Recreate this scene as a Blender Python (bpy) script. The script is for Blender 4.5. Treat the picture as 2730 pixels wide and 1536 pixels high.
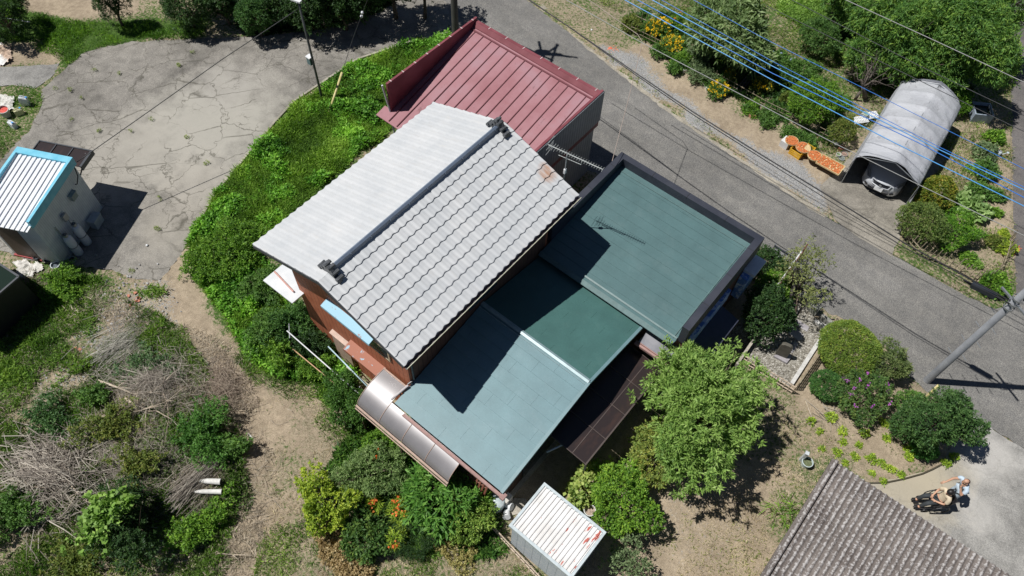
import bpy, math, random
import numpy as np
from mathutils import Vector, Matrix
R_=math.radians
random.seed(7); RNG=np.random.default_rng(7)
for _o in list(bpy.data.objects): bpy.data.objects.remove(_o)
SC=bpy.context.scene; COL=SC.collection
# ---------------- camera, sun, sky, exposure ----------------
PX,PY=1365.,768.
_c=np.array([PX,PY]); _a=np.array([4400.,-2280.])-_c; _b=np.array([-3447.,-2663.])-_c
FOC=math.sqrt(-float(_a@_b)); CH=25.0
_Y=np.array([_a[0],_a[1],FOC]); _Y/=np.linalg.norm(_Y)
_X=-np.array([_b[0],_b[1],FOC]); _X/=np.linalg.norm(_X)
_Z=np.cross(_X,_Y); RW=np.array([_X,_Y,_Z])        # rows: world axes seen from the camera (x right, y down, z forward)
cam=bpy.data.cameras.new('camera'); co=bpy.data.objects.new('camera',cam); COL.objects.link(co)
_r=RW@np.array([1,0,0]); _u=RW@np.array([0,-1,0]); _k=-(RW@np.array([0,0,1]))
mw=Matrix(((_r[0],_u[0],_k[0],0),(_r[1],_u[1],_k[1],0),(_r[2],_u[2],_k[2],CH),(0,0,0,1)))
co.matrix_world=mw
cam.sensor_fit='HORIZONTAL'; cam.sensor_width=36; cam.lens=36*FOC/2730; cam.clip_end=2000; cam.clip_start=.5
SC.camera=co
SD=Vector((.427,.307,-1)).normalized()             # direction the sunlight travels
sl=bpy.data.lights.new('sun','SUN'); sl.energy=5.0; sl.angle=R_(.53); sl.color=(1,.98,.94)
so=bpy.data.objects.new('sun',sl); COL.objects.link(so); so.rotation_euler=SD.to_track_quat('-Z','Y').to_euler(); so.location=(-10,-8,40)
W=bpy.data.worlds.new('World'); SC.world=W; W.use_nodes=True
nt=W.node_tree; bg=nt.nodes['Background']; sk=nt.nodes.new('ShaderNodeTexSky'); sk.sky_type='NISHITA'; sk.sun_disc=False; sk.air_density=.6; sk.dust_density=.2
sk.sun_elevation=R_(62.2); sk.sun_rotation=math.atan2(-.427,-.307)
nt.links.new(sk.outputs[0],bg.inputs[0]); bg.inputs[1].default_value=.05
SC.view_settings.view_transform='Standard'; SC.view_settings.look='None'; SC.view_settings.exposure=-.05; SC.view_settings.gamma=1
# ---------------- helpers ----------------
def at(u,v,z=0.):
    d=RW@np.array([u-PX,v-PY,FOC]); t=(z-CH)/d[2]
    return Vector((float(d[0]*t),float(d[1]*t),z))
FR={}
def tag(o,label=None,cat=None,group=None,kind=None):
    if label: o['label']=label
    if cat: o['category']=cat
    if group: o['group']=group
    if kind: o['kind']=kind
    return o
def thing(name,label,cat,loc=(0,0,0),rz=0.,group=None):
    o=bpy.data.objects.new(name,None); COL.objects.link(o); o.location=loc; o.rotation_euler=(0,0,rz); o.empty_display_size=.2
    FR[o]=Matrix.Translation(Vector(loc))@Matrix.Rotation(rz,4,'Z')
    return tag(o,label,cat,group)
def dup(root,loc,rz=None,label=None,scale=None):
    def cp(o,par):
        c=o.copy(); COL.objects.link(c); c.parent=par
        for ch in [x for x in bpy.data.objects if x.parent is o]: cp(ch,c)
        return c
    r=cp(root,None); r.location=loc
    if rz is not None: r.rotation_euler=(0,0,rz)
    if label: r['label']=label
    if scale: r.scale=(scale,)*3
    return r
class M:
    def __init__(s): s.v=[]; s.f=[]; s.mi=[]
    def add(s,vs,fs,m=0):
        n=len(s.v); s.v+= [Vector(a) for a in vs]; s.f+=[tuple(i+n for i in f) for f in fs]; s.mi+=[m]*len(fs); return s
    def obox(s,o,a,b,c,m=0):
        o,a,b,c=map(Vector,(o,a,b,c)); v=[o,o+a,o+a+b,o+b]; v+= [p+c for p in v]
        return s.add(v,[(3,2,1,0),(4,5,6,7),(0,1,5,4),(1,2,6,5),(2,3,7,6),(3,0,4,7)],m)
    def box(s,x0,x1,y0,y1,z0,z1,m=0): return s.obox((x0,y0,z0),(x1-x0,0,0),(0,y1-y0,0),(0,0,z1-z0),m)
    def cbox(s,c,sz,rz=0,m=0,tilt=None):
        q=Matrix.Rotation(rz,3,'Z')
        if tilt: q=q@Matrix.Rotation(tilt[0],3,'X')@Matrix.Rotation(tilt[1],3,'Y')
        a,b,d=q@Vector((sz[0],0,0)),q@Vector((0,sz[1],0)),q@Vector((0,0,sz[2]))
        return s.obox(Vector(c)-(a+b+d)/2,a,b,d,m)
    def bar(s,p,q,w=.05,h=None,m=0):
        p,q=Vector(p),Vector(q); h=h or w; d=(q-p); u=d.normalized(); x=u.cross(Vector((0,0,1)))
        if x.length<1e-3: x=Vector((1,0,0))
        x.normalize(); y=x.cross(u)
        return s.obox(p-x*w/2-y*h/2,x*w,y*h,d,m)
    def tube(s,pts,r=.03,n=8,m=0,cap=True):
        pts=[Vector(p) for p in pts]; k=len(pts); rr=[r]*k if not hasattr(r,'__len__') else list(r); vs=[]; fs=[]; px=None
        for i,p in enumerate(pts):
            d=(pts[min(i+1,k-1)]-pts[max(i-1,0)]).normalized()
            if px is None:
                px=d.cross(Vector((0,0,1)));
                if px.length<1e-3: px=d.cross(Vector((1,0,0)))
            px=(px-d*px.dot(d)).normalized(); py=d.cross(px)
            for j in range(n):
                a=2*math.pi*j/n; vs.append(p+(px*math.cos(a)+py*math.sin(a))*rr[i])
        for i in range(k-1):
            for j in range(n): fs.append((i*n+j,i*n+(j+1)%n,(i+1)*n+(j+1)%n,(i+1)*n+j))
        if cap: fs+= [tuple(range(n-1,-1,-1)),tuple(range((k-1)*n,k*n))]
        return s.add(vs,fs,m)
    def lathe(s,c,prof,n=16,m=0,sx=1,sy=1,cap=False):
        c=Vector(c); vs=[]; fs=[]; k=len(prof)
        for r,z in prof:
            for j in range(n):
                a=2*math.pi*j/n; vs.append(c+Vector((r*math.cos(a)*sx,r*math.sin(a)*sy,z)))
        for i in range(k-1):
            for j in range(n): fs.append((i*n+j,i*n+(j+1)%n,(i+1)*n+(j+1)%n,(i+1)*n+j))
        if cap: fs+= [tuple(range(n-1,-1,-1)),tuple(range((k-1)*n,k*n))]
        return s.add(vs,fs,m)
    def prism(s,poly,z0,z1,m=0):
        n=len(poly); vs=[Vector((p[0],p[1],z0)) for p in poly]+[Vector((p[0],p[1],z1)) for p in poly]
        ar=sum(poly[i][0]*poly[(i+1)%n][1]-poly[(i+1)%n][0]*poly[i][1] for i in range(n))
        fs=[tuple(range(n-1,-1,-1)),tuple(range(n,2*n))]+[(i,(i+1)%n,(i+1)%n+n,i+n) for i in range(n)]
        if ar<0: fs=[f[::-1] for f in fs]
        return s.add(vs,fs,m)
    def ico(s,c,r,m=0,sub=1,sc=(1,1,1),jit=0.):
        t=(1+5**.5)/2; vs=[(-1,t,0),(1,t,0),(-1,-t,0),(1,-t,0),(0,-1,t),(0,1,t),(0,-1,-t),(0,1,-t),(t,0,-1),(t,0,1),(-t,0,-1),(-t,0,1)]
        fs=[(0,11,5),(0,5,1),(0,1,7),(0,7,10),(0,10,11),(1,5,9),(5,11,4),(11,10,2),(10,7,6),(7,1,8),(3,9,4),(3,4,2),(3,2,6),(3,6,8),(3,8,9),(4,9,5),(2,4,11),(6,2,10),(8,6,7),(9,8,1)]
        vs=[Vector(v).normalized() for v in vs]
        for _ in range(sub):
            cache={}; nf=[]
            def mid(a,b):
                k=(min(a,b),max(a,b))
                if k not in cache: vs.append(((vs[a]+vs[b])/2).normalized()); cache[k]=len(vs)-1
                return cache[k]
            for a,b,c_ in fs:
                x,y,z=mid(a,b),mid(b,c_),mid(c_,a); nf+=[(a,x,z),(b,y,x),(c_,z,y),(x,y,z)]
            fs=nf
        return s.add([Vector(c)+Vector((v.x*sc[0],v.y*sc[1],v.z*sc[2]))*r*(1+random.uniform(-jit,jit)) for v in vs],fs,m)
    def build(s,name,mats,parent=None,origin=None,smooth=False,local=False,label=None,cat=None,group=None,kind=None):
        if not isinstance(mats,(list,tuple)): mats=[mats]
        me=bpy.data.meshes.new(name)
        if parent is not None:
            T=FR[parent].inverted(); vs=s.v if local else [T@v for v in s.v]
        elif origin is not None: vs=[v-Vector(origin) for v in s.v]
        else: vs=s.v
        me.from_pydata([tuple(v) for v in vs],[],s.f)
        for m_ in mats: me.materials.append(m_)
        if len(mats)>1: me.polygons.foreach_set('material_index',s.mi)
        if smooth: me.polygons.foreach_set('use_smooth',[True]*len(me.polygons))
        me.update()
        o=bpy.data.objects.new(name,me); COL.objects.link(o)
        if parent is not None: o.parent=parent; FR[o]=FR[parent]
        elif origin is not None: o.location=origin; FR[o]=Matrix.Translation(Vector(origin))
        else: FR[o]=Matrix.Identity(4)
        return tag(o,label,cat,group,kind)
# ---------------- materials ----------------
def newmat(name):
    m=bpy.data.materials.new(name); m.use_nodes=True; t=m.node_tree; b=t.nodes['Principled BSDF']; return m,t,b
def nd(t,ty,**k):
    n=t.nodes.new(ty)
    for a,b in k.items():
        if a.startswith('i_'):
            key=a[2:]; key=int(key) if key.isdigit() else key.replace('_',' '); n.inputs[key].default_value=b
        else: setattr(n,a,b)
    return n
def ramp(t,stops,fac,interp='LINEAR'):
    n=t.nodes.new('ShaderNodeValToRGB'); n.color_ramp.interpolation=interp; e=n.color_ramp.elements
    while len(e)<len(stops): e.new(.5)
    for i,(p,c) in enumerate(stops):
        e[i].position=p; e[i].color=(c,c,c,1) if not hasattr(c,'__len__') else (*c[:3],1)
    t.links.new(fac,n.inputs[0]); return n.outputs[0]
def mix(t,f,a,b,mode='MIX'):
    n=t.nodes.new('ShaderNodeMix'); n.data_type='RGBA'; n.blend_type=mode
    for s,x in ((0,f),(6,a),(7,b)):
        if isinstance(x,(int,float)): n.inputs[s].default_value=x
        elif hasattr(x,'__len__'): n.inputs[s].default_value=(*x[:3],1)
        else: t.links.new(x,n.inputs[s])
    return n.outputs[2]
def noise(t,vec,scale,detail=4,rough=.55,dist=0.):
    n=nd(t,'ShaderNodeTexNoise'); n.inputs['Scale'].default_value=scale; n.inputs['Detail'].default_value=detail; n.inputs['Roughness'].default_value=rough; n.inputs['Distortion'].default_value=dist
    t.links.new(vec,n.inputs['Vector']); return n.outputs[0]
def coords(t,scale=None):
    c=nd(t,'ShaderNodeTexCoord').outputs['Object']
    if scale:
        mp=nd(t,'ShaderNodeMapping'); mp.inputs['Scale'].default_value=scale; t.links.new(c,mp.inputs[0]); return mp.outputs[0]
    return c
def bump(t,b,h,strength=.3,dist=.02):
    n=nd(t,'ShaderNodeBump'); n.inputs['Strength'].default_value=strength; n.inputs['Distance'].default_value=dist
    t.links.new(h,n.inputs['Height']); t.links.new(n.outputs[0],b.inputs['Normal'])
def mottle(name,c1,c2,scale=4,rough=.7,metal=0.,lo=.35,hi=.65,fine=0.,bmp=0.,stretch=None,c3=None,s3=1.,p3=(.6,.7),spec=.5,fscale=90):
    m,t,b=newmat(name); v=coords(t,stretch); n1=noise(t,v,scale); col=ramp(t,[(lo,c1),(hi,c2)],n1)
    if c3: col=mix(t,ramp(t,[(p3[0],0.),(p3[1],1.)],noise(t,v,s3,6,.65)),col,c3)
    n2=noise(t,coords(t),fscale,2)
    if fine: col=mix(t,fine,col,ramp(t,[(.3,0.),(.7,1.)],n2),'OVERLAY')
    t.links.new(col,b.inputs['Base Color']); b.inputs['Roughness'].default_value=rough; b.inputs['Metallic'].default_value=metal
    b.inputs['Specular IOR Level'].default_value=spec
    if bmp: bump(t,b,n2,bmp,.01)
    return m
def sc_(c,k): return tuple(x*k for x in c)
def plain(name,c,rough=.6,metal=0.,var=.12,scale=6,**k): return mottle(name,sc_(c,1-var),sc_(c,1+var),scale,rough,metal,**k)
def attr_leaf(name,trans=.28,rough=.55):
    m,t,b=newmat(name); a=nd(t,'ShaderNodeAttribute',attribute_name='Col'); t.links.new(a.outputs[0],b.inputs['Base Color']); b.inputs['Roughness'].default_value=rough; b.inputs['Specular IOR Level'].default_value=.3
    tr=nd(t,'ShaderNodeBsdfTranslucent'); mx=nd(t,'ShaderNodeMixShader'); mx.inputs[0].default_value=trans
    t.links.new(mix(t,1.,a.outputs[0],(1.3,1.4,.6),'MULTIPLY'),tr.inputs[0]); t.links.new(b.outputs[0],mx.inputs[1]); t.links.new(tr.outputs[0],mx.inputs[2]); t.links.new(mx.outputs[0],t.nodes['Material Output'].inputs[0]); return m
MT={}
MT['leaf']=attr_leaf('leaf'); MT['grass']=attr_leaf('grass_blade',.3)
MT['dry']=attr_leaf('dry_stem',.05,.8)
MT['bark']=mottle('bark',(.06,.045,.032),(.16,.125,.09),14,.9,bmp=.5)
MT['twig']=mottle('dry_twig',(.2,.16,.12),(.36,.3,.23),9,.9)
MT['black']=plain('black_rubber',(.02,.02,.02),.6)
MT['white']=plain('white_plastic',(.72,.73,.74),.45,var=.06)
MT['steel']=plain('galvanised_steel',(.36,.38,.4),.42,.6)
MT['pvc']=plain('grey_pvc',(.3,.31,.33),.45)
# noise field in numpy
_G=RNG.random((256,256))
def vn(x,y,s):
    x=np.asarray(x)*s+1000; y=np.asarray(y)*s+1000; xi=np.floor(x).astype(int); yi=np.floor(y).astype(int); fx=x-xi; fy=y-yi; fx=fx*fx*(3-2*fx); fy=fy*fy*(3-2*fy)
    g=lambda a,b:_G[a%256,b%256]
    return (g(xi,yi)*(1-fx)+g(xi+1,yi)*fx)*(1-fy)+(g(xi,yi+1)*(1-fx)+g(xi+1,yi+1)*fx)*fy
def fbm(x,y,s,o=4):
    r=0;a=.5;n=0
    for i in range(o): r=r+a*vn(np.asarray(x)+i*17.3,np.asarray(y)-i*9.1,s*2**i); n+=a; a*=.55
    return r/n
def inpoly(x,y,poly):
    x=np.asarray(x);y=np.asarray(y);c=np.zeros(x.shape,bool); n=len(poly)
    for i in range(n):
        x0,y0=poly[i][0],poly[i][1]; x1,y1=poly[(i+1)%n][0],poly[(i+1)%n][1]
        if y0==y1: continue
        k=((y0>y)!=(y1>y))&(x<(x1-x0)*(y-y0)/(y1-y0)+x0); c^=k
    return c
def wp(pts,z=0.): return [tuple(at(*p,z)[:2]) for p in pts]
# leaf clouds
def quads(name,V,col,mat,parent=None,origin=None,world=True,**tg):
    n=len(V); me=bpy.data.meshes.new(name); V=V.reshape(-1,3).astype(np.float32)
    if parent is not None and world:
        T=np.array(FR[parent].inverted()); V=(V@T[:3,:3].T+T[:3,3]).astype(np.float32)
    elif origin is not None: V=V-np.array(origin,dtype=np.float32)
    me.vertices.add(4*n); me.vertices.foreach_set('co',V.ravel()); me.loops.add(4*n); me.loops.foreach_set('vertex_index',np.arange(4*n,dtype=np.int32))
    me.polygons.add(n); me.polygons.foreach_set('loop_start',np.arange(0,4*n,4,dtype=np.int32)); me.polygons.foreach_set('loop_total',np.full(n,4,dtype=np.int32))
    ca=me.color_attributes.new('Col','FLOAT_COLOR','POINT'); cc=np.ones((n,4,4),dtype=np.float32); cc[:,:,:3]=col[:,None,:]; ca.data.foreach_set('color',cc.ravel())
    me.materials.append(mat); me.update(); me.validate()
    o=bpy.data.objects.new(name,me); COL.objects.link(o)
    if parent is not None: o.parent=parent; FR[o]=FR[parent]
    elif origin is not None: o.location=origin
    return tag(o,**tg)
def unit(a): return a/np.maximum(np.linalg.norm(a,axis=-1,keepdims=True),1e-9)
def leafquads(P,D,L,Wd,rng,flat=.6):
    n=len(P); D=unit(D); up=np.array([0,0,1.])+rng.normal(0,flat,(n,3)); S=unit(np.cross(D,up)); L=np.broadcast_to(np.asarray(L,float),(n,))[:,None]; Wd=np.broadcast_to(np.asarray(Wd,float),(n,))[:,None]
    mid=P+D*L*.45; V=np.stack([P,mid+S*Wd/2,P+D*L-np.array([0,0,1])*L*.12,mid-S*Wd/2],1); return V
PK=1.4
def palette(cols,t,rng,var=.18):
    cols=np.array(cols); k=np.clip(t,0,.9999)*(len(cols)-1); i=k.astype(int); f=(k-i)[:,None]; c=(cols[i]*(1-f)+cols[i+1]*f)*PK
    return c*(1+rng.uniform(-var,var,(len(t),1)))
# ---------------- ground, roads ----------------
K=1.0602
def dp(*a): return [(x*K,y*K) for x,y in a]
def dw(*a): return wp(dp(*a))
LOT=dw((215,130),(330,105),(520,97),(640,92),(760,80),(870,60),(960,30),(1010,-20),(1090,-60),(1130,30),(1122,88),(1040,108),(900,152),(820,205),(740,258),(690,312),(640,372),(590,432),(540,492),(510,545),(480,602),(440,662),(402,706),(340,700),(280,682),(200,670),(60,655),(-60,600),(-60,480),(30,372),(72,330),(110,262),(105,225),(150,185))
SLAB=dw((-60,172),(60,166),(152,160),(128,196),(88,222),(40,214),(-60,222))
ROAD=dw((1060,-120),(1126,60),(1180,160),(1400,260),(1460,420),(1700,520),(1915,625),(1990,700),(2082,788),(2150,815),(2225,870),(2262,925),(2330,985),(2440,1042),(2575,1128),(2800,1280),(2900,1000),(2640,735),(2555,768),(2500,778),(2420,738),(2265,652),(2100,558),(1900,425),(1700,290),(1560,180),(1480,120),(1325,0),(1200,-120))
LANE=dw((2536,-150),(2543,300),(2548,560),(2556,768),(2640,760),(2900,900),(2700,-150))
YARD=dw((2040,1400),(2130,1260),(2185,1215),(2270,1200),(2330,1187),(2368,1170),(2395,1110),(2420,1070),(2448,1046),(2575,1132),(2800,1284),(2800,1560),(2000,1560))
DRIVE=dw((2062,470),(2135,398),(2200,330),(2380,400),(2300,500),(2268,545),(2262,600),(2240,645),(2160,598),(2098,552))
PLOT=wp([(2096,770),(2150,822),(2206,884),(2104,1034),(1978,950),(1930,915),(2010,800)])
PAVED=[LOT,SLAB,ROAD,LANE,YARD,DRIVE,PLOT]
# (polygon, (green, dry, gravel), softness jitter in m)
PAINT=[
 (dw((-60,700),(480,700),(620,900),(700,1150),(640,1560),(-60,1560)),(.33,.14,.16),.8),
 (dw((-60,690),(220,700),(330,760),(200,870),(90,930),(60,1060),(-60,1000)),(.62,.25,.0),.5),
 (dw((280,730),(420,700),(480,740),(500,860),(430,900),(330,840),(260,930),(60,1050),(60,960),(250,830)),(.2,.12,.42),.6),
 (dw((405,706),(480,610),(520,760),(560,880),(640,960),(690,1080),(700,1180),(670,1300),(640,1449),(560,1560),(540,1449),(600,1300),(620,1150),(590,1030),(520,930),(470,840),(440,760)),(.04,.22,.05),.3),
 (dw((690,960),(860,1060),(940,1090),(1010,1130),(1130,1200),(1250,1300),(1400,1480),(1400,1560),(640,1560),(680,1300),(720,1150)),(.36,.5,.0),.7),
 (dw((760,1000),(860,1040),(1000,1120),(900,1160),(780,1180),(730,1080)),(.15,.55,0),.4),
 (dw((480,600),(540,500),(640,380),(745,265),(825,210),(905,158),(1050,110),(1128,92),(1140,150),(960,240),(990,320),(640,620),(700,720),(780,800),(900,940),(900,1050),(800,960),(700,960),(620,900),(560,800),(490,690)),(.97,.03,0),.25),
 (dw((850,205),(905,170),(960,160),(985,185),(930,210)),(.35,.5,0),.2),
 (dw((-60,-60),(60,-60),(60,30),(200,60),(330,60),(520,40),(520,98),(330,105),(215,130),(170,170),(140,150),(60,110),(-60,100)),(.9,.1,0),.3),
 (dw((50,-80),(350,-80),(330,30),(240,45),(70,38)),(.0,.05,.0),.2),
 (dw((520,-80),(700,-80),(640,60),(560,60)),(.1,.3,0),.3),
 (dw((-60,105),(60,105),(150,120),(150,160),(-60,172)),(.12,.2,0),.3),
 (dw((-60,215),(90,220),(110,250),(70,320),(20,375),(-60,480)),(.55,.3,0),.3),
 (dw((1330,0),(1600,-60),(1720,60),(1620,110),(1500,100)),(.4,.5,.05),.5),
 (dw((1480,110),(1620,140),(1760,240),(1900,340),(2000,420),(2100,470),(2090,550),(1960,460),(1700,285)),(.06,.1,.78),.4),
 (dw((1560,120),(1640,110),(1850,285),(1970,350),(2100,450),(2090,475),(1960,400),(1780,300),(1640,180)),(.03,.1,.1),.3),
 (dw((1560,60),(1760,-60),(2550,-60),(2540,260),(2440,300),(2160,240),(1960,300),(1800,220),(1640,120)),(.6,.3,0),.6),
 (dw((1760,220),(1900,200),(2160,240),(2140,330),(2110,400),(1980,330),(1880,280)),(.35,.2,0),.4),
 (dw((2400,300),(2540,260),(2545,760),(2500,740),(2330,660),(2260,600),(2330,470)),(.3,.4,0),.6),
 (dw((2480,480),(2540,470),(2545,600),(2500,610),(2440,560)),(.03,.1,0),.3),
 (dw((1890,640),(1930,630),(2080,790),(2010,740),(1880,900),(1700,900),(1600,1100),(1480,1200),(1300,1300),(1260,1180),(1500,1000)),(.12,.08,.05),.3),
 (dw((2090,790),(2240,880),(2300,950),(2440,1040),(2380,1160),(2200,1205),(2120,1180),(1990,1100),(1960,980)),(.08,.3,.0),.5),
 (dw((1900,980),(1990,960),(2040,1060),(2100,1130),(2090,1200),(2040,1300),(1960,1449),(1900,1449),(1960,1200),(1930,1050)),(.42,.5,0),.5),
 (dw((1500,1250),(1900,1160),(1960,1200),(1930,1449),(1880,1560),(1480,1560)),(.12,.12,.12),.4),
 (dw((1690,1230),(1900,1240),(1900,1400),(1820,1500),(1660,1500),(1640,1300)),(.05,.1,.2),.3),
]
MOUNDS=[(330,1200,3.0,.5),(120,1250,1.8,.35),(430,980,1.4,.25),(560,1200,1.3,.2),(300,1400,1.6,.3)]
def gz(X,Y):
    z=(fbm(X,Y,1.3,4)-.5)*.12+.035
    for (u,v,r,h) in MOUNDS:
        c=at(u*K,v*K); z=z+h*np.exp(-((X-c.x)**2+(Y-c.y)**2)/(r*r*.6))*(.6+.8*fbm(X,Y,1.7,3))
    return np.maximum(z,0)
def ground():
    def axis(a,b,st,far):
        c=list(np.arange(a,b,st)); k=st; l=[];x=a
        while x>-far: k*=1.5; x-=k; l.append(x)
        k=st; r=[]; x=c[-1]
        while x<far: k*=1.5; x+=k; r.append(x)
        return np.array(l[::-1]+c+r)
    xs=axis(-41,13.5,.13,900); ys=axis(-7,45,.13,900); X,Y=np.meshgrid(xs,ys); nx,ny=len(xs),len(ys)
    m=np.zeros(X.shape+(3,)); m[...]=(.5,.35,.05)
    for poly,val,j in PAINT:
        jx=(fbm(X,Y,.9,5)-.5)*5*j+(vn(X,Y,6)-.5)*j; jy=(fbm(X+50,Y+9,.9,5)-.5)*5*j+(vn(X+7,Y+3,6)-.5)*j
        px=[p[0] for p in poly]; py=[p[1] for p in poly]
        m[inpoly(X+jx,Y+jy,poly)]=val
    m+=((fbm(X,Y,.55,5)-.5)*.55)[...,None]*np.array([1.,.6,.15])*np.where(m[...,:1]>.9,0.3,1.)
    m[...,1]+=(fbm(X+90,Y-40,.9,4)-.5)*.6
    for _ in range(5):
        m[1:-1,1:-1]=(m[1:-1,1:-1]*2+m[:-2,1:-1]+m[2:,1:-1]+m[1:-1,:-2]+m[1:-1,2:])/6
    pv=np.zeros(X.shape,bool)
    for p in PAVED: pv|=inpoly(X,Y,p)
    z=gz(X,Y)
    bank=inpoly(X,Y,PAINT[6][0]); z=z+np.where(bank,.03,0)
    far=(np.abs(X+12)>30)|(np.abs(Y-20)>30); z=np.where(far,0,z)
    z=np.where(pv,-.03,np.maximum(z,.0)); 
    V=np.stack([X,Y,z],-1).reshape(-1,3)
    idx=np.arange(nx*ny).reshape(ny,nx); F=np.stack([idx[:-1,:-1],idx[:-1,1:],idx[1:,1:],idx[1:,:-1]],-1).reshape(-1,4); n=len(F)
    me=bpy.data.meshes.new('ground'); me.vertices.add(len(V)); me.vertices.foreach_set('co',V.astype(np.float32).ravel())
    me.loops.add(4*n); me.loops.foreach_set('vertex_index',F.astype(np.int32).ravel()); me.polygons.add(n)
    me.polygons.foreach_set('loop_start',np.arange(0,4*n,4,dtype=np.int32)); me.polygons.foreach_set('loop_total',np.full(n,4,dtype=np.int32))
    ca=me.color_attributes.new('Col','FLOAT_COLOR','POINT'); cc=np.ones((len(V),4),np.float32); cc[:,:3]=m.reshape(-1,3); ca.data.foreach_set('color',cc.ravel())
    me.polygons.foreach_set('use_smooth',np.ones(n,bool)); me.update(); me.validate()
    mt,t,b=newmat('soil_and_turf'); v=coords(t); a=nd(t,'ShaderNodeAttribute',attribute_name='Col'); sp=nd(t,'ShaderNodeSeparateColor'); t.links.new(a.outputs[0],sp.inputs[0])
    n1=noise(t,v,.7,6,.6); n2=noise(t,v,5,6,.7); n3=noise(t,v,38,3,.7); n4=noise(t,coords(t,(1,1.4,1)),16,5,.75,1.5)
    soil=mix(t,.5,ramp(t,[(.3,(.2,.155,.105)),(.7,(.47,.385,.275))],n2),ramp(t,[(.35,(.22,.175,.13)),(.65,(.4,.325,.24))],n1))
    soil=mix(t,.55,soil,ramp(t,[(.33,(.3,.3,.3)),(.5,(.6,.6,.6)),(.62,(.85,.85,.85))],n3),'OVERLAY')
    straw=ramp(t,[(.38,(.1,.08,.05)),(.5,(.26,.22,.145)),(.62,(.44,.39,.29))],n4)
    grn=ramp(t,[(.36,(.02,.04,.012)),(.5,(.06,.12,.025)),(.64,(.14,.21,.05))],n4)
    grav=ramp(t,[(.36,(.1,.1,.1)),(.5,(.3,.3,.3)),(.63,(.55,.54,.52))],n3)
    def msk(ch,nz,w=.14):
        s=nd(t,'ShaderNodeMath',operation='SUBTRACT'); t.links.new(sp.outputs[ch],s.inputs[0]); inv=nd(t,'ShaderNodeMapRange'); inv.inputs['From Min'].default_value=.28; inv.inputs['From Max'].default_value=.72; t.links.new(nz,inv.inputs[0]); t.links.new(inv.outputs[0],s.inputs[1])
        return ramp(t,[(.5-w,0.),(.5+w,1.)],_add(t,s.outputs[0],.5))
    def _add(t,x,k):
        q=nd(t,'ShaderNodeMath',operation='ADD'); t.links.new(x,q.inputs[0]); q.inputs[1].default_value=k; return q.outputs[0]
    nA=noise(t,v,9,6,.75); nB=noise(t,v,6.3,6,.75,.6); nC=noise(t,v,11,5,.8)
    c=mix(t,msk(2,nC),soil,grav); c=mix(t,msk(1,nB),c,straw); c=mix(t,msk(0,nA),c,grn)
    t.links.new(c,b.inputs['Base Color']); b.inputs['Roughness'].default_value=.95; b.inputs['Specular IOR Level'].default_value=.1; bump(t,b,mix(t,.5,n3,n4),.8,.05)
    me.materials.append(mt); o=bpy.data.objects.new('ground',me); COL.objects.link(o); o['kind']='structure'; o['label']='bare soil, dry turf and weeds around the houses'
ground()
def poly_sheet(name,poly,z,mat,lab,th=.0):
    import bmesh
    m=M(); n=len(poly); m.add([(p[0],p[1],z) for p in poly],[tuple(range(n))]); o=m.build(name,mat)
    bm=bmesh.new(); bm.from_mesh(o.data); bmesh.ops.triangulate(bm,faces=bm.faces)
    for f in bm.faces:
        if f.normal.z<0: f.normal_flip()
    bm.to_mesh(o.data); bm.free(); o['kind']='structure'; o['label']=lab; return o
def rough_edge(poly,j=.06,st=.25):
    out=[]
    for i in range(len(poly)):
        a=np.array(poly[i]); b=np.array(poly[(i+1)%len(poly)]); L=np.linalg.norm(b-a); k=max(1,int(L/st))
        for q in range(k):
            p=a+(b-a)*q/k; w=1 if L<6 else .6; out.append((p[0]+random.uniform(-j,j)*w,p[1]+random.uniform(-j,j)*w))
    return out
def _o(t,x,k):
    q=nd(t,'ShaderNodeMath',operation='ADD'); t.links.new(x,q.inputs[0]); q.inputs[1].default_value=k; return q.outputs[0]
def asphalt(name,base,lab=None):
    m,t,b=newmat(name); v=coords(t); n1=noise(t,v,.35,5,.6); n2=noise(t,v,2.2,5,.65); n3=noise(t,v,45,2,.6); n5=noise(t,coords(t,(1,1,1)),120,1)
    c=ramp(t,[(.3,sc_(base,.72)),(.7,sc_(base,1.25))],n1); c=mix(t,.3,c,ramp(t,[(.35,sc_(base,.6)),(.65,tuple(np.array(base)*1.3+np.array([.02,.01,-.01])))],n2))
    c=mix(t,ramp(t,[(.42,0.),(.62,.45)],noise(t,coords(t,(.16,1.1,1)),1.1,5,.6)),c,sc_(base,.62)); c=mix(t,ramp(t,[(.6,0.),(.72,.35)],noise(t,coords(t,(.3,1.,1)),.9,6,.7)),c,sc_(base,1.45))
    c=mix(t,.75,c,ramp(t,[(.36,(.22,.22,.22)),(.5,(.5,.5,.5)),(.64,(.86,.85,.8))],n3),'OVERLAY')
    t.links.new(c,b.inputs['Base Color']); b.inputs['Roughness'].default_value=.9; bump(t,b,n5,.5,.01); return m
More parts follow.
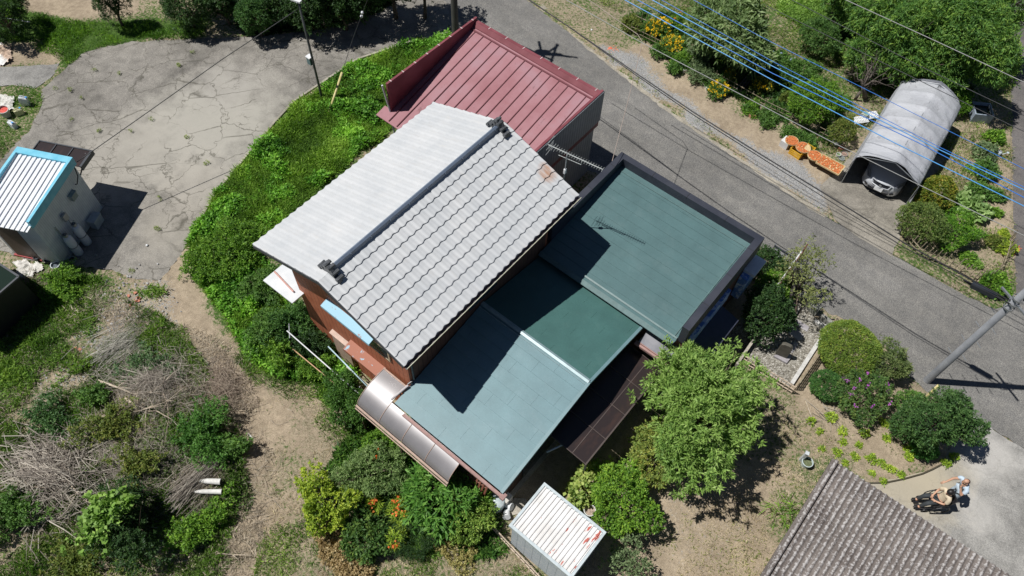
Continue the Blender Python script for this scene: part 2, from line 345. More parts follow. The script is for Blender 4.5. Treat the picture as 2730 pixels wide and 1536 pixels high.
def concrete(name,base,crack=1.,dark=.5,spk=.5,grn=0.,spots=()):
    m,t,b=newmat(name); v=coords(t); n1=noise(t,v,.32,6,.62); n2=noise(t,v,1.6,7,.68,.4); n3=noise(t,v,26,4,.7)
    c=ramp(t,[(.34,sc_(base,1-dark*.6)),(.5,base),(.66,sc_(base,1.22))],n1); c=mix(t,.45,c,ramp(t,[(.35,sc_(base,.55)),(.6,sc_(base,1.3))],n2))
    c=mix(t,.7,c,ramp(t,[(.36,(.3,.3,.3)),(.5,(.5,.5,.5)),(.64,(.72,.72,.7))],noise(t,v,75,2)),'OVERLAY'); c=mix(t,spk,c,ramp(t,[(.32,(.25,.25,.25)),(.5,(.5,.5,.5)),(.66,(.8,.8,.76))],n3),'OVERLAY')
    for (su,sv,sr,col_,st) in spots:
        p=nd(t,'ShaderNodeVectorMath',operation='DISTANCE'); t.links.new(v,p.inputs[0]); p.inputs[1].default_value=(*at(su,sv)[:2],.012)
        q2=nd(t,'ShaderNodeMath',operation='MULTIPLY_ADD'); q2.inputs[1].default_value=-1/sr; t.links.new(p.outputs['Value'],q2.inputs[0]); t.links.new(noise(t,v,.8,6,.7),q2.inputs[2])
        c=mix(t,ramp(t,[(-.0,0.),(.45,st)],_o(t,q2.outputs[0],.25)),c,col_)
    if crack:
        w=nd(t,'ShaderNodeMapping'); q=noise(t,v,2.6,3); wm=nd(t,'ShaderNodeVectorMath',operation='MULTIPLY_ADD'); wm.inputs[1].default_value=(.7,.7,0); t.links.new(q,wm.inputs[0]); t.links.new(v,wm.inputs[2])
        for s,wd,mk in ((.62,.018,.4),(1.7,.03,.5)):
            vo=nd(t,'ShaderNodeTexVoronoi',feature='DISTANCE_TO_EDGE'); vo.inputs['Scale'].default_value=s; t.links.new(wm.outputs[0],vo.inputs['Vector'])
            l=ramp(t,[(0,1.),(wd,0.)],vo.outputs[0]); k=ramp(t,[(mk,0.),(mk+.08,1.)],noise(t,v,.25,3)); f=nd(t,'ShaderNodeMath',operation='MULTIPLY'); t.links.new(l,f.inputs[0]); t.links.new(k,f.inputs[1])
            f2=nd(t,'ShaderNodeMath',operation='MULTIPLY'); t.links.new(f.outputs[0],f2.inputs[0]); f2.inputs[1].default_value=.75*crack; c=mix(t,f2.outputs[0],c,(.07,.065,.05))
    if grn: c=mix(t,ramp(t,[(.68,0.),(.74,grn)],noise(t,v,3.1,5,.7)),c,(.12,.17,.04))
    t.links.new(c,b.inputs['Base Color']); b.inputs['Roughness'].default_value=.9; b.inputs['Specular IOR Level'].default_value=.25; bump(t,b,n3,.4,.01); return m
MT['concrete']=concrete('lot_concrete',(.225,.21,.19),1.,.9,.55,.9,[(560,330,5.5,(.42,.4,.35),.75),(330,420,4.5,(.38,.355,.31),.6),(480,600,3.,(.36,.33,.28),.5),(600,230,2.5,(.35,.33,.3),.5),(520,480,2.6,(.4,.37,.32),.6)]); MT['asph']=asphalt('road_asphalt',(.185,.18,.174)); MT['yardc']=concrete('yard_concrete',(.27,.262,.25),.2,.9,.5,0.,[(2400,1270,3.2,(.42,.37,.28),.8),(2480,1240,2.2,(.42,.37,.28),.7),(2640,1220,1.8,(.5,.48,.45),.6),(2600,1360,1.2,(.5,.48,.45),.5)]); MT['drivec']=concrete('driveway_concrete',(.25,.23,.2),.5,.6,.5)
MT['asph2']=asphalt('lane_asphalt',(.14,.13,.13))
MT['kerbc']=concrete('kerb_concrete',(.36,.33,.28),0,.5,.5)
poly_sheet('parking_lot',rough_edge(LOT),.012,MT['concrete'],'cracked grey concrete lot and access road in the upper left')
poly_sheet('paving_slab',rough_edge(SLAB),.012,MT['yardc'],'pale concrete slab at the left edge')
poly_sheet('road',rough_edge(ROAD,.04),.008,MT['asph'],'worn grey asphalt road running diagonally past the houses')
poly_sheet('side_lane',rough_edge(LANE,.02),.004,MT['asph2'],'narrow asphalt lane along the right edge')
poly_sheet('concrete_yard',rough_edge(YARD,.04),.016,MT['yardc'],'pale stained concrete yard where two people are')
poly_sheet('driveway',rough_edge(DRIVE,.03),.016,MT['drivec'],'concrete driveway in front of the fabric carport')
# washed concrete verge strips with curb along the road's far side
VE=dw((1310,-20),(1470,118),(1690,292),(1895,430),(2070,548)); VI=[(p[0]+.22,p[1]+.26) for p in VE]
poly_sheet('road_verge',rough_edge(VE+VI[::-1],.05),.013,concrete('verge_concrete',(.33,.3,.25),.3,.6,.6,.8),'crumbling pale concrete strip along the far road edge')
m=M(); LE=dw((1200,55),(1126,84),(1040,105),(900,150),(820,203),(740,256),(690,310),(640,370),(590,430),(540,490),(510,543))
for a,b in zip(LE[:-1],LE[1:]): m.bar((*a,.0),(*b,.0),.1,.16)
m.build('lot_kerb',MT['kerbc'],kind='structure',label='low mossy kerb between the lot and the grass bank')
m=M(); m.prism(PLOT,-.02,.03); gm,t,b=newmat('plot_pebbles'); v=coords(t)
vo=nd(t,'ShaderNodeTexVoronoi'); vo.inputs['Scale'].default_value=19; t.links.new(v,vo.inputs['Vector']); c=ramp(t,[(0,(.07,.06,.05)),(.35,(.24,.22,.18)),(.7,(.4,.38,.33)),(1,(.6,.57,.52))],vo.outputs['Color'])
ed=nd(t,'ShaderNodeTexVoronoi',feature='DISTANCE_TO_EDGE'); ed.inputs['Scale'].default_value=19; t.links.new(v,ed.inputs['Vector']); c=mix(t,ramp(t,[(0,.7),(.12,0.)],ed.outputs[0]),c,(.06,.05,.04)); t.links.new(c,b.inputs['Base Color']); b.inputs['Roughness'].default_value=.8; bump(t,b,ed.outputs[0],.8,.03)
m.build('gravel_bed',gm,kind='structure',label='pale pebble bed around the standing stone')
# ---------------- buildings ----------------
def groove(name,c1,c2,axis=0,period=.12,wid=.06,rough=.6,stretch=None,dk=.35,var_s=3,metal=0.,phase=0.,bm=.4):
    """boards or ribs: narrow real grooves between boards, as dark joint lines plus bump"""
    m,t,b=newmat(name); v=coords(t); col=ramp(t,[(.35,c1),(.65,c2)],noise(t,coords(t,stretch),var_s,5,.6))
    s=nd(t,'ShaderNodeSeparateXYZ'); t.links.new(v,s.inputs[0]); d=nd(t,'ShaderNodeMath',operation='MULTIPLY_ADD'); d.inputs[1].default_value=1/period; d.inputs[2].default_value=100+phase; t.links.new(s.outputs[axis],d.inputs[0])
    fr=nd(t,'ShaderNodeMath',operation='FRACT'); t.links.new(d.outputs[0],fr.inputs[0]); l=ramp(t,[(0,1.),(wid,1.),(wid+.04,0.),(1,0.)],fr.outputs[0])
    col=mix(t,l,col,sc_(c1,dk)); t.links.new(col,b.inputs['Base Color']); b.inputs['Roughness'].default_value=rough; b.inputs['Metallic'].default_value=metal
    bump(t,b,ramp(t,[(0,0.),(wid,0.),(wid+.04,1.),(1,1.)],fr.outputs[0]),bm,.02); return m
# --- white-roofed two-storey house ---
HX0,HX1,HY0,HY1=-13.85,-8.75,6.4,13.4; RX0,RX1,RY0,RY1=-14.5,-8.12,5.82,13.98; RXm,ZE,ZR=-11.27,5.7,6.88
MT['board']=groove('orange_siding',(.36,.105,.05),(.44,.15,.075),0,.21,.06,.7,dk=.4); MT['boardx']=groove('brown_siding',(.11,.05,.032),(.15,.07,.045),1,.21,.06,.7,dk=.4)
def rust_mask(t,v,lo=.6): return ramp(t,[(lo,0.),(lo+.07,1.)],noise(t,v,1.3,7,.7))
def white_tile():
    m,t,b=newmat('white_pressed_tile'); v=coords(t); c=ramp(t,[(.3,(.48,.495,.51)),(.7,(.57,.575,.58))],noise(t,v,1.1,5,.6))
    c=mix(t,ramp(t,[(.55,0.),(.75,.35)],noise(t,coords(t,(.5,3,1)),2.2,5,.7)),c,(.5,.47,.43))
    # rust stain running down from the far gable edge
    p=nd(t,'ShaderNodeVectorMath',operation='DISTANCE'); t.links.new(v,p.inputs[0]); p.inputs[1].default_value=(4.55,7.35,6.02)
    mp=nd(t,'ShaderNodeMath',operation='MULTIPLY_ADD'); mp.inputs[1].default_value=-1.3; mp.inputs[2].default_value=1.; t.links.new(p.outputs['Value'],mp.inputs[0])
    nz=noise(t,coords(t,(.8,4.,1)),2.,4,.6); f=nd(t,'ShaderNodeMath',operation='MULTIPLY'); t.links.new(mp.outputs[0],f.inputs[0]); t.links.new(nz,f.inputs[1])
    c=mix(t,ramp(t,[(.22,0.),(.46,.75)],f.outputs[0]),c,(.42,.19,.08)); t.links.new(c,b.inputs['Base Color']); b.inputs['Roughness'].default_value=.5; b.inputs['Specular IOR Level'].default_value=.35; return m
MT['tile']=white_tile()
house=thing('white_roofed_house','two-storey orange-boarded house under a white wavy tile roof, centre of the photo','house',(HX0,HY0,0))
m=M(); m.box(HX0,HX1,HY0,HY1,0,5.55); m.add([(HX0,HY0,5.55),(HX1,HY0,5.55),(RXm,HY0,6.7),(HX0,HY1,5.55),(HX1,HY1,5.55),(RXm,HY1,6.7)],[(0,1,2),(5,4,3)]); 
m2=[]
m=M(); t_=.02
m.obox((HX0,HY0,0),(HX1-HX0,0,0),(0,.12,0),(0,0,5.5),0); m.obox((HX0,HY1-.12,0),(HX1-HX0,0,0),(0,.12,0),(0,0,5.5),0)
m.add([(HX0,HY0,5.5),(HX1,HY0,5.5),(RXm,HY0,6.62),(HX0,HY0+.12,5.5),(HX1,HY0+.12,5.5),(RXm,HY0+.12,6.62)],[(0,1,2),(5,4,3)],0)
m.add([(HX0,HY1-.12,5.5),(HX1,HY1-.12,5.5),(RXm,HY1-.12,6.62),(HX0,HY1,5.5),(HX1,HY1,5.5),(RXm,HY1,6.62)],[(0,1,2),(5,4,3)],0)
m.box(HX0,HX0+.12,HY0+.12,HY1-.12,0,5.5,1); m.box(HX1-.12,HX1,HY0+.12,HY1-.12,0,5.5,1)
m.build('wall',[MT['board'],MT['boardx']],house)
def tile_slope(xa,za,xb,zb,y0,y1,n,name,par,amp=1.):
    # xa,za at the ridge, xb,zb at the eave; n courses, wavy across y
    P=.3; ny=int((y1-y0)/P*8); ys=np.linspace(y0,y1,ny+1); mm=M(); A=Vector((xa,0,za)); B=Vector((xb,0,zb)); d=(B-A); L=d.length; d/=L; nrm=Vector((0,0,1))-d*d.z; nrm.normalize()
    wv=[amp*(.008*math.sin(2*math.pi*(y-y0)/P)+.004*math.sin(4*math.pi*(y-y0)/P)) for y in ys]
    for i in range(n):
        s0,s1=L*i/n,L*(i+1)/n+.012; rows=[(s0,.0),(s0+(s1-s0)*.5,.014),(s1-.03,.032),(s1,.032),(s1-.01,-.01)]
        for k in range(len(rows)-1):
            vs=[];fs=[]
            for (s,h) in rows[k:k+2]:
                for j,y in enumerate(ys):
                    hh=h+(wv[j] if h>=0 else 0)+.002; sw=s+(.022*math.sin(2*math.pi*(y-y0)/P+.6) if s>=s1-.03 else 0)
                    p=A+d*sw+nrm*hh; vs.append((p.x,y,p.z))
            q=ny+1
            for j in range(ny): fs.append((j,j+1,q+j+1,q+j) if d.x<0 else (j,q+j,q+j+1,j+1))
            mm.add(vs,fs)
    # underside and verge
    mm.obox(A+Vector((0,y0,-.06)),d*L,(0,y1-y0,0),nrm*.04,0)
    return mm.build(name,MT['tile'],par)
roof=tile_slope(RXm,ZR,RX1,ZE,RY0,RY1,9,'roof_slope',house); roofL=tile_slope(RXm,ZR,RX0,ZE,RY0,RY1,9,'roof_slope',house,.6)
MT['darkv']=plain('dark_grey_trim',(.05,.055,.065),.5); MT['cream']=plain('cream_trim',(.55,.44,.3),.6)
m=M()
for xa,xb in ((RXm,RX1),(RXm,RX0)):
    for y in (RY0-.03,RY1): m.obox((xa,y,ZR-.14),(xb-xa,0,ZE-ZR),(0,.03,0),(0,0,.13))
m.box(RX0-.02,RX0+.01,RY0,RY1,ZE-.13,ZE-.02)
m.build('bargeboard',MT['darkv'],house)
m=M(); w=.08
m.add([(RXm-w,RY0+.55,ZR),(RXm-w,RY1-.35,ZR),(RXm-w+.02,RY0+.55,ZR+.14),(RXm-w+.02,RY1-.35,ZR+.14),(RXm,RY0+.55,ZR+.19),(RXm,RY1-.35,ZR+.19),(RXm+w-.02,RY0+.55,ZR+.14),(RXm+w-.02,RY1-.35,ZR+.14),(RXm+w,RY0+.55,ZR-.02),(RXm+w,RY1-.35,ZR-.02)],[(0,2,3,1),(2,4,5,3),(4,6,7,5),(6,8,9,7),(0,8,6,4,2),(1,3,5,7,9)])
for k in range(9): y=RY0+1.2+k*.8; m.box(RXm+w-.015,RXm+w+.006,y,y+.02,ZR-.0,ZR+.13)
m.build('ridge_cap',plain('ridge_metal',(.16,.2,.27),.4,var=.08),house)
MT['oni']=mottle('ridge_end_tile',(.05,.055,.06),(.13,.135,.145),8,.4,fine=.3)
def oni(y,s):
    m=M(); pr=[(-.42,-.16),(-.40,-.02),(-.3,.02),(-.24,.0),(-.2,.2),(-.1,.34),(0,.38),(.1,.34),(.2,.2),(.24,.0),(.3,.0),(.42,-.03),(.46,-.17)]
    n=len(pr); vs=[(RXm+a,y,ZR+b) for a,b in pr]+[(RXm+a*.9,y+s*.14,ZR+b*.93) for a,b in pr]
    m.add(vs,[tuple(range(n)),tuple(range(2*n-1,n-1,-1))]+[(i,i+n,(i+1)%n+n,(i+1)%n) for i in range(n)])
    for a,b in ((-.36,-.0),(-.22,.1),(-.1,.27),(.08,.27),(.22,.12),(.36,-.02)): m.tube([(RXm+a,y-s*.03,ZR+b),(RXm+a,y+s*.22,ZR+b+.01)],.062,8)
    m.tube([(RXm-.02,y-s*.05,ZR+.36),(RXm-.02,y+s*.2,ZR+.38)],.05,8)
    return m.build('ridge_end_tile',MT['oni'],house)
oni(RY0+.38,1); oni(RY1-.25,-1)
m=M(); gx=RX1+.07
m.add([(gx-.06,RY0,ZE-.03),(gx-.06,RY1,ZE-.03),(gx-.05,RY0,ZE-.11),(gx-.05,RY1,ZE-.11),(gx+.05,RY0,ZE-.11),(gx+.05,RY1,ZE-.11),(gx+.06,RY0,ZE-.05),(gx+.06,RY1,ZE-.05)],[(0,1,3,2),(2,3,5,4),(4,5,7,6)])
m.build('gutter',plain('dark_gutter',(.1,.08,.09),.5),house)
m=M(); m.tube([(gx+.06,RY0,ZE-.045),(gx+.06,RY1,ZE-.045)],.013,6); m.build('gutter_lip',plain('pale_lip',(.6,.6,.45),.5),house)
m=M(); m.tube([(gx,6.2,ZE-.1),(HX1+.06,6.52,ZE-.5),(HX1+.06,6.52,2.95),(HX1+.0,6.3,2.86)],.035,8); m.build('downpipe',plain('dark_pipe',(.05,.05,.055),.4),house)
# gable wall windows with hoods
def bluehood(name,c):
    mt,t,b=newmat(name); v=coords(t); r=noise(t,v,3.4,6,.7); t.links.new(mix(t,ramp(t,c,r),(.28,.5,.62),(.3,.09,.04)),b.inputs['Base Color']); b.inputs['Roughness'].default_value=.6; return mt
gl=newmat('dark_glass'); gl[2].inputs['Base Color'].default_value=(.03,.04,.05,1); gl[2].inputs['Roughness'].default_value=.12; MT['glass']=gl[0]
def window(x0,x1,z0,z1,y=HY0,par=house,sh=None):
    m=M(); 
    for a in ((x0,x0+.06,z0,z1),(x1-.06,x1,z0,z1),(x0+.06,x1-.06,z0,z0+.06),(x0+.06,x1-.06,z1-.06,z1),((x0+x1)/2-.03,(x0+x1)/2+.03,z0+.06,z1-.06)): m.box(a[0],a[1],y-.05,y-.01,a[2],a[3])
    f=m.build('window',MT['cream'],par); m=M(); m.box(x0+.06,x1-.06,y-.04,y-.015,z0+.06,z1-.06); m.build('pane',MT['glass'],f); return f
window(-11.9,-9.5,3.35,4.05)
m=M(); m.obox((-12.2,HY0-.3,4.2),(2.15,0,0),(0,.3,.08),(0,0,.03)); m.obox((-12.2,HY0-.3,4.12),(2.15,0,0),(0,.03,0),(0,0,.08)); m.build('window_hood',bluehood('blue_hood_paint',[(.6,0.),(.64,.8)]),house,)['label']='sky blue window hood with rust blotches'
window(-11.5,-9.95,1.1,2.15)
m=M(); m.obox((-11.55,HY0-.38,2.2),(1.66,0,0),(0,.38,.12),(0,0,.04)); m.obox((-11.55,HY0-.38,2.1),(1.72,0,0),(0,.03,0),(0,0,.1)); m.build('window_hood',bluehood('rust_hood_paint',[(.36,0.),(.42,1.)]),house)['label']='lower window hood rusted nearly all over'
m=M(); m.box(-12.5,-11.7,HY0-.12,HY0-.002,0,1.85); m.obox((-12.55,HY0-.16,1.85),(.9,0,0),(0,.16,.05),(0,0,.03)); m.build('shutter_box',plain('pinkish_shutter_box',(.47,.33,.26),.6),house)
m=M()
for k in range(14): m.tube([(-11.5+k*.12,HY0-.5,.15),(-11.5+k*.12,HY0-.5,1.15)],.014,5)
m.bar((-11.5,HY0-.5,1.15),(-9.9,HY0-.5,1.15),.04); m.bar((-11.5,HY0-.5,.15),(-9.9,HY0-.5,.15),.04); m.build('window_grille',plain('cream_rails',(.5,.45,.33),.5),house)
# side lean-to with small white roof
MT['paleroof']=mottle('small_white_roof',(.58,.6,.62),(.68,.69,.7),2,.5)
m=M(); m.obox((-15.12,5.88,2.98),(1.5,0,.1),(0,6.4,0),(0,0,.05)); m.build('lean_to_roof',MT['paleroof'],house)
m=M(); m.box(-14.95,HX0,7.3,12.2,0,2.9); m.build('lean_to_wall',MT['darkv'],house)
m=M(); m.tube([(-15.05,6.35,3.1),(-13.9,6.2,3.18)],.03,6); m.build('roof_rail',plain('pink_rail',(.55,.3,.25),.5),house)
m=M(); m.box(HX1+.0,HX1+.05,9.2,10.6,3.7,4.7); m.build('side_window',MT['glass'],house)
# --- green-roofed rear wing: gable with ridge along x, arched canopy and patio roof ---
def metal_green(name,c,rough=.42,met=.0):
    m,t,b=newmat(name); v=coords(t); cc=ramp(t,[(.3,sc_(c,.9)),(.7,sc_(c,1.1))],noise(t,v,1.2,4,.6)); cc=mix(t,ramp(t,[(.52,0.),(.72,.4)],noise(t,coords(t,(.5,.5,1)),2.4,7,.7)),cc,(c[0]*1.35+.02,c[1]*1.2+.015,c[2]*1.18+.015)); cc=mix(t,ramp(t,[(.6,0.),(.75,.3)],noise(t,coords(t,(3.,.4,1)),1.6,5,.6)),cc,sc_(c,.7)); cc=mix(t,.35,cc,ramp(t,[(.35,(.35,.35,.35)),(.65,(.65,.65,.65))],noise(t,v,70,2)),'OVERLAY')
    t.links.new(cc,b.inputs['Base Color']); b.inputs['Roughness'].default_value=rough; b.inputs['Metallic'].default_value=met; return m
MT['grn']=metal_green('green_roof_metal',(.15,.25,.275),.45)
wing=thing('green_gabled_wing','single-storey wing with a low green metal gable roof in front of the white-roofed house','annex',(-8.6,6,0))
GX0,GX1=-8.72,-4.24; YE,YRg,YV=5.63,9.86,13.06; ZE2,ZR2,ZV=2.6,3.38,2.72
def panels(p_lo,p_hi,xa,xb,n,plen,name,par,mt,stag=.5,step=.016,gap=.0):
    """courses along x between two heights; each panel a thin plate lifted at its lower edge"""
    (y0,z0),(y1,z1)=p_lo,p_hi; mm=M(); A=Vector((0,y0,z0)); B=Vector((0,y1,z1)); d=B-A; L=d.length; d/=L; nr=Vector((0,-d.z,d.y)); nr=nr if nr.z>0 else -nr
    for i in range(n):
        s0,s1=L*i/n,L*(i+1)/n; x=xa-(plen*((i*stag*1.37)%1) if plen else 0)
        while x<xb:
            xe=min(x+plen,xb) if plen else xb; xs_=max(x,xa)
            if xe-xs_>.02:
                xs2=xs_+(.004 if plen else 0); h0=step+random.uniform(0,.003); lo=A+d*s0+nr*h0; hi=A+d*s1+nr*.001; lb=A+d*s0-nr*.012; hb=A+d*s1-nr*.012
                v=[(xs2,lo.y,lo.z),(xe,lo.y,lo.z),(xe,hi.y,hi.z),(xs2,hi.y,hi.z),(xs2,lb.y,lb.z),(xe,lb.y,lb.z),(xe,hb.y,hb.z),(xs2,hb.y,hb.z)]
                fs=[(0,1,2,3),(7,6,5,4),(0,4,5,1),(1,5,6,2),(2,6,7,3),(3,7,4,0)]
                if d.y<0: fs=[f[::-1] for f in fs]
                mm.add(v,fs)
            x+=plen if plen else 1e9
    return mm.build(name,mt,par)
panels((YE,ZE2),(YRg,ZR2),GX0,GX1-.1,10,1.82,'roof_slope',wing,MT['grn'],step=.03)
panels((YV,ZV),(YRg,ZR2),GX0,GX1-.1,9,1.82,'roof_slope',wing,metal_green('shaded_green_roof_metal',(.055,.135,.125),.5),step=.014)  # slope turned away from the sun: its shade is put into a darker green
m=M(); m.obox((GX0,YRg-.08,ZR2+.02),(GX1-GX0-.06,0,0),(0,.08,.035),(0,0,.02)); m.obox((GX0,YRg,ZR2+.055),(GX1-GX0-.06,0,0),(0,.08,-.035),(0,0,.02)); m.obox((GX0,YRg-.16,ZR2-.03),(GX1-GX0-.06,0,0),(0,.025,0),(0,0,.04)); m.build('ridge_cap',plain('pale_green_trim',(.24,.33,.35),.4,.1),wing)
m=M(); m.obox((GX1-.1,YE-.02,ZE2-.08),(.1,0,0),(0,YRg-YE,ZR2-ZE2),(0,0,.12)); m.obox((GX1-.1,YRg,ZR2-.08),(.1,0,0),(0,YV-YRg,ZV-ZR2),(0,0,.12)); m.build('verge_trim',MT['grn'],wing)
m=M(); m.box(-8.6,-4.55,6.05,13.0,.12,2.55); m.add([(-4.55,6.05,2.55),(-4.55,13,2.55),(-4.55,YRg,3.3),(-4.7,6.05,2.55),(-4.7,13,2.55),(-4.7,YRg,3.3)],[(0,1,2),(5,4,3)]); m.build('wall',groove('brown_wing_wall',(.07,.04,.03),(.1,.06,.045),1,.2,.06,.7),wing)
m=M(); m.box(-4.53,-4.49,7.0,9.4,.4,2.2); m.build('window',MT['glass'],wing)
m=M(); m.box(-8.7,-4.4,5.95,13.1,-.02,.12); m.build('foundation',MT['kerbc'],wing)
MT['pinkgut']=plain('faded_pink_gutter',(.36,.22,.2),.6)
m=M(); m.box(GX0+.45,GX1+.12,YE-.13,YE-.03,ZE2-.13,ZE2-.06); m.box(GX0+.45,GX1+.12,YE-.14,YE-.12,ZE2-.06,ZE2-.01); m.build('gutter',MT['pinkgut'],wing)
m=M(); m.box(GX1-.03,GX1+.12,YE-.16,YE+.05,ZE2-.14,ZE2-.02); m.build('gutter_end',MT['pinkgut'],wing)
m=M(); m.tube([(-8.72,6.28,2.86),(-8.86,5.62,2.68)],.04,8); m.build('drain_pipe',plain('grey_drain',(.5,.47,.47),.4),wing)
m=M(); m.box(-4.9,-4.35,5.98,6.3,-.0,.5); m.build('corner_block',plain('white_render',(.6,.57,.52),.8),wing)
# arched polycarbonate canopy
am,t,b=newmat('bronze_polycarbonate'); b.inputs['Roughness'].default_value=.4; b.inputs['Specular IOR Level'].default_value=.6; t.links.new(ramp(t,[(.3,(.19,.18,.185)),(.7,(.28,.265,.27))],noise(t,coords(t),.8,4)),b.inputs['Base Color']); b.inputs['Metallic'].default_value=.2
canopy=thing('arched_canopy','bronze arched polycarbonate canopy along the left side of the green-roofed wing','canopy',(-9.8,5.05,0))
CX0,CX1=-9.85,-5.88
def arc(k,n=12): a=math.pi/2*k/n; return (4.98+1.28*(1-math.cos(a)), 1.95+.62*math.sin(a))
for q in range(4):
    x0=CX0+q*(CX1-CX0)/4; x1=CX0+(q+1)*(CX1-CX0)/4; m=M(); vs=[];fs=[]
    for k in range(13 if x0<-8.9 else 9):
        y,z=arc(k); y2=y; z=z if y2==y else z
        vs+=[(x0+.01,y2,z-(0 if y2==y else (y-y2)*0)),(x1-.01,y2,z)]
    for k in range(12 if x0<-8.9 else 8): fs.append((2*k,2*k+1,2*k+3,2*k+2))
    m.add(vs,fs); m.build('arched_sheet',am,canopy,smooth=True)
m=M()
for q in range(5):
    x=CX0+q*(CX1-CX0)/4; pts=[(x,arc(k)[0],arc(k)[1]+.012) for k in range(13) if (arc(k)[0]<5.58 or x<-8.8)]; m.tube(pts,.012,6)
m.bar((CX0,6.28,2.6),(-8.8,6.28,2.6),.05); m.bar((CX0-.02,4.93,1.93),(CX1+.02,4.93,1.93),.06,.09); m.bar((CX0-.02,4.87,1.84),(CX1+.02,4.87,1.84),.03); m.build('canopy_frame',plain('copper_brown_frame',(.42,.3,.24),.4),canopy)
for x in (CX0+.1,-7.9,CX1-.1):
    m=M(); m.bar((x,4.93,0),(x,4.93,1.9),.06); m.build('post',plain('brown_post',(.1,.06,.05),.5),canopy)
# dark slatted gate panel under the canopy's open end
slat=thing('slatted_rack','dark reddish wooden slatted rack under the green roof edge beside the arched canopy','rack',(-5.7,5.5,0))
m=M()
for k in range(6): m.bar((-5.7+k*.13,5.35+k*.02,.1),(-5.62+k*.13,5.8,1.6),.07,.03)
m.build('slats',plain('reddish_wood',(.22,.08,.05),.7),slat); rwb=plain('reddish_wood_bar',(.2,.09,.06),.7)
for y_,z_ in ((5.4,.5),(5.7,1.3)): m=M(); m.bar((-5.75,y_,z_),(-4.95,y_+.05,z_),.05); m.build('crossbar',rwb,slat)
# patio roof
pm,t,b=newmat('brown_tinted_sheet'); c=mix(t,ramp(t,[(.5,0.),(.75,.5)],noise(t,coords(t,(3,1,1)),1.2,4)),(.035,.026,.026),(.1,.055,.042)); t.links.new(c,b.inputs['Base Color']); b.inputs['Roughness'].default_value=.3; b.inputs['Alpha'].default_value=.93
patio=thing('patio_roof','dark brown tinted sheet roof over the patio on the green wing\'s right side','patio roof',(-4.1,8.2,0))
for k in range(4):
    y0=8.2+k*1.08; m=M(); m.obox((-4.55,y0+.02,1.98),(1.55,0,-.16),(0,1.04,0),(0,0,.012)); m.build('roof_sheet',pm,patio)
m=M()
for k in range(5): y=8.2+k*1.08; m.obox((-4.55,y-.015,1.995),(1.56,0,-.16),(0,.03,0),(0,0,.02))
m.box(-3.02,-2.97,8.17,12.55,1.77,1.86); m.box(-4.55,-4.5,8.17,12.55,1.93,2.02); m.obox((-3.55,8.2,1.885),(.03,0,0),(0,4.33,0),(0,0,.015)); m.build('frame',plain('bronze_frame',(.08,.06,.055),.45),patio)
for y in (8.4,12.3): m=M(); m.bar((-3.05,y,0),(-3.05,y,1.76),.07); m.build('post',MT['darkv'],patio)
m=M(); m.tube([(-4.2,7.75,1.75),(-3.95,8.3,1.75)],.03,6); m.build('drying_pole_bracket',MT['white'],patio)
# --- flat box-roofed wing with parapet ---
bw=thing('parapet_roofed_shop_wing','brown-walled wing with a sunken green roof inside a dark parapet, beside the road','annex',(-8.9,13.2,0))
BX0,BX1,BY0,BY1,BZ=-8.93,-2.84,13.2,18.07,3.8
cap=mottle('dark_parapet_metal',(.026,.03,.045),(.042,.046,.062),1.5,.55,fine=.3)
m=M(); w=.25
m.box(BX0,BX0+w,BY0+.35,BY1,2.9,BZ); m.box(BX0+w,BX1,BY1-w,BY1,2.9,BZ); m.box(BX1-w,BX1,BY0,BY1-w,2.9,BZ); m.build('parapet',cap,bw)
for x in (-7.4,-5.9,-4.3): m=M(); m.box(x,x+.015,BY1-w-.004,BY1+.004,BZ-.1,BZ+.004); m.build('cap_joint',MT['black'],bw)
for y in (14.4,15.9,17.3):
    for a_,b_ in ((BX1-w-.004,BX1+.004),(BX0-.004,BX0+w+.004)): m=M(); m.box(a_,b_,y,y+.015,BZ-.1,BZ+.004); m.build('cap_joint',MT['black'],bw)
panels((13.0,3.02),(BY1-w,3.42),BX0+w,BX1-w,13,0,'roof_slope',bw,metal_green('sea_green_roof_metal',(.08,.15,.155),.5),step=.012)
m=M(); m.obox((-8.7,12.86,2.93),(5.6,0,0),(0,.14,.1),(0,0,.03)); m.obox((-6.9,13.12,3.05),(3.8,0,0),(0,.05,.03),(0,0,.015)); m.obox((BX0+w,BY1-w-.25,3.415),(BX1-BX0-2*w,0,0),(0,.03,0),(0,0,.02)); m.obox((BX1-w-.14,13.1,3.05),(.03,0,0),(0,4.5,.37),(0,0,.02)); m.build('eave_flashing',plain('pale_green_flashing',(.11,.18,.18),.4),bw)
MT['brownsid']=groove('brown_vertical_siding',(.13,.06,.042),(.17,.08,.055),1,.16,.07,.7)
m=M(); m.box(BX0+.03,BX1-.03,BY0+.05,BY1-.03,.0,2.9); m.build('wall',MT['brownsid'],bw)
m=M(); m.box(-4.1,-2.86,12.62,13.2,2.28,2.4); m.obox((-4.12,12.6,2.4),(1.27,0,0),(0,.85,.1),(0,0,.03)); m.build('small_flat_roof',mottle('grey_flat_metal',(.2,.2,.23),(.34,.34,.37),1.6,.38,.3),bw)
m=M(); m.box(-4.2,-2.75,12.48,12.56,2.28,2.38); m.box(-4.2,-2.75,12.57,12.6,2.32,2.42); m.build('gutter',MT['pinkgut'],bw)
m=M(); m.box(-3.9,-2.95,12.7,13.2,0,2.25); m.build('porch_wall',MT['darkv'],bw)
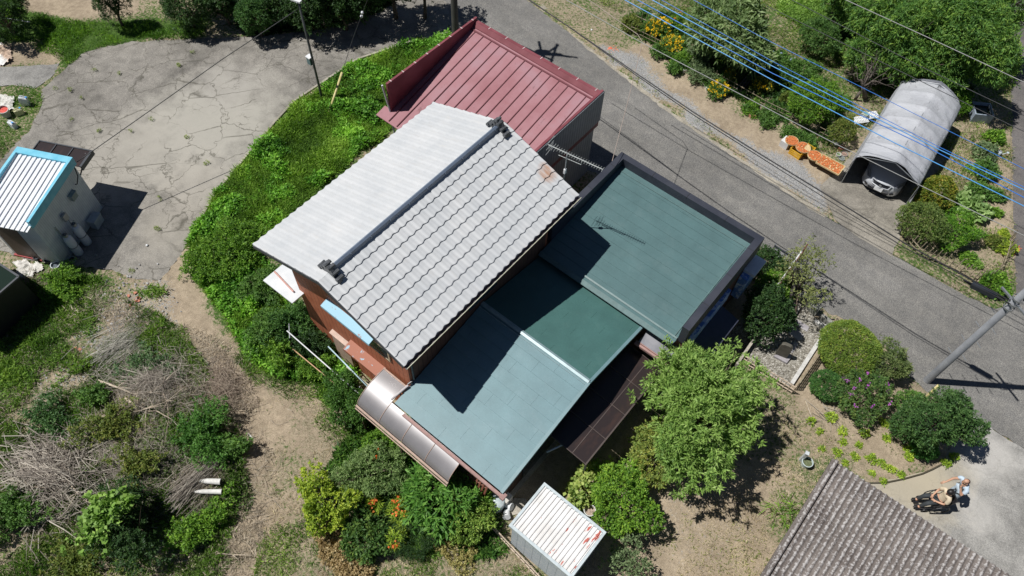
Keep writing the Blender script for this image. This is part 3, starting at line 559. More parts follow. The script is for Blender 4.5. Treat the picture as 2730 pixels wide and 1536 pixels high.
# blue and white signboards on the road-facing corner, and dark awning
sg,t,b=newmat('blue_white_signboard'); v=coords(t,(1,1.,1)); t.links.new(mix(t,ramp(t,[(.5,0.),(.56,1.)],noise(t,v,5,4,.7)),(.12,.25,.6),(.55,.66,.85)),b.inputs['Base Color']); b.inputs['Roughness'].default_value=.5
m=M(); m.box(BX1-.02,BX1+.1,13.6,16.2,2.1,2.75); m.build('signboard',sg,bw)['label']='long pale blue signboard under the parapet'
m=M(); m.box(BX1,BX1+.3,17.05,18.0,1.3,2.55,); m.build('corner_sign',sg,bw); m=M(); m.box(BX1-.02,BX1+.42,17.3,18.15,2.55,2.68); m.build('sign_top',MT['white'],bw)
m=M(); m.obox((BX1,13.3,2.05),(.85,0,-.22),(0,2.6,0),(0,0,.05)); m.build('awning',plain('navy_awning',(.04,.045,.07),.5),bw)
m=M(); m.box(BX1+.1,BX1+.32,13.0,14.1,1.2,1.45); m.build('air_pipe_box',plain('pale_blue_box',(.4,.5,.62),.5),bw)
# --- red-roofed shed-like building by the road ---
red=thing('red_roofed_workshop','grey-sided building with a faded red standing-seam roof beside the road','workshop',(-17.4,14.5,0))
QX0,QX1,QY0,QY1,QZ=-17.5,-10.98,14.1,19.62,4.5; 
def redmat():
    m,t,b=newmat('faded_red_metal'); v=coords(t); c=ramp(t,[(.3,(.27,.10,.115)),(.5,(.33,.15,.17)),(.7,(.34,.2,.23))],noise(t,v,.55,5,.6)); c=mix(t,.3,c,ramp(t,[(.35,(.4,.4,.4)),(.65,(.6,.6,.6))],noise(t,v,60,2)),'OVERLAY')
    c=mix(t,ramp(t,[(.62,0.),(.7,.6)],noise(t,coords(t,(1,.6,1)),2.6,6,.7)),c,(.13,.05,.055)); t.links.new(c,b.inputs['Base Color']); b.inputs['Roughness'].default_value=.6; return m
MT['red']=redmat(); zt,zb=4.16,2.98
m=M(); m.obox((QX0+.02,QY0,zb),(QX1-QX0-.04,0,0),(0,QY1-QY0-.2,zt-zb),(0,0,.03)); m.obox((-17.82,13.95,zb-.03),(3.6,0,0),(0,.52,.11),(0,0,.03)); m.build('roof_slope',MT['red'],red)
m=M(); n=15
for k in range(n):
    x=QX0+.32+k*.437; m.obox((x,QY0-.1,zb+.012),(.03,0,0),(0,QY1-QY0-.32,(zt-zb)*.96),(0,0,.045))
m.obox((QX0+.1,QY1-.42,zt-.035),(QX1-QX0-.2,0,0),(0,.06,.012),(0,0,.05)); m.build('standing_seams',plain('dark_seam_red',(.13,.03,.04),.6),red)
m=M(); m.box(QX0,QX0+.09,QY0+.3,QY1,2.6,QZ); m.box(QX0+.09,QX1-.1,QY1-.13,QY1,2.6,QZ-.12); m.obox((QX0+.09,QY1-.27,4.18),(QX1-QX0-.19,0,0),(0,.14,.16),(0,0,.03)); m.box(QX1-.1,QX1,QY0+1.2,QY1,2.6,QZ-.02)
m.build('parapet',mottle('dark_red_fascia',(.17,.04,.05),(.25,.075,.09),1.2,.55),red)
ck=plain('pale_caulk',(.55,.45,.45),.7)
for k in range(8): m=M(); m.box(QX0-.01,QX0+.1,QY0+.5+k*.68,QY0+.54+k*.68,QZ,QZ+.006); m.build('cap_screw',ck,red)
for k in range(7): m=M(); m.box(QX0+.8+k*.9,QX0+.83+k*.9,QY1-.14,QY1+.01,QZ-.12,QZ-.113); m.build('cap_screw',ck,red)
MT['greysid']=groove('grey_ribbed_siding',(.2,.225,.25),(.26,.285,.31),1,.16,.1,.55,dk=.3); MT['greysidx']=groove('grey_ribbed_siding_front',(.2,.225,.25),(.26,.285,.31),0,.16,.1,.55,dk=.3)
m=M(); m.box(QX1+.0,QX1+.035,QY0+.2,QY1+.02,2.9,QZ-.06); m.box(QX1-.03,QX1+.0,QY0+.4,QY1-.28,0,2.9); m.build('wall',MT['greysid'],red)
m=M(); m.box(QX0+.25,QX1-.04,QY0+.5,QY1-.3,0,2.9); m.build('front_wall',MT['greysidx'],red)
m=M(); m.tube([(-17.42,14.4,0),(-17.42,14.4,2.8),(-17.6,14.3,4.4)],.04,8); m.build('downpipe',plain('pale_pipe',(.55,.57,.58),.5),red)
m=M(); m.box(-16.9,-15.6,14.44,14.6,1.0,2.3); m.build('window',MT['glass'],red)
# ---------------- vegetation ----------------
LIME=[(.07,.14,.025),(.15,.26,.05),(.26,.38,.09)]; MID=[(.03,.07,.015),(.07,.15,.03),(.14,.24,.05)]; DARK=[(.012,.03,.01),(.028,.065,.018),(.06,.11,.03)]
YEL=[(.08,.14,.015),(.22,.3,.03),(.38,.42,.05)]; GREY=[(.05,.085,.035),(.12,.17,.08),(.21,.27,.13)]; OLIVE=[(.05,.08,.015),(.11,.15,.03),(.2,.2,.05)]; LUSH=[(.03,.08,.01),(.09,.19,.02),(.2,.33,.04)]; DRYC=[(.16,.12,.07),(.32,.26,.15),(.5,.43,.28)]
def crown_leaves(C,rad,ncl,K,L,Wd,pal,rng,droop=0.,shell=.62,rough=.28,top=.15,tone=.5,flat=.6,lobes=0,spread=.9):
    C=np.array(C); rad=np.array(rad)
    d=unit(rng.normal(size=(ncl,3))); d[:,2]=np.abs(d[:,2])*(1)-(rng.random(ncl)<.3)*rng.random(ncl)*1.1; d=unit(d)
    az=np.arctan2(d[:,1],d[:,0]); ph=rng.random(4)*6.28
    rr=1+rough*(np.sin(az*2+ph[0])*.4+np.sin(az*3+ph[1]+d[:,2]*2)*.45+np.sin(az*7+ph[2])*.25+np.sin(d[:,2]*6+ph[3]+az*4)*.3)
    if lobes:
        lc=unit(rng.normal(size=(lobes,3))); lc[:,2]=np.abs(lc[:,2]); k=(d@lc.T).max(1); rr*=.72+.36*np.clip((k-.55)/.45,0,1)
    q=(shell+(1-shell)*rng.random(ncl)**.6); P=C+d*rad*(rr*q)[:,None]
    t=rng.random((ncl,1))*tone+np.clip(fbm(P[:,0]*2+P[:,2],P[:,1]*2-P[:,2],1.2,3),0,1)[:,None]*(1-tone)
    P=np.repeat(P,K,0); dd=np.repeat(d,K,0); t=np.repeat(t,K,0)[:,0]; n=len(P)
    D=unit(dd*.7+rng.normal(size=(n,3))*spread+np.array([0,0,top-droop])); t=np.clip(t+rng.normal(0,.16,n),0,1)
    Lr=L*rng.uniform(.65,1.25,n); V=leafquads(P+rng.normal(0,L*.25,(n,3)),D,Lr,Lr*Wd,rng,flat)
    V[:,:,2]=np.maximum(V[:,:,2],.03)
    return V,palette(pal,t,rng)
def limbs(m,base,C,rad,n,r0,rng,h=None):
    base=Vector(base); C=Vector(C); fork=base.lerp(C,.45)+Vector(rng.normal(0,.05,3)); m.tube([base,base.lerp(fork,.5)+Vector((*rng.normal(0,.04,2),0)),fork],[r0,r0*.85,r0*.7],8)
    for i in range(n):
        a=2*math.pi*i/n+rng.random(); e=C+Vector((math.cos(a)*rad[0]*.75,math.sin(a)*rad[1]*.75,rad[2]*rng.uniform(-.2,.7))); mid=fork.lerp(e,.5)+Vector(rng.normal(0,.08,3))+Vector((0,0,.05))
        m.tube([fork,mid,e],[r0*.6,r0*.35,r0*.1],6)
        for _ in range(2):
            e2=mid+(e-mid)*.6+Vector(rng.normal(0,rad[0]*.3,3)); m.tube([mid,e2],[r0*.25,r0*.06],5)
def plant(name,label,cat,u,v,zc,rad,ncl,K,L,Wd,pal,seed=0,trunk=.05,nl=6,base=None,group=None,flowers=None,mat='leaf',extra=None,**k):
    rng=np.random.default_rng(seed+int(u*7+v)); c=at(u*K_,v*K_,zc) ; c=np.array(c); b=(c[0],c[1],0) if base is None else (*at(base[0]*K_,base[1]*K_)[:2],0)
    g0=float(gz(np.array(c[0]),np.array(c[1]))) if base is None and c[0]<-8 else 0.; c=c+np.array([0,0,g0]); b=(b[0],b[1],g0*.8); V,col=crown_leaves(c,rad,ncl,K,L,Wd,pal,rng,**k)
    if extra:
        for (dx,dy,dz,r2,n2) in extra:
            V2,c2=crown_leaves(c+np.array([dx,dy,dz]),r2,n2,K,L,Wd,pal,rng,**k); V=np.concatenate([V,V2]); col=np.concatenate([col,c2])
    r=thing(name,label,cat,b,0,group); quads('crown',V,col,MT[mat],r)
    if trunk:
        m=M(); limbs(m,b,c,rad,nl,trunk,rng)
        if extra:
            for e in extra: m.tube([Vector(b),Vector(c+np.array(e[:3]))],[trunk*.6,trunk*.2],6)
        m.build('trunk',MT['bark'],r,smooth=True)
    if flowers:
        fn,fr,fc=flowers; d=unit(rng.normal(size=(fn,3))); d[:,2]=np.abs(d[:,2])+.2; d=unit(d); P=c+d*np.array(rad)*rng.uniform(.95,1.12,(fn,1)); P=np.repeat(P,9,0)+rng.normal(0,fr*.5,(fn*9,3)); D=rng.normal(size=P.shape); D[:,2]=abs(D[:,2])
        quads('flowers',leafquads(P,D,fr,fr*.8,rng),palette([sc_(fc,.65),sc_(fc,.8)],rng.random(len(P)),rng),MT['leaf'],r,kind='stuff')
    return r
K_=K
# big tree in the yard
plant('broadleaf_tree','large light green broadleaf tree overlapping the patio roof','tree',1762,1035,2.5,(1.85,1.85,1.4),1500,18,.165,.27,[(.07,.14,.03),(.17,.27,.06),(.27,.37,.11)],1,.13,9,flat=.5,top=.35,lobes=12,rough=.6,tone=.4,shell=.45,extra=[(.4,-1.65,-.5,(.8,.7,.85),150),(-1.1,.95,-.1,(.8,.8,.7),150),(.8,.5,0,(.9,.9,.9),160)])
plant('yellow_green_shrub','yellowish green shrub tucked under the big tree beside the patio','shrub',1650,1140,.9,(.85,1.1,.75),900,9,.1,.4,[(.07,.12,.02),(.17,.22,.05),(.34,.33,.07)],2,.05)
plant('camellia_bush','dense bright green round bush right of the white storage shed','bush',1560,1262,.85,(1.05,1.25,.85),1800,9,.085,.5,[(.035,.09,.012),(.11,.22,.025),(.24,.36,.04)],3,.06,rough=.3,lobes=9)
plant('heart_leaf_vine','patch of pale round leaves and reddish ones left of the dense bright bush','vine',1478,1215,.45,(.5,.95,.45),260,5,.13,.85,[(.1,.18,.04),(.25,.32,.08),(.42,.42,.16)],4,0)
# shrubs on the right plot
plant('clipped_shrub','largest clipped round shrub with a reddish top beside the bamboo screen','shrub',2135,880,.75,(1.08,1.08,.85),3600,8,.07,.4,[(.05,.09,.015),(.12,.19,.03),(.24,.28,.05)],5,.06,rough=.05,shell=.9,extra=None)
plant('clipped_shrub','small clipped dark green ball shrub below the largest clipped shrub','shrub',2080,970,.42,(.57,.57,.48),1300,8,.06,.4,[(.02,.06,.015),(.05,.13,.03),(.12,.22,.05)],6,.04,rough=.07,shell=.88)
plant('loose_shrub','loose olive green shrub between the largest clipped shrub and the road','shrub',2232,918,.7,(.85,.75,.6),800,9,.1,.3,[(.035,.06,.02),(.09,.13,.04),(.18,.21,.08)],7,.05,rough=.35,lobes=7)
plant('crape_myrtle','shrub with purple flower heads right of the small ball shrub','shrub',2165,1000,.8,(.95,1.05,.7),1000,9,.09,.35,[(.03,.07,.02),(.07,.14,.035),(.17,.22,.06)],8,.05,rough=.35,lobes=8,flowers=(14,.07,(.45,.12,.5)))
plant('small_round_shrub','small bright green shrub left of the yellow pole guard by the grey utility pole','shrub',2282,1010,.45,(.4,.5,.42),420,8,.07,.4,MID,9,.03)
plant('tall_evergreen_shrub','tall dark evergreen shrub beside the yard corner and the yellow pole guard','shrub',2345,1065,1.3,(.95,.95,1.2),1700,9,.1,.32,[(.02,.05,.015),(.05,.11,.03),(.11,.19,.055)],10,.08,rough=.35,lobes=9,extra=[(.3,.9,.3,(.45,.45,.5),300),(1.0,.45,.2,(.5,.5,.55),350),(-.7,-.3,-.6,(.5,.5,.6),350)])
plant('curly_green_shrub','low curly bright green shrub at the foot of the tall evergreen shrub','shrub',2322,1125,.3,(.5,.42,.35),700,8,.05,.6,[(.03,.09,.02),(.06,.18,.04),(.12,.28,.07)],11,0,rough=.1)
# road corner by the shop wing
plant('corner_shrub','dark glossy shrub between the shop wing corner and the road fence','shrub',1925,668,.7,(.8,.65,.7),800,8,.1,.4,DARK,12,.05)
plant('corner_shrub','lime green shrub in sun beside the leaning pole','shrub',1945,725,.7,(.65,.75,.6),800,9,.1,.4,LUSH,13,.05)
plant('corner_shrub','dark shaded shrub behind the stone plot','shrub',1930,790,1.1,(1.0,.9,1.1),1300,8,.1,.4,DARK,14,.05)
plant('sparse_sapling','sparse sapling with airy crown overhanging the road edge','tree',2018,668,2.0,(.85,1.1,.8),330,7,.1,.35,[(.08,.1,.04),(.17,.2,.07),(.26,.27,.1)],15,.045,9,base=(2000,800),rough=.4,shell=.2,extra=[(.9,-.9,-.2,(.5,.5,.4),90)])
# trees upper right
BAM=[(.03,.08,.02),(.08,.17,.035),(.2,.3,.05)]
for i,(u,v,zc,rd,n,lb) in enumerate([(2205,40,2.2,(1.9,1.6,1.7),1900,'leafy evergreen tree left of the grove top edge, beside a dry clearing'),(2345,30,2.8,(2.2,1.9,2.0),2400,'tallest evergreen in the middle of the upper right grove'),(2300,130,2.0,(1.9,1.6,1.5),2000,'evergreen of the grove hanging over the bare tree'),(2440,130,2.4,(1.9,1.7,1.8),2200,'evergreen of the grove directly above the grey fabric carport'),(2475,20,2.8,(1.9,1.8,2.0),2000,'yellowish evergreen at the right end of the grove'),(2180,150,1.4,(1.0,.8,1.0),700,'small evergreen at the grove\'s lower left, next to dry grass')]):
    plant('evergreen_tree',lb,'tree',u,v,zc,rd,n,10,.19,.22,BAM,20+i,.12,8,group='evergreen trees of the upper right grove',droop=.5,lobes=11,rough=.35,tone=.5)
plant('loquat_tree','broad grey-green tree with long star-like leaves near the top edge','tree',1835,70,1.8,(2.0,1.9,1.3),850,10,.32,.24,[(.05,.09,.03),(.13,.19,.07),(.25,.31,.15)],30,.1,8,flat=.35,lobes=10,tone=.3,extra=[(1.6,-.5,-.3,(1.0,.9,.8),160)])
plant('round_garden_shrub','dark green rounded shrub in the dry clearing above the blue wires','shrub',2062,95,.9,(.95,.95,.85),1100,9,.1,.35,[(.03,.07,.02),(.06,.13,.03),(.12,.2,.05)],31,.05)
plant('hydrangea_bush','bush with pale blue flower heads under the blue wires','bush',1960,170,.6,(1.0,.75,.55),700,8,.12,.6,MID,32,.04,flowers=(14,.09,(.4,.48,.7)))
plant('citrus_bush','large bright green bush left of the carport','bush',2045,265,.9,(1.15,1.35,.85),1900,9,.085,.45,[(.03,.08,.01),(.09,.19,.02),(.2,.31,.035)],33,.06,lobes=9,rough=.3)
plant('citrus_bush','bright green bush above the large one left of the carport','bush',2010,190,.8,(1.1,.8,.7),1200,9,.09,.45,MID,34,.05)
plant('low_bush','olive bush touching the carport\'s left side','bush',2118,330,.6,(.6,.7,.5),600,9,.07,.45,OLIVE,35,.04)
plant('low_bush','green bush behind the wash tub right of the carport','bush',2408,262,.5,(.6,.7,.55),600,8,.1,.35,LUSH,36,.04)
# right garden
plant('variegated_shrub','rounded shrub with bronze leaves in front of the carport leg','shrub',2352,490,.8,(.8,.78,.75),1300,9,.085,.45,[(.04,.09,.01),(.13,.17,.02),(.33,.25,.04)],40,.05,rough=.15,shell=.8)
plant('garden_shrub','grey-green shrub at the right edge of the driveway','shrub',2320,560,.8,(.95,.85,.75),1200,9,.08,.4,[(.04,.08,.02),(.1,.15,.035),(.19,.23,.07)],41,.05)
plant('garden_shrub','bright spreading shrub nearest the curved bamboo fence','shrub',2405,583,.6,(.95,.78,.6),1300,9,.08,.35,[(.03,.09,.01),(.09,.21,.02),(.2,.34,.035)],42,.05,rough=.35,lobes=9)
plant('pumpkin_vine','pale big-leaved vine right of the variegated shrub','vine',2440,520,.25,(.7,.5,.2),110,5,.26,.9,[(.1,.17,.06),(.2,.3,.1),(.32,.42,.18)],43,0,flat=.3)
for i,(u,v,r_,pl,lb) in enumerate([(2478,385,.5,GREY,'leafy vegetable plant right of the carport, beside the watering can'),(2500,345,.4,LUSH,'pale vegetable plant at the lane edge above the watering can'),(2480,430,.5,MID,'vegetable plant in shade below the blue wires'),(2462,480,.45,MID,'eggplant-like plant on bare soil, largest in the right bed'),(2503,490,.35,MID,'drooping plant on bare soil beside the lane'),(2505,535,.22,LUSH,'small round plant alone on the bare soil near the lane'),(2440,425,.2,LIME,'small lime seedling in straw right of the carport'),(2530,625,.35,YEL,'yellow feathery plant by the right end of the bamboo fence'),(2505,610,.35,OLIVE,'bronze feathery plant inside the right end of the bamboo fence'),(2500,715,.55,LUSH,'grassy green clump outside the bamboo fence near the lane'),(2435,650,.3,LUSH,'small leafy plant in the middle of the fenced bed'),(2455,665,.2,LIME,'tiny leafy plant in the fenced bed'),(2525,590,.2,YEL,'tiny yellow plant next to the lane, above the fence end')]):
    plant('vegetable_plant',lb,'plant',u,v,r_*.5,(r_*1.1,r_,r_*.6),int(90+700*r_*r_),6,.06+.12*r_,.5,pl,50+i,0,rough=.3,flat=.4,group='low plants in the right garden')
# flower border along the gravel shoulder
for i,(u,v,r_,h,pl,fl,lb) in enumerate([(1590,62,.5,.45,OLIVE,None,'olive shrub at the upper end of the stick fence'),(1655,75,.6,.6,MID,(75,.06,(.95,.62,.02)),'tallest yellow-flowered bush at the border\'s upper end'),(1690,115,.55,.5,MID,(70,.06,(.95,.65,.03)),'yellow-flowered bush second along the border'),(1665,130,.5,.4,MID,None,'leafy green plant in front of the yellow flowers'),(1715,150,.5,.4,LUSH,None,'bright leafy plant mid-border above the white kerb piece'),(1700,170,.4,.35,MID,None,'low leafy plant next to the white kerb piece'),(1755,150,.6,.5,GREY,None,'feathery grey-green plant mid-border'),(1762,190,.55,.5,GREY,None,'feathery plant behind the white planter'),(1805,225,.5,.4,MID,(55,.055,(.95,.65,.03)),'round yellow-flowered bush right of the white planter'),(1835,190,.3,.4,OLIVE,(14,.05,(.85,.6,.03)),'thin dry plant with few yellow flowers'),(1915,215,.45,.5,OLIVE,(55,.055,(.95,.65,.03)),'yellow-flowered bush under the blue wires'),(1890,275,.4,.25,LUSH,None,'green plant in the brick-edged bed'),(1930,300,.45,.3,MID,None,'low plant at the lower end of the border'),(1990,335,.4,.3,MID,None,'leafy plant behind the second drying basket'),(2030,355,.45,.3,MID,None,'leafy plant behind the third drying basket'),(1720,60,.6,.5,LUSH,(3,.08,(.9,.15,.03)),'green bush with one red flower under the wires'),(1780,100,.7,.7,DARK,None,'dark bush under the star-leaved tree'),(1870,180,.7,.6,DARK,None,'dark shaded bush between blue wires'),(1980,245,.3,.3,OLIVE,None,'thin grey plant beside the large bright bush'),(1960,210,.4,.35,YEL,None,'lime plant at the foot of the hydrangea')]):
    plant('border_plant',lb,'plant',u,v,h*.6,(r_,r_*1.1,h*.7),int(250+1100*r_*r_),7,.085,.45,pl,80+i,0,rough=.6,flowers=fl,group='plants of the flower border along the road',shell=.4)
# upper left
plant('conifer','dark conifer cut by the upper left corner','tree',5,38,1.2,(1.2,1.2,1.2),1900,9,.1,.3,DARK,110,.1)
plant('conifer','slim dark conifer leaning over the grass strip at the top edge','tree',282,12,1.3,(.6,.75,1.3),1300,9,.09,.3,DARK,111,.08)
plant('conifer','broad dark tree at the top edge right of the slim conifer','tree',470,18,1.2,(1.25,1.1,1.2),2100,9,.1,.32,DARK,112,.1)
plant('evergreen_shrub','tall dark green shrub at the lot edge left of the lamp pole','shrub',645,48,1.0,(.95,.9,1.0),1800,9,.08,.45,[(.015,.045,.012),(.04,.1,.025),(.09,.17,.04)],113,.08,lobes=7)
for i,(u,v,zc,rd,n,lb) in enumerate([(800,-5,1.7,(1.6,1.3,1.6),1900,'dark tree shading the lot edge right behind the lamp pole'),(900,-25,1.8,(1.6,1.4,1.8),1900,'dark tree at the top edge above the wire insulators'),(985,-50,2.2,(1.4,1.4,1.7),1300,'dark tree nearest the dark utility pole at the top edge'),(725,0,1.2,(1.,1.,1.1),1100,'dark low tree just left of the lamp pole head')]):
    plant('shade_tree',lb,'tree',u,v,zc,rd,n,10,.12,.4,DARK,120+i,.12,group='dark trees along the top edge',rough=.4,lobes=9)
# left of the house
for i,(u,v,zc,rd,n,pl,lb) in enumerate([(745,815,.6,(.75,.9,.7),1200,[(.02,.06,.015),(.05,.12,.025),(.11,.2,.045)],'dark green bush against the orange gable wall'),(680,830,.45,(.7,.8,.5),900,MID,'green weed clump left of the gable wall'),(700,890,.35,(.6,.5,.4),500,LUSH,'bright leafy clump under the laundry poles\' upper end'),(790,860,.5,(.6,.65,.5),800,DARK,'dark bush between the laundry poles and the shutter box'),(795,925,.25,(.45,.6,.3),400,LUSH,'low round-leaved clump between two laundry poles'),(880,1010,.7,(.95,.8,.75),1500,[(.02,.06,.01),(.05,.12,.02),(.11,.2,.04)],'dense dark bush below the upper end of the arched canopy'),(600,610,.5,(.9,1.1,.5),1300,LUSH,'tall weed mass at the lower left end of the grass bank'),(520,660,.4,(.8,1.,.4),900,LUSH,'weed mass spilling onto the path below the lot'),(660,720,.35,(.8,.7,.35),800,MID,'weed mass below the low white roof')]):
    plant('wild_bush',lb,'bush',u,v,zc,rd,n,8,.09,.4,pl,130+i,.03,group='bushes left of the house',rough=.6,shell=.45)
# front garden
plant('golden_privet','yellow-green bush at the left end of the front garden','bush',818,1262,.8,(.95,.95,.85),850,9,.085,.6,YEL,150,.05,lobes=8,rough=.4)
plant('grey_leaf_bush','grey-green fine-leaved bush in the middle of the front garden','bush',935,1190,.7,(.95,1.2,.7),1400,9,.08,.35,[(.05,.1,.03),(.14,.21,.07),(.25,.33,.13)],151,.05,rough=.35,lobes=8)
plant('green_bush','bright green bush with orange lilies below the arched canopy','bush',975,1120,.5,(.8,.75,.5),1000,8,.09,.4,LUSH,152,.04,flowers=(3,.1,(.85,.2,.04)))
plant('star_leaf_bush','bush with large star-like bright leaves at the canopy\'s lower end','bush',1105,1245,.8,(1.15,1.2,.75),430,9,.24,.26,[(.03,.09,.015),(.08,.19,.03),(.17,.3,.06)],153,.05,flat=.35,tone=.4)
plant('yellowish_bush','yellowish green bush behind the front fence rail','bush',1180,1305,.6,(.8,.75,.6),900,9,.08,.5,[(.06,.12,.02),(.15,.24,.04),(.27,.34,.07)],154,.04)
plant('small_leaf_bush','small bright bush beside the plastic drum','bush',1205,1262,.5,(.35,.5,.4),450,8,.08,.5,LUSH,155,.04)
plant('dark_bush','dark leafy bush at the lower edge of the front garden','bush',915,1340,.45,(.9,.7,.45),600,8,.12,.45,[(.02,.05,.01),(.05,.11,.025),(.16,.24,.05)],156,.04)
plant('dark_bush','feathery dark bush in the centre of the front garden','bush',1040,1340,.4,(.9,.8,.4),900,9,.09,.15,DARK,157,.0)
plant('dark_bush','low dark foliage between the grey-green and star-leaved bushes','bush',1010,1230,.35,(.7,1.,.35),800,9,.09,.3,[(.02,.05,.01),(.05,.1,.02),(.1,.17,.04)],158,.0)
plant('dry_foliage','clump of browned dry leaves at the lower edge of the front garden','bush',860,1385,.15,(1.1,.6,.2),500,8,.11,.45,[(.16,.11,.05),(.3,.22,.11),(.4,.32,.18)],159,0)
plant('dry_foliage','yellowed dry clump in front of the front fence','bush',1140,1375,.15,(.9,.5,.2),400,8,.08,.4,[(.14,.12,.04),(.28,.24,.09),(.36,.34,.13)],160,0)
for i,(u,v,lb) in enumerate([(1010,1305,'upper orange lily clump in the front garden'),(995,1355,'lower lime lily clump with orange blooms'),(1000,1275,'orange lily pair near the star-leaved bush'),(940,1270,'single pinkish lily by the grey-green bush')]):
    plant('lily_clump',lb,'flower',u,v,.5,(.22,.28,.3),70,8,.16,.12,[(.1,.18,.02),(.25,.36,.04),(.4,.48,.06)],170+i,0,flowers=(3,.09,(.85,.22,.06)),group='lilies in the front garden')
for i,(u,v,zc,rd,n,lb) in enumerate([(1590,1355,.8,(.5,.45,.3),60,'thin branch with grey leaves right of the storage shed'),(1585,1425,.8,(1.1,.6,.4),170,'straggly branches with grey leaves at the bottom edge by the shed')]):
    plant('straggly_shrub',lb,'shrub',u,v,zc,rd,n,8,.1,.4,GREY,180+i,.03,9,shell=.1)
# debris heap bushes
for i,(u,v,zc,rd,n,pl,lb) in enumerate([(290,1080,.35,(.8,.8,.4),600,OLIVE,'dark bush in the middle of the brushwood heap'),(360,1180,.3,(.6,.6,.3),350,OLIVE,'shaded bush on the heap right of the branch pile'),(520,1100,.45,(1.0,.75,.5),1100,[(.02,.07,.012),(.06,.15,.025),(.12,.24,.05)],'green weed mound at the right side of the brushwood heap'),(600,1130,.3,(.4,.35,.4),300,MID,'small dark bush beside the white torn sack'),(330,1340,.6,(1.1,.9,.7),1300,DARK,'dark bush under the bright vine at the bottom left'),(285,1310,1.1,(.6,.75,.3),150,LIME,'bright round-leaved vine on top of the dark bush'),(130,1050,.25,(.9,.7,.3),600,[(.02,.06,.015),(.06,.13,.04),(.12,.2,.07)],'blue-green weed clump left of the heap'),(40,1300,.4,(.8,.9,.4),900,MID,'green weed clump at the left edge below the branch pile'),(500,1330,.3,(.6,.9,.35),700,LUSH,'lush weeds below the tied sticks'),(200,1420,.2,(1.2,.6,.2),500,OLIVE,'olive weeds along the bottom edge'),(380,930,.25,(1.0,.6,.25),500,[(.03,.07,.03),(.08,.14,.06),(.15,.22,.09)],'greyish weeds at the top of the heap'),(160,650+60,.3,(.8,.5,.3),700,LUSH,'bright weeds below the white hut'),(240,1000,.3,(.4,.4,.3),300,MID,'small weed clump beside the long pale branch')]):
    plant('heap_bush',lb,'bush',u,v,zc,rd,n,8,.1 if 'round' not in lb else .16,.4 if 'round' not in lb else .85,pl,190+i,.03,group='bushes around the brushwood heap',rough=.85,shell=.25,spread=1.2)
# small yellow-green seedlings on the flower bed
SEED=[(2120,1085,.22),(2175,1090,.25),(2120,1112,.16),(2065,1130,.14),(2105,1138,.2),(2225,1065,.2),(2230,1100,.2),(2255,1075,.28),(2290,1135,.3),(2320,1100,.2),(2330,1140,.18),(2190,1155,.25),(2215,1165,.2),(2150,1150,.18),(2240,1180,.22),(2265,1195,.15),(2190,1190,.16),(2125,1165,.15),(2400,1150,.2),(2380,1165,.22),(2090,1050,.3),(2040,1060,.2),(2060,1085,.15),(2430,1105,.16),(2285,1150,.2),(2160,1120,.14),(2220,1210,.14),(2165,1215,.18)]
_d=['beside the dead twigs','near the crape myrtle','in the open soil','at the bed centre','close to the curly shrub','near the dark kerb line','by the tall evergreen shrub']
s0=None
for i,(u,v,r_) in enumerate(SEED):
    plant('bedding_plant','small lime green bedding plant on the sandy flower bed','plant',u,v,r_*.35,(r_*.62,r_*.62,r_*.4),int(20+350*r_*r_),6,.09,.35,[(.07,.14,.015),(.2,.3,.03),(.4,.47,.06)],220+i,0,group='small bedding plants on the sandy flower bed',flat=.4)
# grass and weeds as uncountable cover
def cover(name,label,poly,dens,h,w,pal,seed,thr=0.,ns=.8,lean=.5,mat='grass',jit=.3,inner=None,mound=0.):
    rng=np.random.default_rng(seed); P=np.array(poly); a=P.min(0); b=P.max(0); n=int((b-a).prod()*dens); x=rng.uniform(a[0],b[0],n); y=rng.uniform(a[1],b[1],n)
    k=inpoly(x+(fbm(x,y,1.,3)-.5)*jit*2,y+(fbm(y,x,1.,3)-.5)*jit*2,poly); f=fbm(x,y,ns,4); k&=(f+rng.normal(0,.05,n))>thr
    for q in PAVED: k&=~inpoly(x,y,q)
    if inner is not None: k&=inner(x,y)
    x,y,f=x[k],y[k],f[k]; n=len(x); hh=h*rng.uniform(.5,1.3,n)*(.35+1.3*f); z=np.zeros(n)
    az=rng.random(n)*6.283+fbm(x,y,.6,2)*3; D=np.stack([np.cos(az)*lean,np.sin(az)*lean,np.ones(n)*rng.uniform(.3,1,n)],1); D+=rng.normal(0,.25,(n,3)); D[:,2]=np.maximum(D[:,2],.1)
    z=gz(x,y)+mound*np.clip((f-.42)/.25,0,1.3)*rng.random(n)**.6; t=np.clip(.15+.75*(fbm(x+31,y,1.1,4)-.25)*1.6+rng.normal(0,.18,n),0,1); V=leafquads(np.stack([x,y,z+.02],1),D,hh,hh*w,rng,.9)
    return quads(name,V,palette(pal,np.clip(t+(fbm(x-7,y+3,.7,4)-.5)*.8,0,1),rng,.25),MT[mat],None,None,label=label,kind='stuff')
BANK=PAINT[6][0]
free=lambda x,y:~((x>-17.5)&(x<-11)&(y>14.6)&(y<19.4))&~((x>-15)&(x<-8.7)&(y>6.4)&(y<13.4))
cover('long_grass','lush bright green long grass on the bank left of the house',BANK,1900,.26,.11,[(.045,.1,.015),(.13,.24,.03),(.27,.4,.07)],300,.0,lean=.7,inner=free)
cover('bank_weeds','broad-leaved weeds among the long grass on the bank',BANK,900,.13,.42,[(.035,.11,.012),(.12,.28,.03),(.24,.42,.055)],301,.46,ns=1.2,lean=1.0,inner=free,mound=.35)
PATHW=PAINT[3][0]
notpath=lambda x,y:~inpoly(x,y,PATHW)
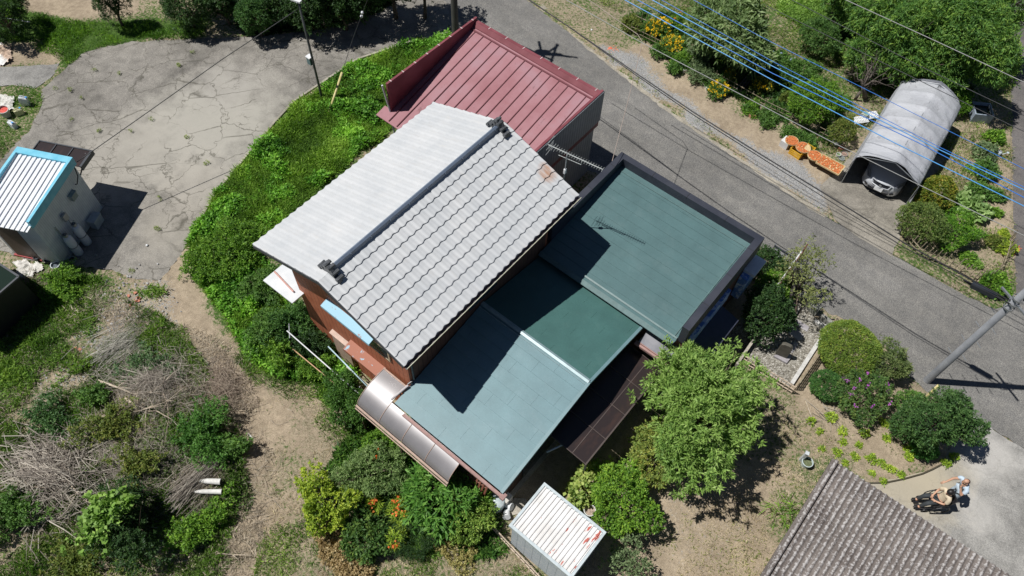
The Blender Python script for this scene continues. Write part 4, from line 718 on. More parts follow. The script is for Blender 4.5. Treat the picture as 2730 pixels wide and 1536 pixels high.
cover('strip_grass','tangled grass between the field and the concrete lot',dw((-60,-60),(60,-60),(60,30),(200,60),(330,60),(520,40),(520,98),(330,105),(215,130),(170,170),(140,150),(60,110),(-60,100)),650,.2,.13,LUSH,302,.3)
cover('edge_grass','grass tufts left of the lot',dw((-60,200),(90,220),(110,250),(70,320),(20,375),(-60,480)),350,.16,.13,LUSH,303,.42)
cover('heap_grass','grass tufts around the hut and the brushwood heap',dw((-60,690),(220,690),(330,760),(620,900),(700,1150),(640,1560),(-60,1560)),900,.2,.12,[(.04,.09,.015),(.1,.19,.03),(.2,.3,.06)],304,.47,ns=.9,inner=notpath)
cover('dry_stalks','dry straw stalks around the brushwood heap',dw((-60,690),(220,690),(330,760),(620,900),(700,1150),(640,1560),(-60,1560)),420,.24,.06,[(.12,.1,.075),(.24,.2,.15),(.4,.35,.27)],305,.47,lean=1.8,mat='dry')
cover('lawn_grass','thin grass of the dry front lawn',dw((480,640),(640,800),(860,1060),(1130,1200),(1250,1300),(1400,1480),(1400,1560),(600,1560),(690,1300),(700,1080),(600,930)),900,.12,.16,[(.04,.09,.015),(.1,.18,.03),(.2,.29,.06)],306,.5,ns=.9,inner=notpath)
cover('dry_grass','bleached straw of the dry front lawn',dw((480,640),(640,800),(860,1060),(1130,1200),(1250,1300),(1400,1480),(1400,1560),(600,1560),(690,1300),(700,1080),(600,930)),260,.13,.09,DRYC,307,.42,lean=1.8,mat='dry')
cover('yard_grass','patchy grass between the yard tree and the flower bed',dw((1880,980),(1990,950),(2060,1060),(2120,1130),(2110,1200),(2040,1300),(1960,1449),(1500,1560),(1700,1300),(1960,1200),(1930,1050)),200,.1,.16,[(.07,.1,.02),(.15,.19,.05),(.3,.3,.12)],308,.47,ns=1.1)
cover('garden_grass','weeds and grass in the upper right gardens',dw((1400,-60),(2550,-60),(2545,720),(2480,740),(2300,640),(2330,440),(2200,300),(2110,400),(1900,300),(1700,150),(1600,60)),330,.16,.13,[(.04,.08,.015),(.12,.2,.03),(.25,.33,.06)],309,.46,ns=.8)
cover('garden_straw','dry cut straw in the upper right gardens',dw((1400,-60),(2550,-60),(2545,720),(2480,740),(2300,640),(2330,440),(2200,300),(2110,400),(1900,300),(1700,150),(1600,60)),170,.16,.08,DRYC,310,.45,lean=1.8,mat='dry')
cover('verge_weeds','sparse weeds along the far edge of the road',dw((1330,-10),(1500,110),(1700,275),(1900,415),(2120,560),(2290,650),(2500,760),(2460,775),(2250,670),(2080,580),(1880,445),(1680,310),(1460,140)),260,.1,.2,[(.06,.1,.02),(.16,.2,.05),(.33,.33,.12)],311,.55,ns=1.6)

cover('heap_weeds','low tangled weeds spread over the brushwood heap',dw((60,1000),(250,900),(420,800),(520,900),(600,1080),(640,1250),(600,1449),(560,1560),(-60,1560),(-60,1180)),800,.15,.25,[(.03,.05,.015),(.09,.14,.04),(.2,.26,.09)],320,.53,ns=.7,lean=.8)
cover('border_foliage','dense foliage filling the flower border behind the stick fence',dw((1570,50),(1640,30),(1760,60),(1870,120),(1960,190),(2060,200),(2130,260),(2110,350),(2080,370),(1980,320),(1880,265),(1780,210),(1690,150),(1600,90)),1100,.24,.3,[(.02,.05,.012),(.06,.13,.025),(.16,.27,.05)],321,.44,ns=1.1,lean=.8)
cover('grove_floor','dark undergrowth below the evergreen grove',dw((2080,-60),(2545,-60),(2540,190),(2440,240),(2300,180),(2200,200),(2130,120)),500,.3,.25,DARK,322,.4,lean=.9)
cover('sunny_weeds','bright lime weeds in the clearing at the top edge',dw((1960,-60),(2120,-60),(2090,60),(2030,80),(1960,40)),1100,.3,.14,LIME,323,.3,lean=.8)
cover('canopy_side_weeds','leafy weeds along the arched canopy',dw((640,860),(760,800),(830,850),(900,980),(960,1090),(1120,1180),(1080,1220),(940,1120),(860,1060),(760,960),(690,930)),900,.18,.28,[(.03,.08,.015),(.09,.18,.025),(.2,.3,.05)],324,.42,ns=1.1,lean=.8)
cover('garden_bed_weeds','leafy weeds between the bushes of the front garden',dw((760,1230),(880,1100),(960,1080),(1130,1200),(1260,1300),(1270,1400),(1050,1400),(930,1370),(800,1330)),900,.2,.28,[(.02,.06,.012),(.07,.15,.025),(.16,.26,.05)],325,.4,ns=1.1,lean=.8)
for i,(u,v) in enumerate([(485,132),(450,165),(238,178),(178,228),(140,222),(205,248),(300,185),(380,300),(470,345),(330,330),(400,500),(520,410),(250,330),(180,300),(395,575),(330,680),(300,690)]):
    plant('weed_tuft','small weed tuft growing from a crack in the concrete lot','weed',u,v,.05,(random.uniform(.06,.14),random.uniform(.04,.1),.04),12+int(30*random.random()),5,.06,.25,[(.08,.13,.02),(.16,.22,.04),(.28,.3,.08)],400+i,0,group='weed tufts in the cracks of the concrete lot',flat=.4)
for i,(u,v,zc,rd,n,lb) in enumerate([(2120,-30,2.4,(1.5,1.3,1.5),1100,'evergreen at the top edge above the bright weeds'),(2400,60,3.2,(1.8,1.6,1.6),1900,'evergreen filling the middle of the grove'),(2250,90,2.6,(1.4,1.3,1.4),1300,'evergreen between the clearing and the bare tree'),(2395,175,1.6,(1.1,1.,1.1),900,'low evergreen bending toward the carport\'s far end')]):
    plant('evergreen_tree',lb,'tree',u,v,zc,rd,n,10,.19,.22,BAM,60+i,.1,8,group='evergreen trees of the upper right grove',droop=.5,lobes=11,rough=.45,tone=.5)

cover('yard_straw','trampled pale dry grass on the yard lawn',dw((1880,980),(1990,950),(2060,1060),(2120,1130),(2110,1200),(2040,1300),(1960,1449),(1700,1500),(1660,1300),(1900,1230),(1930,1050)),350,.1,.1,DRYC,330,.42,ns=1.3,lean=1.8,mat='dry')
cover('bed_weeds','sparse weeds between the bedding plants',dw((2000,1020),(2100,1050),(2240,1060),(2350,1130),(2370,1165),(2290,1195),(2180,1210),(2100,1180),(2010,1130)),130,.08,.25,[(.08,.13,.03),(.16,.2,.06),(.3,.3,.12)],331,.46,ns=1.6)
plant('iris_clump','lone tuft of long grassy leaves on the lawn beside the corrugated roof','plant',1968,1285,.25,(.35,.35,.3),16,7,.4,.07,LUSH,500,0,flat=.3)

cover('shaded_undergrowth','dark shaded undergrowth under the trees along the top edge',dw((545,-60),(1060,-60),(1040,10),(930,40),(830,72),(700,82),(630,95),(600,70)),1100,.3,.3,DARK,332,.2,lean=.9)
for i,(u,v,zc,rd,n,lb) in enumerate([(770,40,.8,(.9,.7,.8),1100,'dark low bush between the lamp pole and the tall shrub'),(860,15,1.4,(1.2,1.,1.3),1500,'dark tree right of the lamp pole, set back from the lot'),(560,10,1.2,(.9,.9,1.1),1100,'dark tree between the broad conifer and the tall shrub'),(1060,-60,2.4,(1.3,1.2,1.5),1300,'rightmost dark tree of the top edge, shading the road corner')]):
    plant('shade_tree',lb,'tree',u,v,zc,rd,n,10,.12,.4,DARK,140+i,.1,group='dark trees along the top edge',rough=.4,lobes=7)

cover('weed_patches','bright weed patches on the rubble left of the brushwood heap',dw((-60,880),(120,840),(300,740),(420,720),(420,820),(300,880),(180,960),(60,1060),(-60,1100)),900,.16,.2,[(.04,.09,.015),(.11,.2,.03),(.22,.32,.06)],340,.53,ns=1.1,lean=.8,mound=.15)
# ---------------- outbuildings, poles, wires, fences ----------------
def A(u,v,z=0.): return at(u,v,z)         # native pixels
# white hut with sky blue fascia
hut=thing('white_hut','small white metal hut with sky blue roof edging on the concrete lot','hut',(-24.82,4.85,0),math.atan2(-.455,-.891))
MT['hutw']=groove('white_ribbed_panel',(.5,.55,.61),(.6,.65,.7),1,.09,.12,.5,dk=.75,bm=.3); MT['hutx']=groove('white_ribbed_panel_front',(.5,.55,.61),(.6,.65,.7),0,.09,.12,.5,dk=.75,bm=.3); MT['sky']=mottle('sky_blue_paint',(.12,.46,.62),(.2,.55,.7),3,.5)
m=M(); m.box(.05,2.15,0.04,2.95,0,2.55); m.build('wall',[MT['hutw']],hut,local=True)
m=M(); m.box(.05,.95,2.95,3.0,0,2.5); m.build('front_wall',MT['hutx'],hut,local=True)
m=M(); m.box(1.0,2.0,2.95,2.99,.1,2.1); m.build('door',plain('brown_door',(.1,.07,.065),.5),hut,local=True)
m=M(); m.box(.95,2.15,2.93,3.02,.0,.1); m.build('sill',plain('red_sill',(.35,.05,.05),.5),hut,local=True)
wm=mottle('white_corrugated_sheet',(.66,.68,.72),(.78,.79,.8),1.5,.35,spec=.5)
m=M(); m.obox((.02,.2,2.84),(2.15,0,0),(0,3.1,-.28),(0,0,.02))
for k in range(11): m.obox((.12+k*.2,.2,2.86),(.075,0,0),(0,3.12,-.28),(0,0,.045))
m.build('roof_sheet',wm,hut,local=True)
m=M(); m.box(-.04,2.24,-.04,.24,2.6,2.97); m.obox((-.04,.24,2.6),(.11,0,0),(0,2.8,-.1),(0,0,.37)); m.obox((2.13,.24,2.6),(.11,0,0),(0,2.8,-.1),(0,0,.37)); m.build('fascia',MT['sky'],hut,local=True)
m=M(); m.box(-.08,.05,.75,1.05,1.65,1.9); m.obox((-.1,.72,1.9),(.15,0,.05),(0,.36,0),(0,0,.02)); m.build('vent_hood',plain('green_grey_vent',(.22,.27,.27),.5),hut,local=True)
m=M(); m.cbox((-.04,1.75,1.55),(.1,.22,.3)); m.tube([(-.05,1.7,1.4),(-.05,1.75,.9),(-.1,1.95,.75)],.015,6); m.build('gas_regulator',MT['steel'],hut,local=True)
m=M(); m.tube([(.0,.1,2.6),(-.12,.3,2.3),(-.08,.5,2.05),(.02,.5,2.0)],.02,6); m.build('cable',MT['black'],hut,local=True)
m=M(); m.tube([(.02,2.3,1.6),(.0,2.3,.7)],.02,6); m.build('pipe',MT['steel'],hut,local=True)
lt=thing('brown_lean_to','brown tinted sheet roof on brackets directly behind the white hut','lean-to',tuple(hut.location),hut.rotation_euler[2])
m=M(); m.box(-.02,2.15,-.9,-.08,2.36,2.375); m.build('roof_sheet',pm,lt,local=True)
m=M()
for x in (-.05,.68,1.4,2.13): m.box(x,x+.04,-.92,-.07,2.375,2.41)
m.box(-.05,2.17,-.95,-.9,2.33,2.41); m.box(-.1,-.05,-.95,-.07,2.2,2.41); m.build('frame',MT['darkv'],lt,local=True)
for x in (.1,2.1): m=M(); m.obox((x,.03,1.9),(.04,0,0),(0,-.8,.45),(0,0,.04)); m.build('bracket',MT['darkv'],lt,local=True)
gcm=mottle('grey_gas_cylinder',(.46,.5,.58),(.6,.64,.72),3,.4)
def cylinder(u,v,lab):
    p=A(u,v); r=thing('gas_cylinder',lab,'gas cylinder',tuple(p),0,'gas cylinders beside the white hut')
    m=M(); m.lathe((0,0,0),[(.15,0),(.165,.03),(.17,.1),(.17,.95),(.15,1.06),(.09,1.13),(.05,1.15)],20,cap=True); m.build('body',gcm,r,local=True,smooth=True)
    m=M(); m.lathe((0,0,1.12),[(.08,0),(.09,.0),(.09,.14),(.08,.14)],14); m.tube([(0,0,1.15),(0,0,1.24)],.03,8); m.tube([(0,0,1.2),(-.1,.1,1.28),(-.3,.1,1.1)],.012,6); m.build('valve_cap',MT['steel'],r,local=True)
    m=M(); m.tube([(.18*math.cos(a),.18*math.sin(a),.55) for a in np.linspace(0,6.28,17)],.01,5,cap=False); m.build('chain',MT['black'],r,local=True); return r
cylinder(212,676,'gas cylinder nearer the front of the white hut'); cylinder(234,648,'gas cylinder nearer the vent hood of the white hut')
m=M(); p=A(262,598); m.cbox((p.x,p.y,.22),(.3,.5,.44),hut.rotation_euler[2]); m.cbox((p.x,p.y,.45),(.34,.54,.03),hut.rotation_euler[2]); m.build('utility_box',plain('pale_blue_box2',(.35,.4,.43),.5),None,(p.x,p.y,0),label='pale box on the ground behind the gas cylinders',cat='utility box')
def pot(name,u,v,r,h,c,lab,cat,z=0,open_=True,sx=1,sy=1,group=None,rough=.5,inner=(.05,.045,.04)):
    p=A(u,v,z+h*.5); b=(p.x,p.y,z); o=thing(name,lab,cat,b,0,group)
    m=M(); pr=[(r*.78,0),(r,h),(r*1.07,h+.004),(r*1.07,h+.02),(r*.93,h+.02),(r*.92,h-.02)]; m.lathe((0,0,0),pr,18,0,sx,sy); m.lathe((0,0,0),[(.001,.003),(r*.78,.003)],18,0,sx,sy); m.build('body',plain(name+'_mat',c,rough),o,local=True,smooth=False)
    m=M(); m.lathe((0,0,h*(.8 if open_ else .3)),[(.001,0),(r*.93,0)],18,0,sx,sy); m.build('contents',plain(name+'_inside',inner,.9,var=.4,scale=20),o,local=True); return o
pot('bucket',152,712,.17,.3,(.6,.64,.68),'white open bucket at the corner of the white hut','bucket',inner=(.1,.12,.14))
pot('black_bowl',130,696,.13,.16,(.05,.06,.08),'dark bowl between bucket and red sill of the hut','bowl',inner=(.03,.04,.05)); pot('black_bowl',99,690,.1,.18,(.05,.06,.08),'small dark pot by the red sill of the hut','pot',inner=(.03,.04,.05)); pot('meter_pot',194,694,.12,.2,(.3,.36,.42),'round grey pot in shade beside the gas cylinders','pot')
def crumpled(name,lab,cat,poly,h,mat,seed=0,n=26):
    P=np.array(poly); a=P.min(0);b=P.max(0); m=M(); xs=np.linspace(a[0],b[0],n); ys=np.linspace(a[1],b[1],n); X,Y=np.meshgrid(xs,ys); ins=inpoly(X+(vn(X,Y,5)-.5)*.2,Y+(vn(Y,X,5)-.5)*.2,poly); Z=.03+h*np.abs(fbm(X+seed,Y,3.5,4)-.5)*3.2+h*.3
    m.add([(X[i,j],Y[i,j],Z[i,j]) for i in range(n) for j in range(n)],[(i*n+j,i*n+j+1,(i+1)*n+j+1,(i+1)*n+j) for i in range(n-1) for j in range(n-1) if ins[i,j] and ins[i+1,j+1] and ins[i,j+1] and ins[i+1,j]])
    c=P.mean(0); return m.build(name,mat,None,(c[0],c[1],0),label=lab,cat=cat)
MT['cloth']=mottle('off_white_sheet',(.5,.48,.44),(.68,.66,.62),4,.8)
crumpled('crumpled_sheet','crumpled off-white sheet on the ground in front of the white hut','sheet',wp([(33,700),(62,695),(120,705),(122,722),(100,728),(90,742),(58,745),(50,722)]),.09,MT['cloth'])
crumpled('beige_tarp','beige canvas tarp with a white centre at the left edge','tarp',wp([(-40,118),(10,117),(30,128),(43,142),(42,155),(30,175),(-40,185)]),.16,mottle('beige_canvas',(.42,.3,.22),(.6,.46,.36),3,.9,c3=(.75,.74,.72),s3=.6,p3=(.5,.56)),3)
crumpled('white_sacks','flattened white sacks behind the jerry cans','sacks',wp([(-20,258),(10,255),(40,262),(38,275),(45,290),(20,300),(-20,285)]),.12,MT['cloth'],7)
crumpled('torn_sack','torn white and black sack at the right end of the brushwood heap','sack',wp([(652,1158),(662,1156),(684,1178),(676,1190),(660,1180),(655,1170)]),.1,mottle('torn_sack_mat',(.06,.06,.06),(.75,.75,.74),5,.8,lo=.42,hi=.5),9,18)
def jerry(u,v,c,lab,rz,z=0,tilt=0):
    p=A(u,v,z+.17); r=thing('jerry_can',lab,'jerry can',(p.x,p.y,z),rz,'plastic jerry cans at the left edge'); r.rotation_euler[1]=tilt
    m=M(); m.cbox((0,0,.15),(.34,.19,.3)); m.cbox((.03,0,.315),(.24,.15,.03)); 
    o=m.build('body',mottle('can_plastic',sc_(c,.85),c,4,.4),r,local=True); bv=o.modifiers.new('b','BEVEL'); bv.width=.03; bv.segments=2
    m=M(); m.tube([(-.14,0,.31),(-.12,0,.37),(.05,0,.37),(.07,0,.32)],.02,6); m.build('handle',o.data.materials[0],r,local=True)
    m=M(); m.lathe((.12,0,.3),[(.04,0),(.04,.06),(.001,.061)],10); m.build('cap',plain('blue_cap',(.05,.3,.7),.4),r,local=True)
jerry(66,272,(.68,.72,.72),'pale jerry can lying beneath the top one',.9); jerry(59,265,(.72,.75,.76),'pale jerry can with blue cap leaning on another',.7,.22,.3); jerry(50,298,(.62,.6,.34),'yellowish jerry can without a cap',1.2); jerry(33,332,(.7,.74,.76),'white jerry can with blue cap standing apart on the soil',.15)
pot('toy_bin',13,300,.22,.35,(.5,.48,.45),'grey bin full of red and pink toys behind the yellowish can','bin',sx=1.2,inner=(.6,.1,.08))
m=M(); p=A(30,68); m.tube([(p.x-1.6,p.y-.9,.45),(p.x+1.1,p.y+.55,.45)],.03,6); m.build('white_pipe',MT['white'],None,(p.x,p.y,0),label='thin white pipe lying in the grass in the upper left corner',cat='pipe')
# dark shelter at the left edge
shl=thing('dark_shelter','dark glossy-roofed shelter cut by the left edge below the white hut','shelter',tuple(A(20,860)))
zt_=1.8; c0=A(51,738,zt_); e1=(A(0,705,zt_)-c0).normalized(); e2=(A(0,790,zt_)-c0); e2=Vector((-e1.y,e1.x,0)) if Vector((-e1.y,e1.x,0)).dot(e2)>0 else Vector((e1.y,-e1.x,0))
glm,t,b=newmat('dark_tinted_roof'); b.inputs['Base Color'].default_value=(.02,.035,.025,1); b.inputs['Roughness'].default_value=.15; b.inputs['Alpha'].default_value=.75
m=M(); m.obox(c0-Vector((0,0,.02)),e1*3,e2*2.6,Vector((0,0,.02))); m.build('roof_sheet',glm,shl)
m=M(); m.bar(c0,c0+e1*3,.07,.08); m.bar(c0,c0+e2*2.6,.07,.08); m.build('frame',MT['darkv'],shl)
m=M(); m.obox(Vector((c0.x,c0.y,0))+e1*.06,e1*2.9,e2*.04,Vector((0,0,zt_-.06))); m.obox(Vector((c0.x,c0.y,0))+e1*.06,e1*.04,e2*2.5,Vector((0,0,zt_-.06))); m.build('wall',plain('black_wall',(.015,.015,.017),.6),shl)
# white storage shed
cs=thing('storage_shed','low white ribbed-roof storage shed with red rust streaks at the bottom edge','storage shed',(-3.58,5.1,0))
rm,t,b=newmat('white_roof_with_rust'); v=coords(t); c=ramp(t,[(.3,(.62,.6,.58)),(.7,(.78,.77,.76))],noise(t,v,2.,4)); vs_=coords(t,(3.2,1.,1)); 
sx_=nd(t,'ShaderNodeSeparateXYZ'); t.links.new(v,sx_.inputs[0]); mp=nd(t,'ShaderNodeMapRange'); mp.inputs['From Min'].default_value=.7; mp.inputs['From Max'].default_value=2.2; mp.inputs['To Min'].default_value=-.1; mp.inputs['To Max'].default_value=.06; t.links.new(sx_.outputs[0],mp.inputs[0])
ad=nd(t,'ShaderNodeMath',operation='ADD'); t.links.new(noise(t,vs_,1.9,5,.6),ad.inputs[0]); t.links.new(mp.outputs[0],ad.inputs[1]); t.links.new(mix(t,ramp(t,[(.62,0.),(.64,.9)],ad.outputs[0]),c,(.45,.06,.03)),b.inputs['Base Color']); b.inputs['Roughness'].default_value=.5
m=M(); m.box(-3.5,-1.33,5.2,6.72,2.1,2.15); n=16
for k in range(n):
    x=-3.48+k*.137; m.obox((x,5.19,2.152),(.05,0,0),(0,1.54,0),(0,0,.03))
m.build('roof_sheet',rm,cs)
m=M(); m.box(-3.58,-1.24,5.1,5.19,2.06,2.2); m.box(-3.58,-1.24,6.73,6.81,2.06,2.2); m.box(-3.58,-3.5,5.19,6.73,2.06,2.2); m.box(-1.32,-1.24,5.19,6.73,2.06,2.2); m.build('roof_edge',plain('pale_blue_edge',(.5,.56,.58),.5),cs)
m=M(); m.box(-3.5,-1.32,5.18,6.74,0.05,2.06); m.build('wall',groove('shed_wall_panel',(.5,.56,.62),(.6,.64,.68),0,.3,.06,.5,dk=.7),cs)
# big corrugated roof, bottom right
cb=thing('corrugated_roof_barn','large building under a lichen-stained grey corrugated roof in the lower right corner','barn',(5.6,10.5,0),R_(1.7))
cm,t,b=newmat('weathered_corrugated_cement'); v=coords(t); c=ramp(t,[(.3,(.1,.083,.075)),(.7,(.18,.155,.14))],noise(t,v,1.1,5)); s=nd(t,'ShaderNodeSeparateXYZ'); t.links.new(v,s.inputs[0])
sn=nd(t,'ShaderNodeMath',operation='MULTIPLY'); sn.inputs[1].default_value=2*math.pi/.18; t.links.new(s.outputs[0],sn.inputs[0]); si=nd(t,'ShaderNodeMath',operation='SINE'); t.links.new(sn.outputs[0],si.inputs[0])
md=nd(t,'ShaderNodeMath',operation='MULTIPLY_ADD'); md.inputs[1].default_value=.075; t.links.new(si.outputs[0],md.inputs[0]); t.links.new(noise(t,v,13,6,.75),md.inputs[2]); c=mix(t,ramp(t,[(.5,0.),(.63,.8)],md.outputs[0]),c,(.5,.48,.47))
c=mix(t,ramp(t,[(.7,0.),(.76,.6)],noise(t,v,2.2,5,.7)),c,(.24,.17,.08)); t.links.new(c,b.inputs['Base Color']); b.inputs['Roughness'].default_value=.95; bump(t,b,noise(t,v,60,3),.5,.01)
ox,oy=2.93-5.6,12.83-10.5; 
for r_ in range(4):
    m=M(); L=[(0.,1.7),(1.62,3.4),(3.32,5.2),(5.12,7.5)][r_]; xs=np.arange(ox,ox+7.2,.0225); vs=[];fs=[]
    for j,yy in enumerate((L[0],L[1])):
        for x in xs: vs.append((x,oy-yy,3.0-yy*.2+.028*math.sin(2*math.pi*x/.18)+(.012 if j==1 else 0)-r_*.0))
    q=len(xs); fs=[(i,q+i,q+i+1,i+1) for i in range(q-1)]; m.add(vs,fs); m.add([(a,b_,c_-.015) for a,b_,c_ in vs],[f[::-1] for f in fs]); m.build('roof_sheet_row',cm,cb,local=True,smooth=True)
m=M(); m.obox((ox-.1,oy+.0,2.96),(.12,0,0),(0,-7.5,-1.5),(0,0,.09)); m.tube([(ox+.03,oy,3.07),(ox+.03,oy-7.5,1.57)],.07,10); m.build('verge_tile',cm,cb,local=True,smooth=False)
m=M(); m.box(ox+.5,ox+7.2,oy-7,oy-.5,0,1.55); m.add([(ox+.5,oy-.5,1.5),(ox+7.2,oy-.5,1.5),(ox+7.2,oy-.5,2.8),(ox+.5,oy-.5,2.8)],[(0,1,2,3)]); m.add([(ox+.5,oy-.5,1.5),(ox+.5,oy-7,1.5),(ox+.5,oy-.5,2.8)],[(0,2,1)]); m.build('wall',plain('barn_wall',(.2,.16,.12),.8),cb,local=True)
# ---------------- poles ----------------
def pole(name,lab,base,top_px,h,r0,r1,mat,steps=True):
    b=base; r=thing(name,lab,'utility pole',(b.x,b.y,0))
    m=M(); m.lathe((0,0,0),[(r0,0),(r1,h),(r1*.7,h+.02),(.001,h+.021)],18); m.build('shaft',mat,r,local=True,smooth=True)
    return r
polm=mottle('grey_pole_concrete',(.22,.23,.25),(.32,.33,.35),1.5,.6,fine=.3)
gb=A(2471,1015); gp=pole('utility_pole','thick light grey concrete utility pole leaning across the road on the right','',None,0,0,0,polm) if 0 else pole('utility_pole','thick light grey concrete utility pole beside the road on the right',gb,None,7.4,.135,.1,polm)
for k in range(7):
    z=1.9+k*.45; s=1 if k%2 else -1; m=M(); m.tube([(s*.12,-s*.1,z),(s*.3,-s*.24,z)],.012,6); m.build('step_bolt',MT['steel'],gp,local=True)
for z in (5.2,5.45,5.7): m=M(); m.lathe((0,0,z),[(.15,0),(.165,0),(.165,.06),(.15,.06)],14); m.build('clamp_band',MT['steel'],gp,local=True)
m=M(); m.bar((-.5,.3,5.5),(.55,-.3,5.5),.06); m.build('bracket_arm',MT['steel'],gp,local=True)
# black cable joint box hanging on the cable beside the pole
j0=A(2655,790,5.3); j1=A(2700,812,5.35); cj=thing('cable_joint_case','black elongated cable joint case hanging beside the grey utility pole','cable box',tuple(j0))
dd=(j1-j0); e=dd.normalized(); m=M(); m.bar(j0-e*.0,j0+e*-.75,.17,.16); m.build('case',plain('black_case',(.03,.035,.045),.4),cj); m=M(); m.tube([j0,j0+e*.25],[.05,.02],8); m.build('case_end',MT['black'],cj); m=M(); m.tube([j0-e*.75,j0-e*1.0],[.05,.02],8); m.build('case_end',MT['black'],cj)
# dark pole at the top
db=A(1216,128); dpz=pole('utility_pole','dark utility pole rising behind the red-roofed workshop','',None,0,0,0,polm) if 0 else pole('utility_pole','dark utility pole rising out of the top edge behind the red-roofed workshop',db,None,9.6,.17,.12,mottle('dark_pole',(.04,.04,.035),(.07,.068,.06),2,.7))
for (z,a,l) in ((9.3,.5,1.0),(8.7,.5,1.0),(8.3,1.5,.9),(7.9,2.4,.9),(9.0,2.0,.8),(7.5,.1,.9)):
    m=M(); m.bar((-math.cos(a)*l,-math.sin(a)*l,z),(math.cos(a)*l,math.sin(a)*l,z),.09); m.build('crossarm',MT['steel'],dpz,local=True)
m=M(); m.lathe((.25,.3,6.9),[(.001,0),(.2,0),(.2,.7),(.001,.7)],14); m.build('transformer',MT['pvc'],dpz,local=True)
# thin lamp pole
lb_=A(859,264); lpole=thing('lamp_pole','slim dark steel pole with a white lamp at its head on the grass bank','lamp pole',tuple(lb_))
m=M(); m.lathe((0,0,0),[(.055,0),(.045,5.6),(.001,5.61)],12); m.build('shaft',mottle('dark_steel_pole',(.05,.055,.055),(.1,.105,.1),2,.5,.3),lpole,local=True,smooth=True)
ql=A(790,6,5.35)-lb_; m=M(); m.obox((ql.x-.3,ql.y-.05,5.3),(.42,.12,0),(-.05,.16,0),(0,0,.07)); m.build('lamp_head',MT['white'],lpole,local=True)
m=M(); m.bar((0,0,5.3),(ql.x,ql.y,5.3),.04); m.build('lamp_arm',MT['steel'],lpole,local=True)
m=M(); m.cbox((-.16,-.02,2.15),(.22,.2,.34)); m.build('meter_box',plain('teal_grey_box',(.12,.2,.21),.5),lpole,local=True); m=M(); m.cbox((-.16,-.02,2.36),(.26,.24,.05)); m.build('box_cover',MT['white'],lpole,local=True)
m=M(); m.tube([(.05,.1,5.3),(.3,.1,5.2),(.35,.1,4.9),(.15,.05,4.7)],.012,5); m.build('cable_loop',MT['black'],lpole,local=True)
# guy guards
MT['bamb']=mottle('yellow_guard_plastic',(.5,.42,.16),(.66,.58,.3),4,.5)
def guard(name,p,q,lab,c,r=.045):
    m=M(); m.tube([p,Vector(p).lerp(q,.5)+Vector((0,0,-.01)),q],r,10); return m.build(name,c,None,(p[0],p[1],0),smooth=True,label=lab,cat='guy wire guard')
g0=A(873,312,.0); g1=A(912,193,1.15); guard('guy_wire_guard',g0,g1,'yellow tube guarding the guy wire beside the lamp pole',MT['bamb'],.055)
h0=A(2442,1085,0); h1=A(2502,1028,1.6); guard('guy_wire_guard',h0,h1,'pale yellow tube beside the grey utility pole and the tall shrub',MT['bamb'],.05)
# ---------------- wires ----------------
def wire(pts,zs,r,mat,lab,name='overhead_cable',sag=.0,group=None,n=14):
    m=M(); P=[A(p[0],p[1],z) for p,z in zip(pts,zs)]; out=[]
    for a,b in zip(P[:-1],P[1:]):
        for i in range(n):
            k=i/n; q=a.lerp(b,k); q.z-=sag*4*k*(1-k); out.append(q)
    out.append(P[-1]); m.tube(out,r,6); o=out[len(out)//2]
    return m.build(name,mat,None,(o.x,o.y,0),smooth=True,label=lab,cat='cable',group=group)
bl=plain('blue_insulated_wire',(.03,.18,.6),.4,var=.05); bl2=plain('light_blue_wire',(.09,.33,.7),.4,var=.05); bk=plain('black_cable',(.02,.02,.022),.5); gy=plain('grey_cable',(.3,.3,.29),.5); thin=plain('thin_dark_wire',(.05,.05,.055),.5); ru=plain('brown_wire',(.35,.28,.24),.5)
Z1=6.6
wire([(1640,-14),(2060,214),(2383,380),(2800,584)],[Z1]*4,.016,bl2,'lowest of the blue wires, nearest the flower border','overhead_cable')
wire([(1670,-16),(2060,196),(2447,380),(2800,563)],[Z1+.1]*4,.014,bl,'second blue wire up from the flower border')
wire([(1710,-16),(2060,177),(2485,390),(2800,540)],[Z1+.15]*4,.016,bl2,'third blue wire up from the flower border')
wire([(1735,-16),(2060,164),(2510,395),(2800,532)],[Z1+.2]*4,.010,bl,'fourth blue wire up from the flower border')
wire([(1820,-16),(2030,99),(2625,397),(2800,486)],[Z1+.6]*4,.009,bl,'topmost and thinnest blue wire, passing the bare tree')
wire([(1380,-20),(1532,82),(1688,190),(1850,300),(2030,413),(2270,560),(2414,650),(2700,806)],[5.75,5.7,5.65,5.6,5.58,5.55,5.5,5.5],.022,bk,'thicker black cable along the far road edge')
wire([(1384,-20),(1536,86),(1689,196),(1848,306),(2028,420),(2266,570),(2412,660),(2696,812)],[5.6,5.55,5.5,5.42,5.4,5.4,5.42,5.5],.014,bk,'thinner black cable sagging below the thicker one along the road edge')
wire([(1485,-14),(1713,115),(2030,281),(2220,380),(2444,490),(2800,662)],[5.6]*6,.014,gy,'grey twisted cable crossing the front of the carport')
wire([(1550,-14),(1700,92),(1713,112),(1676,262),(1640,400),(1632,430)],[5.8,5.6,5.6,5.0,4.3,4.1],.012,ru,'thin brown drop wire crossing the road to the parapet roof')
wire([(2220,-16),(2500,112),(2800,252)],[7.4]*3,.014,gy,'grey cable across the evergreen grove')
wire([(2080,-16),(2450,175),(2800,342)],[7.2]*3,.011,thin,'thin dark wire across the back end of the carport')
wire([(2040,14),(2400,190),(2800,385)],[7.0]*3,.011,thin,'thin dark wire over the middle of the carport')
wire([(795,24),(590,160),(400,295),(205,432)],[5.25,4.3,3.5,2.75],.016,bk,'black cable running from the lamp pole to the white hut',n=10)
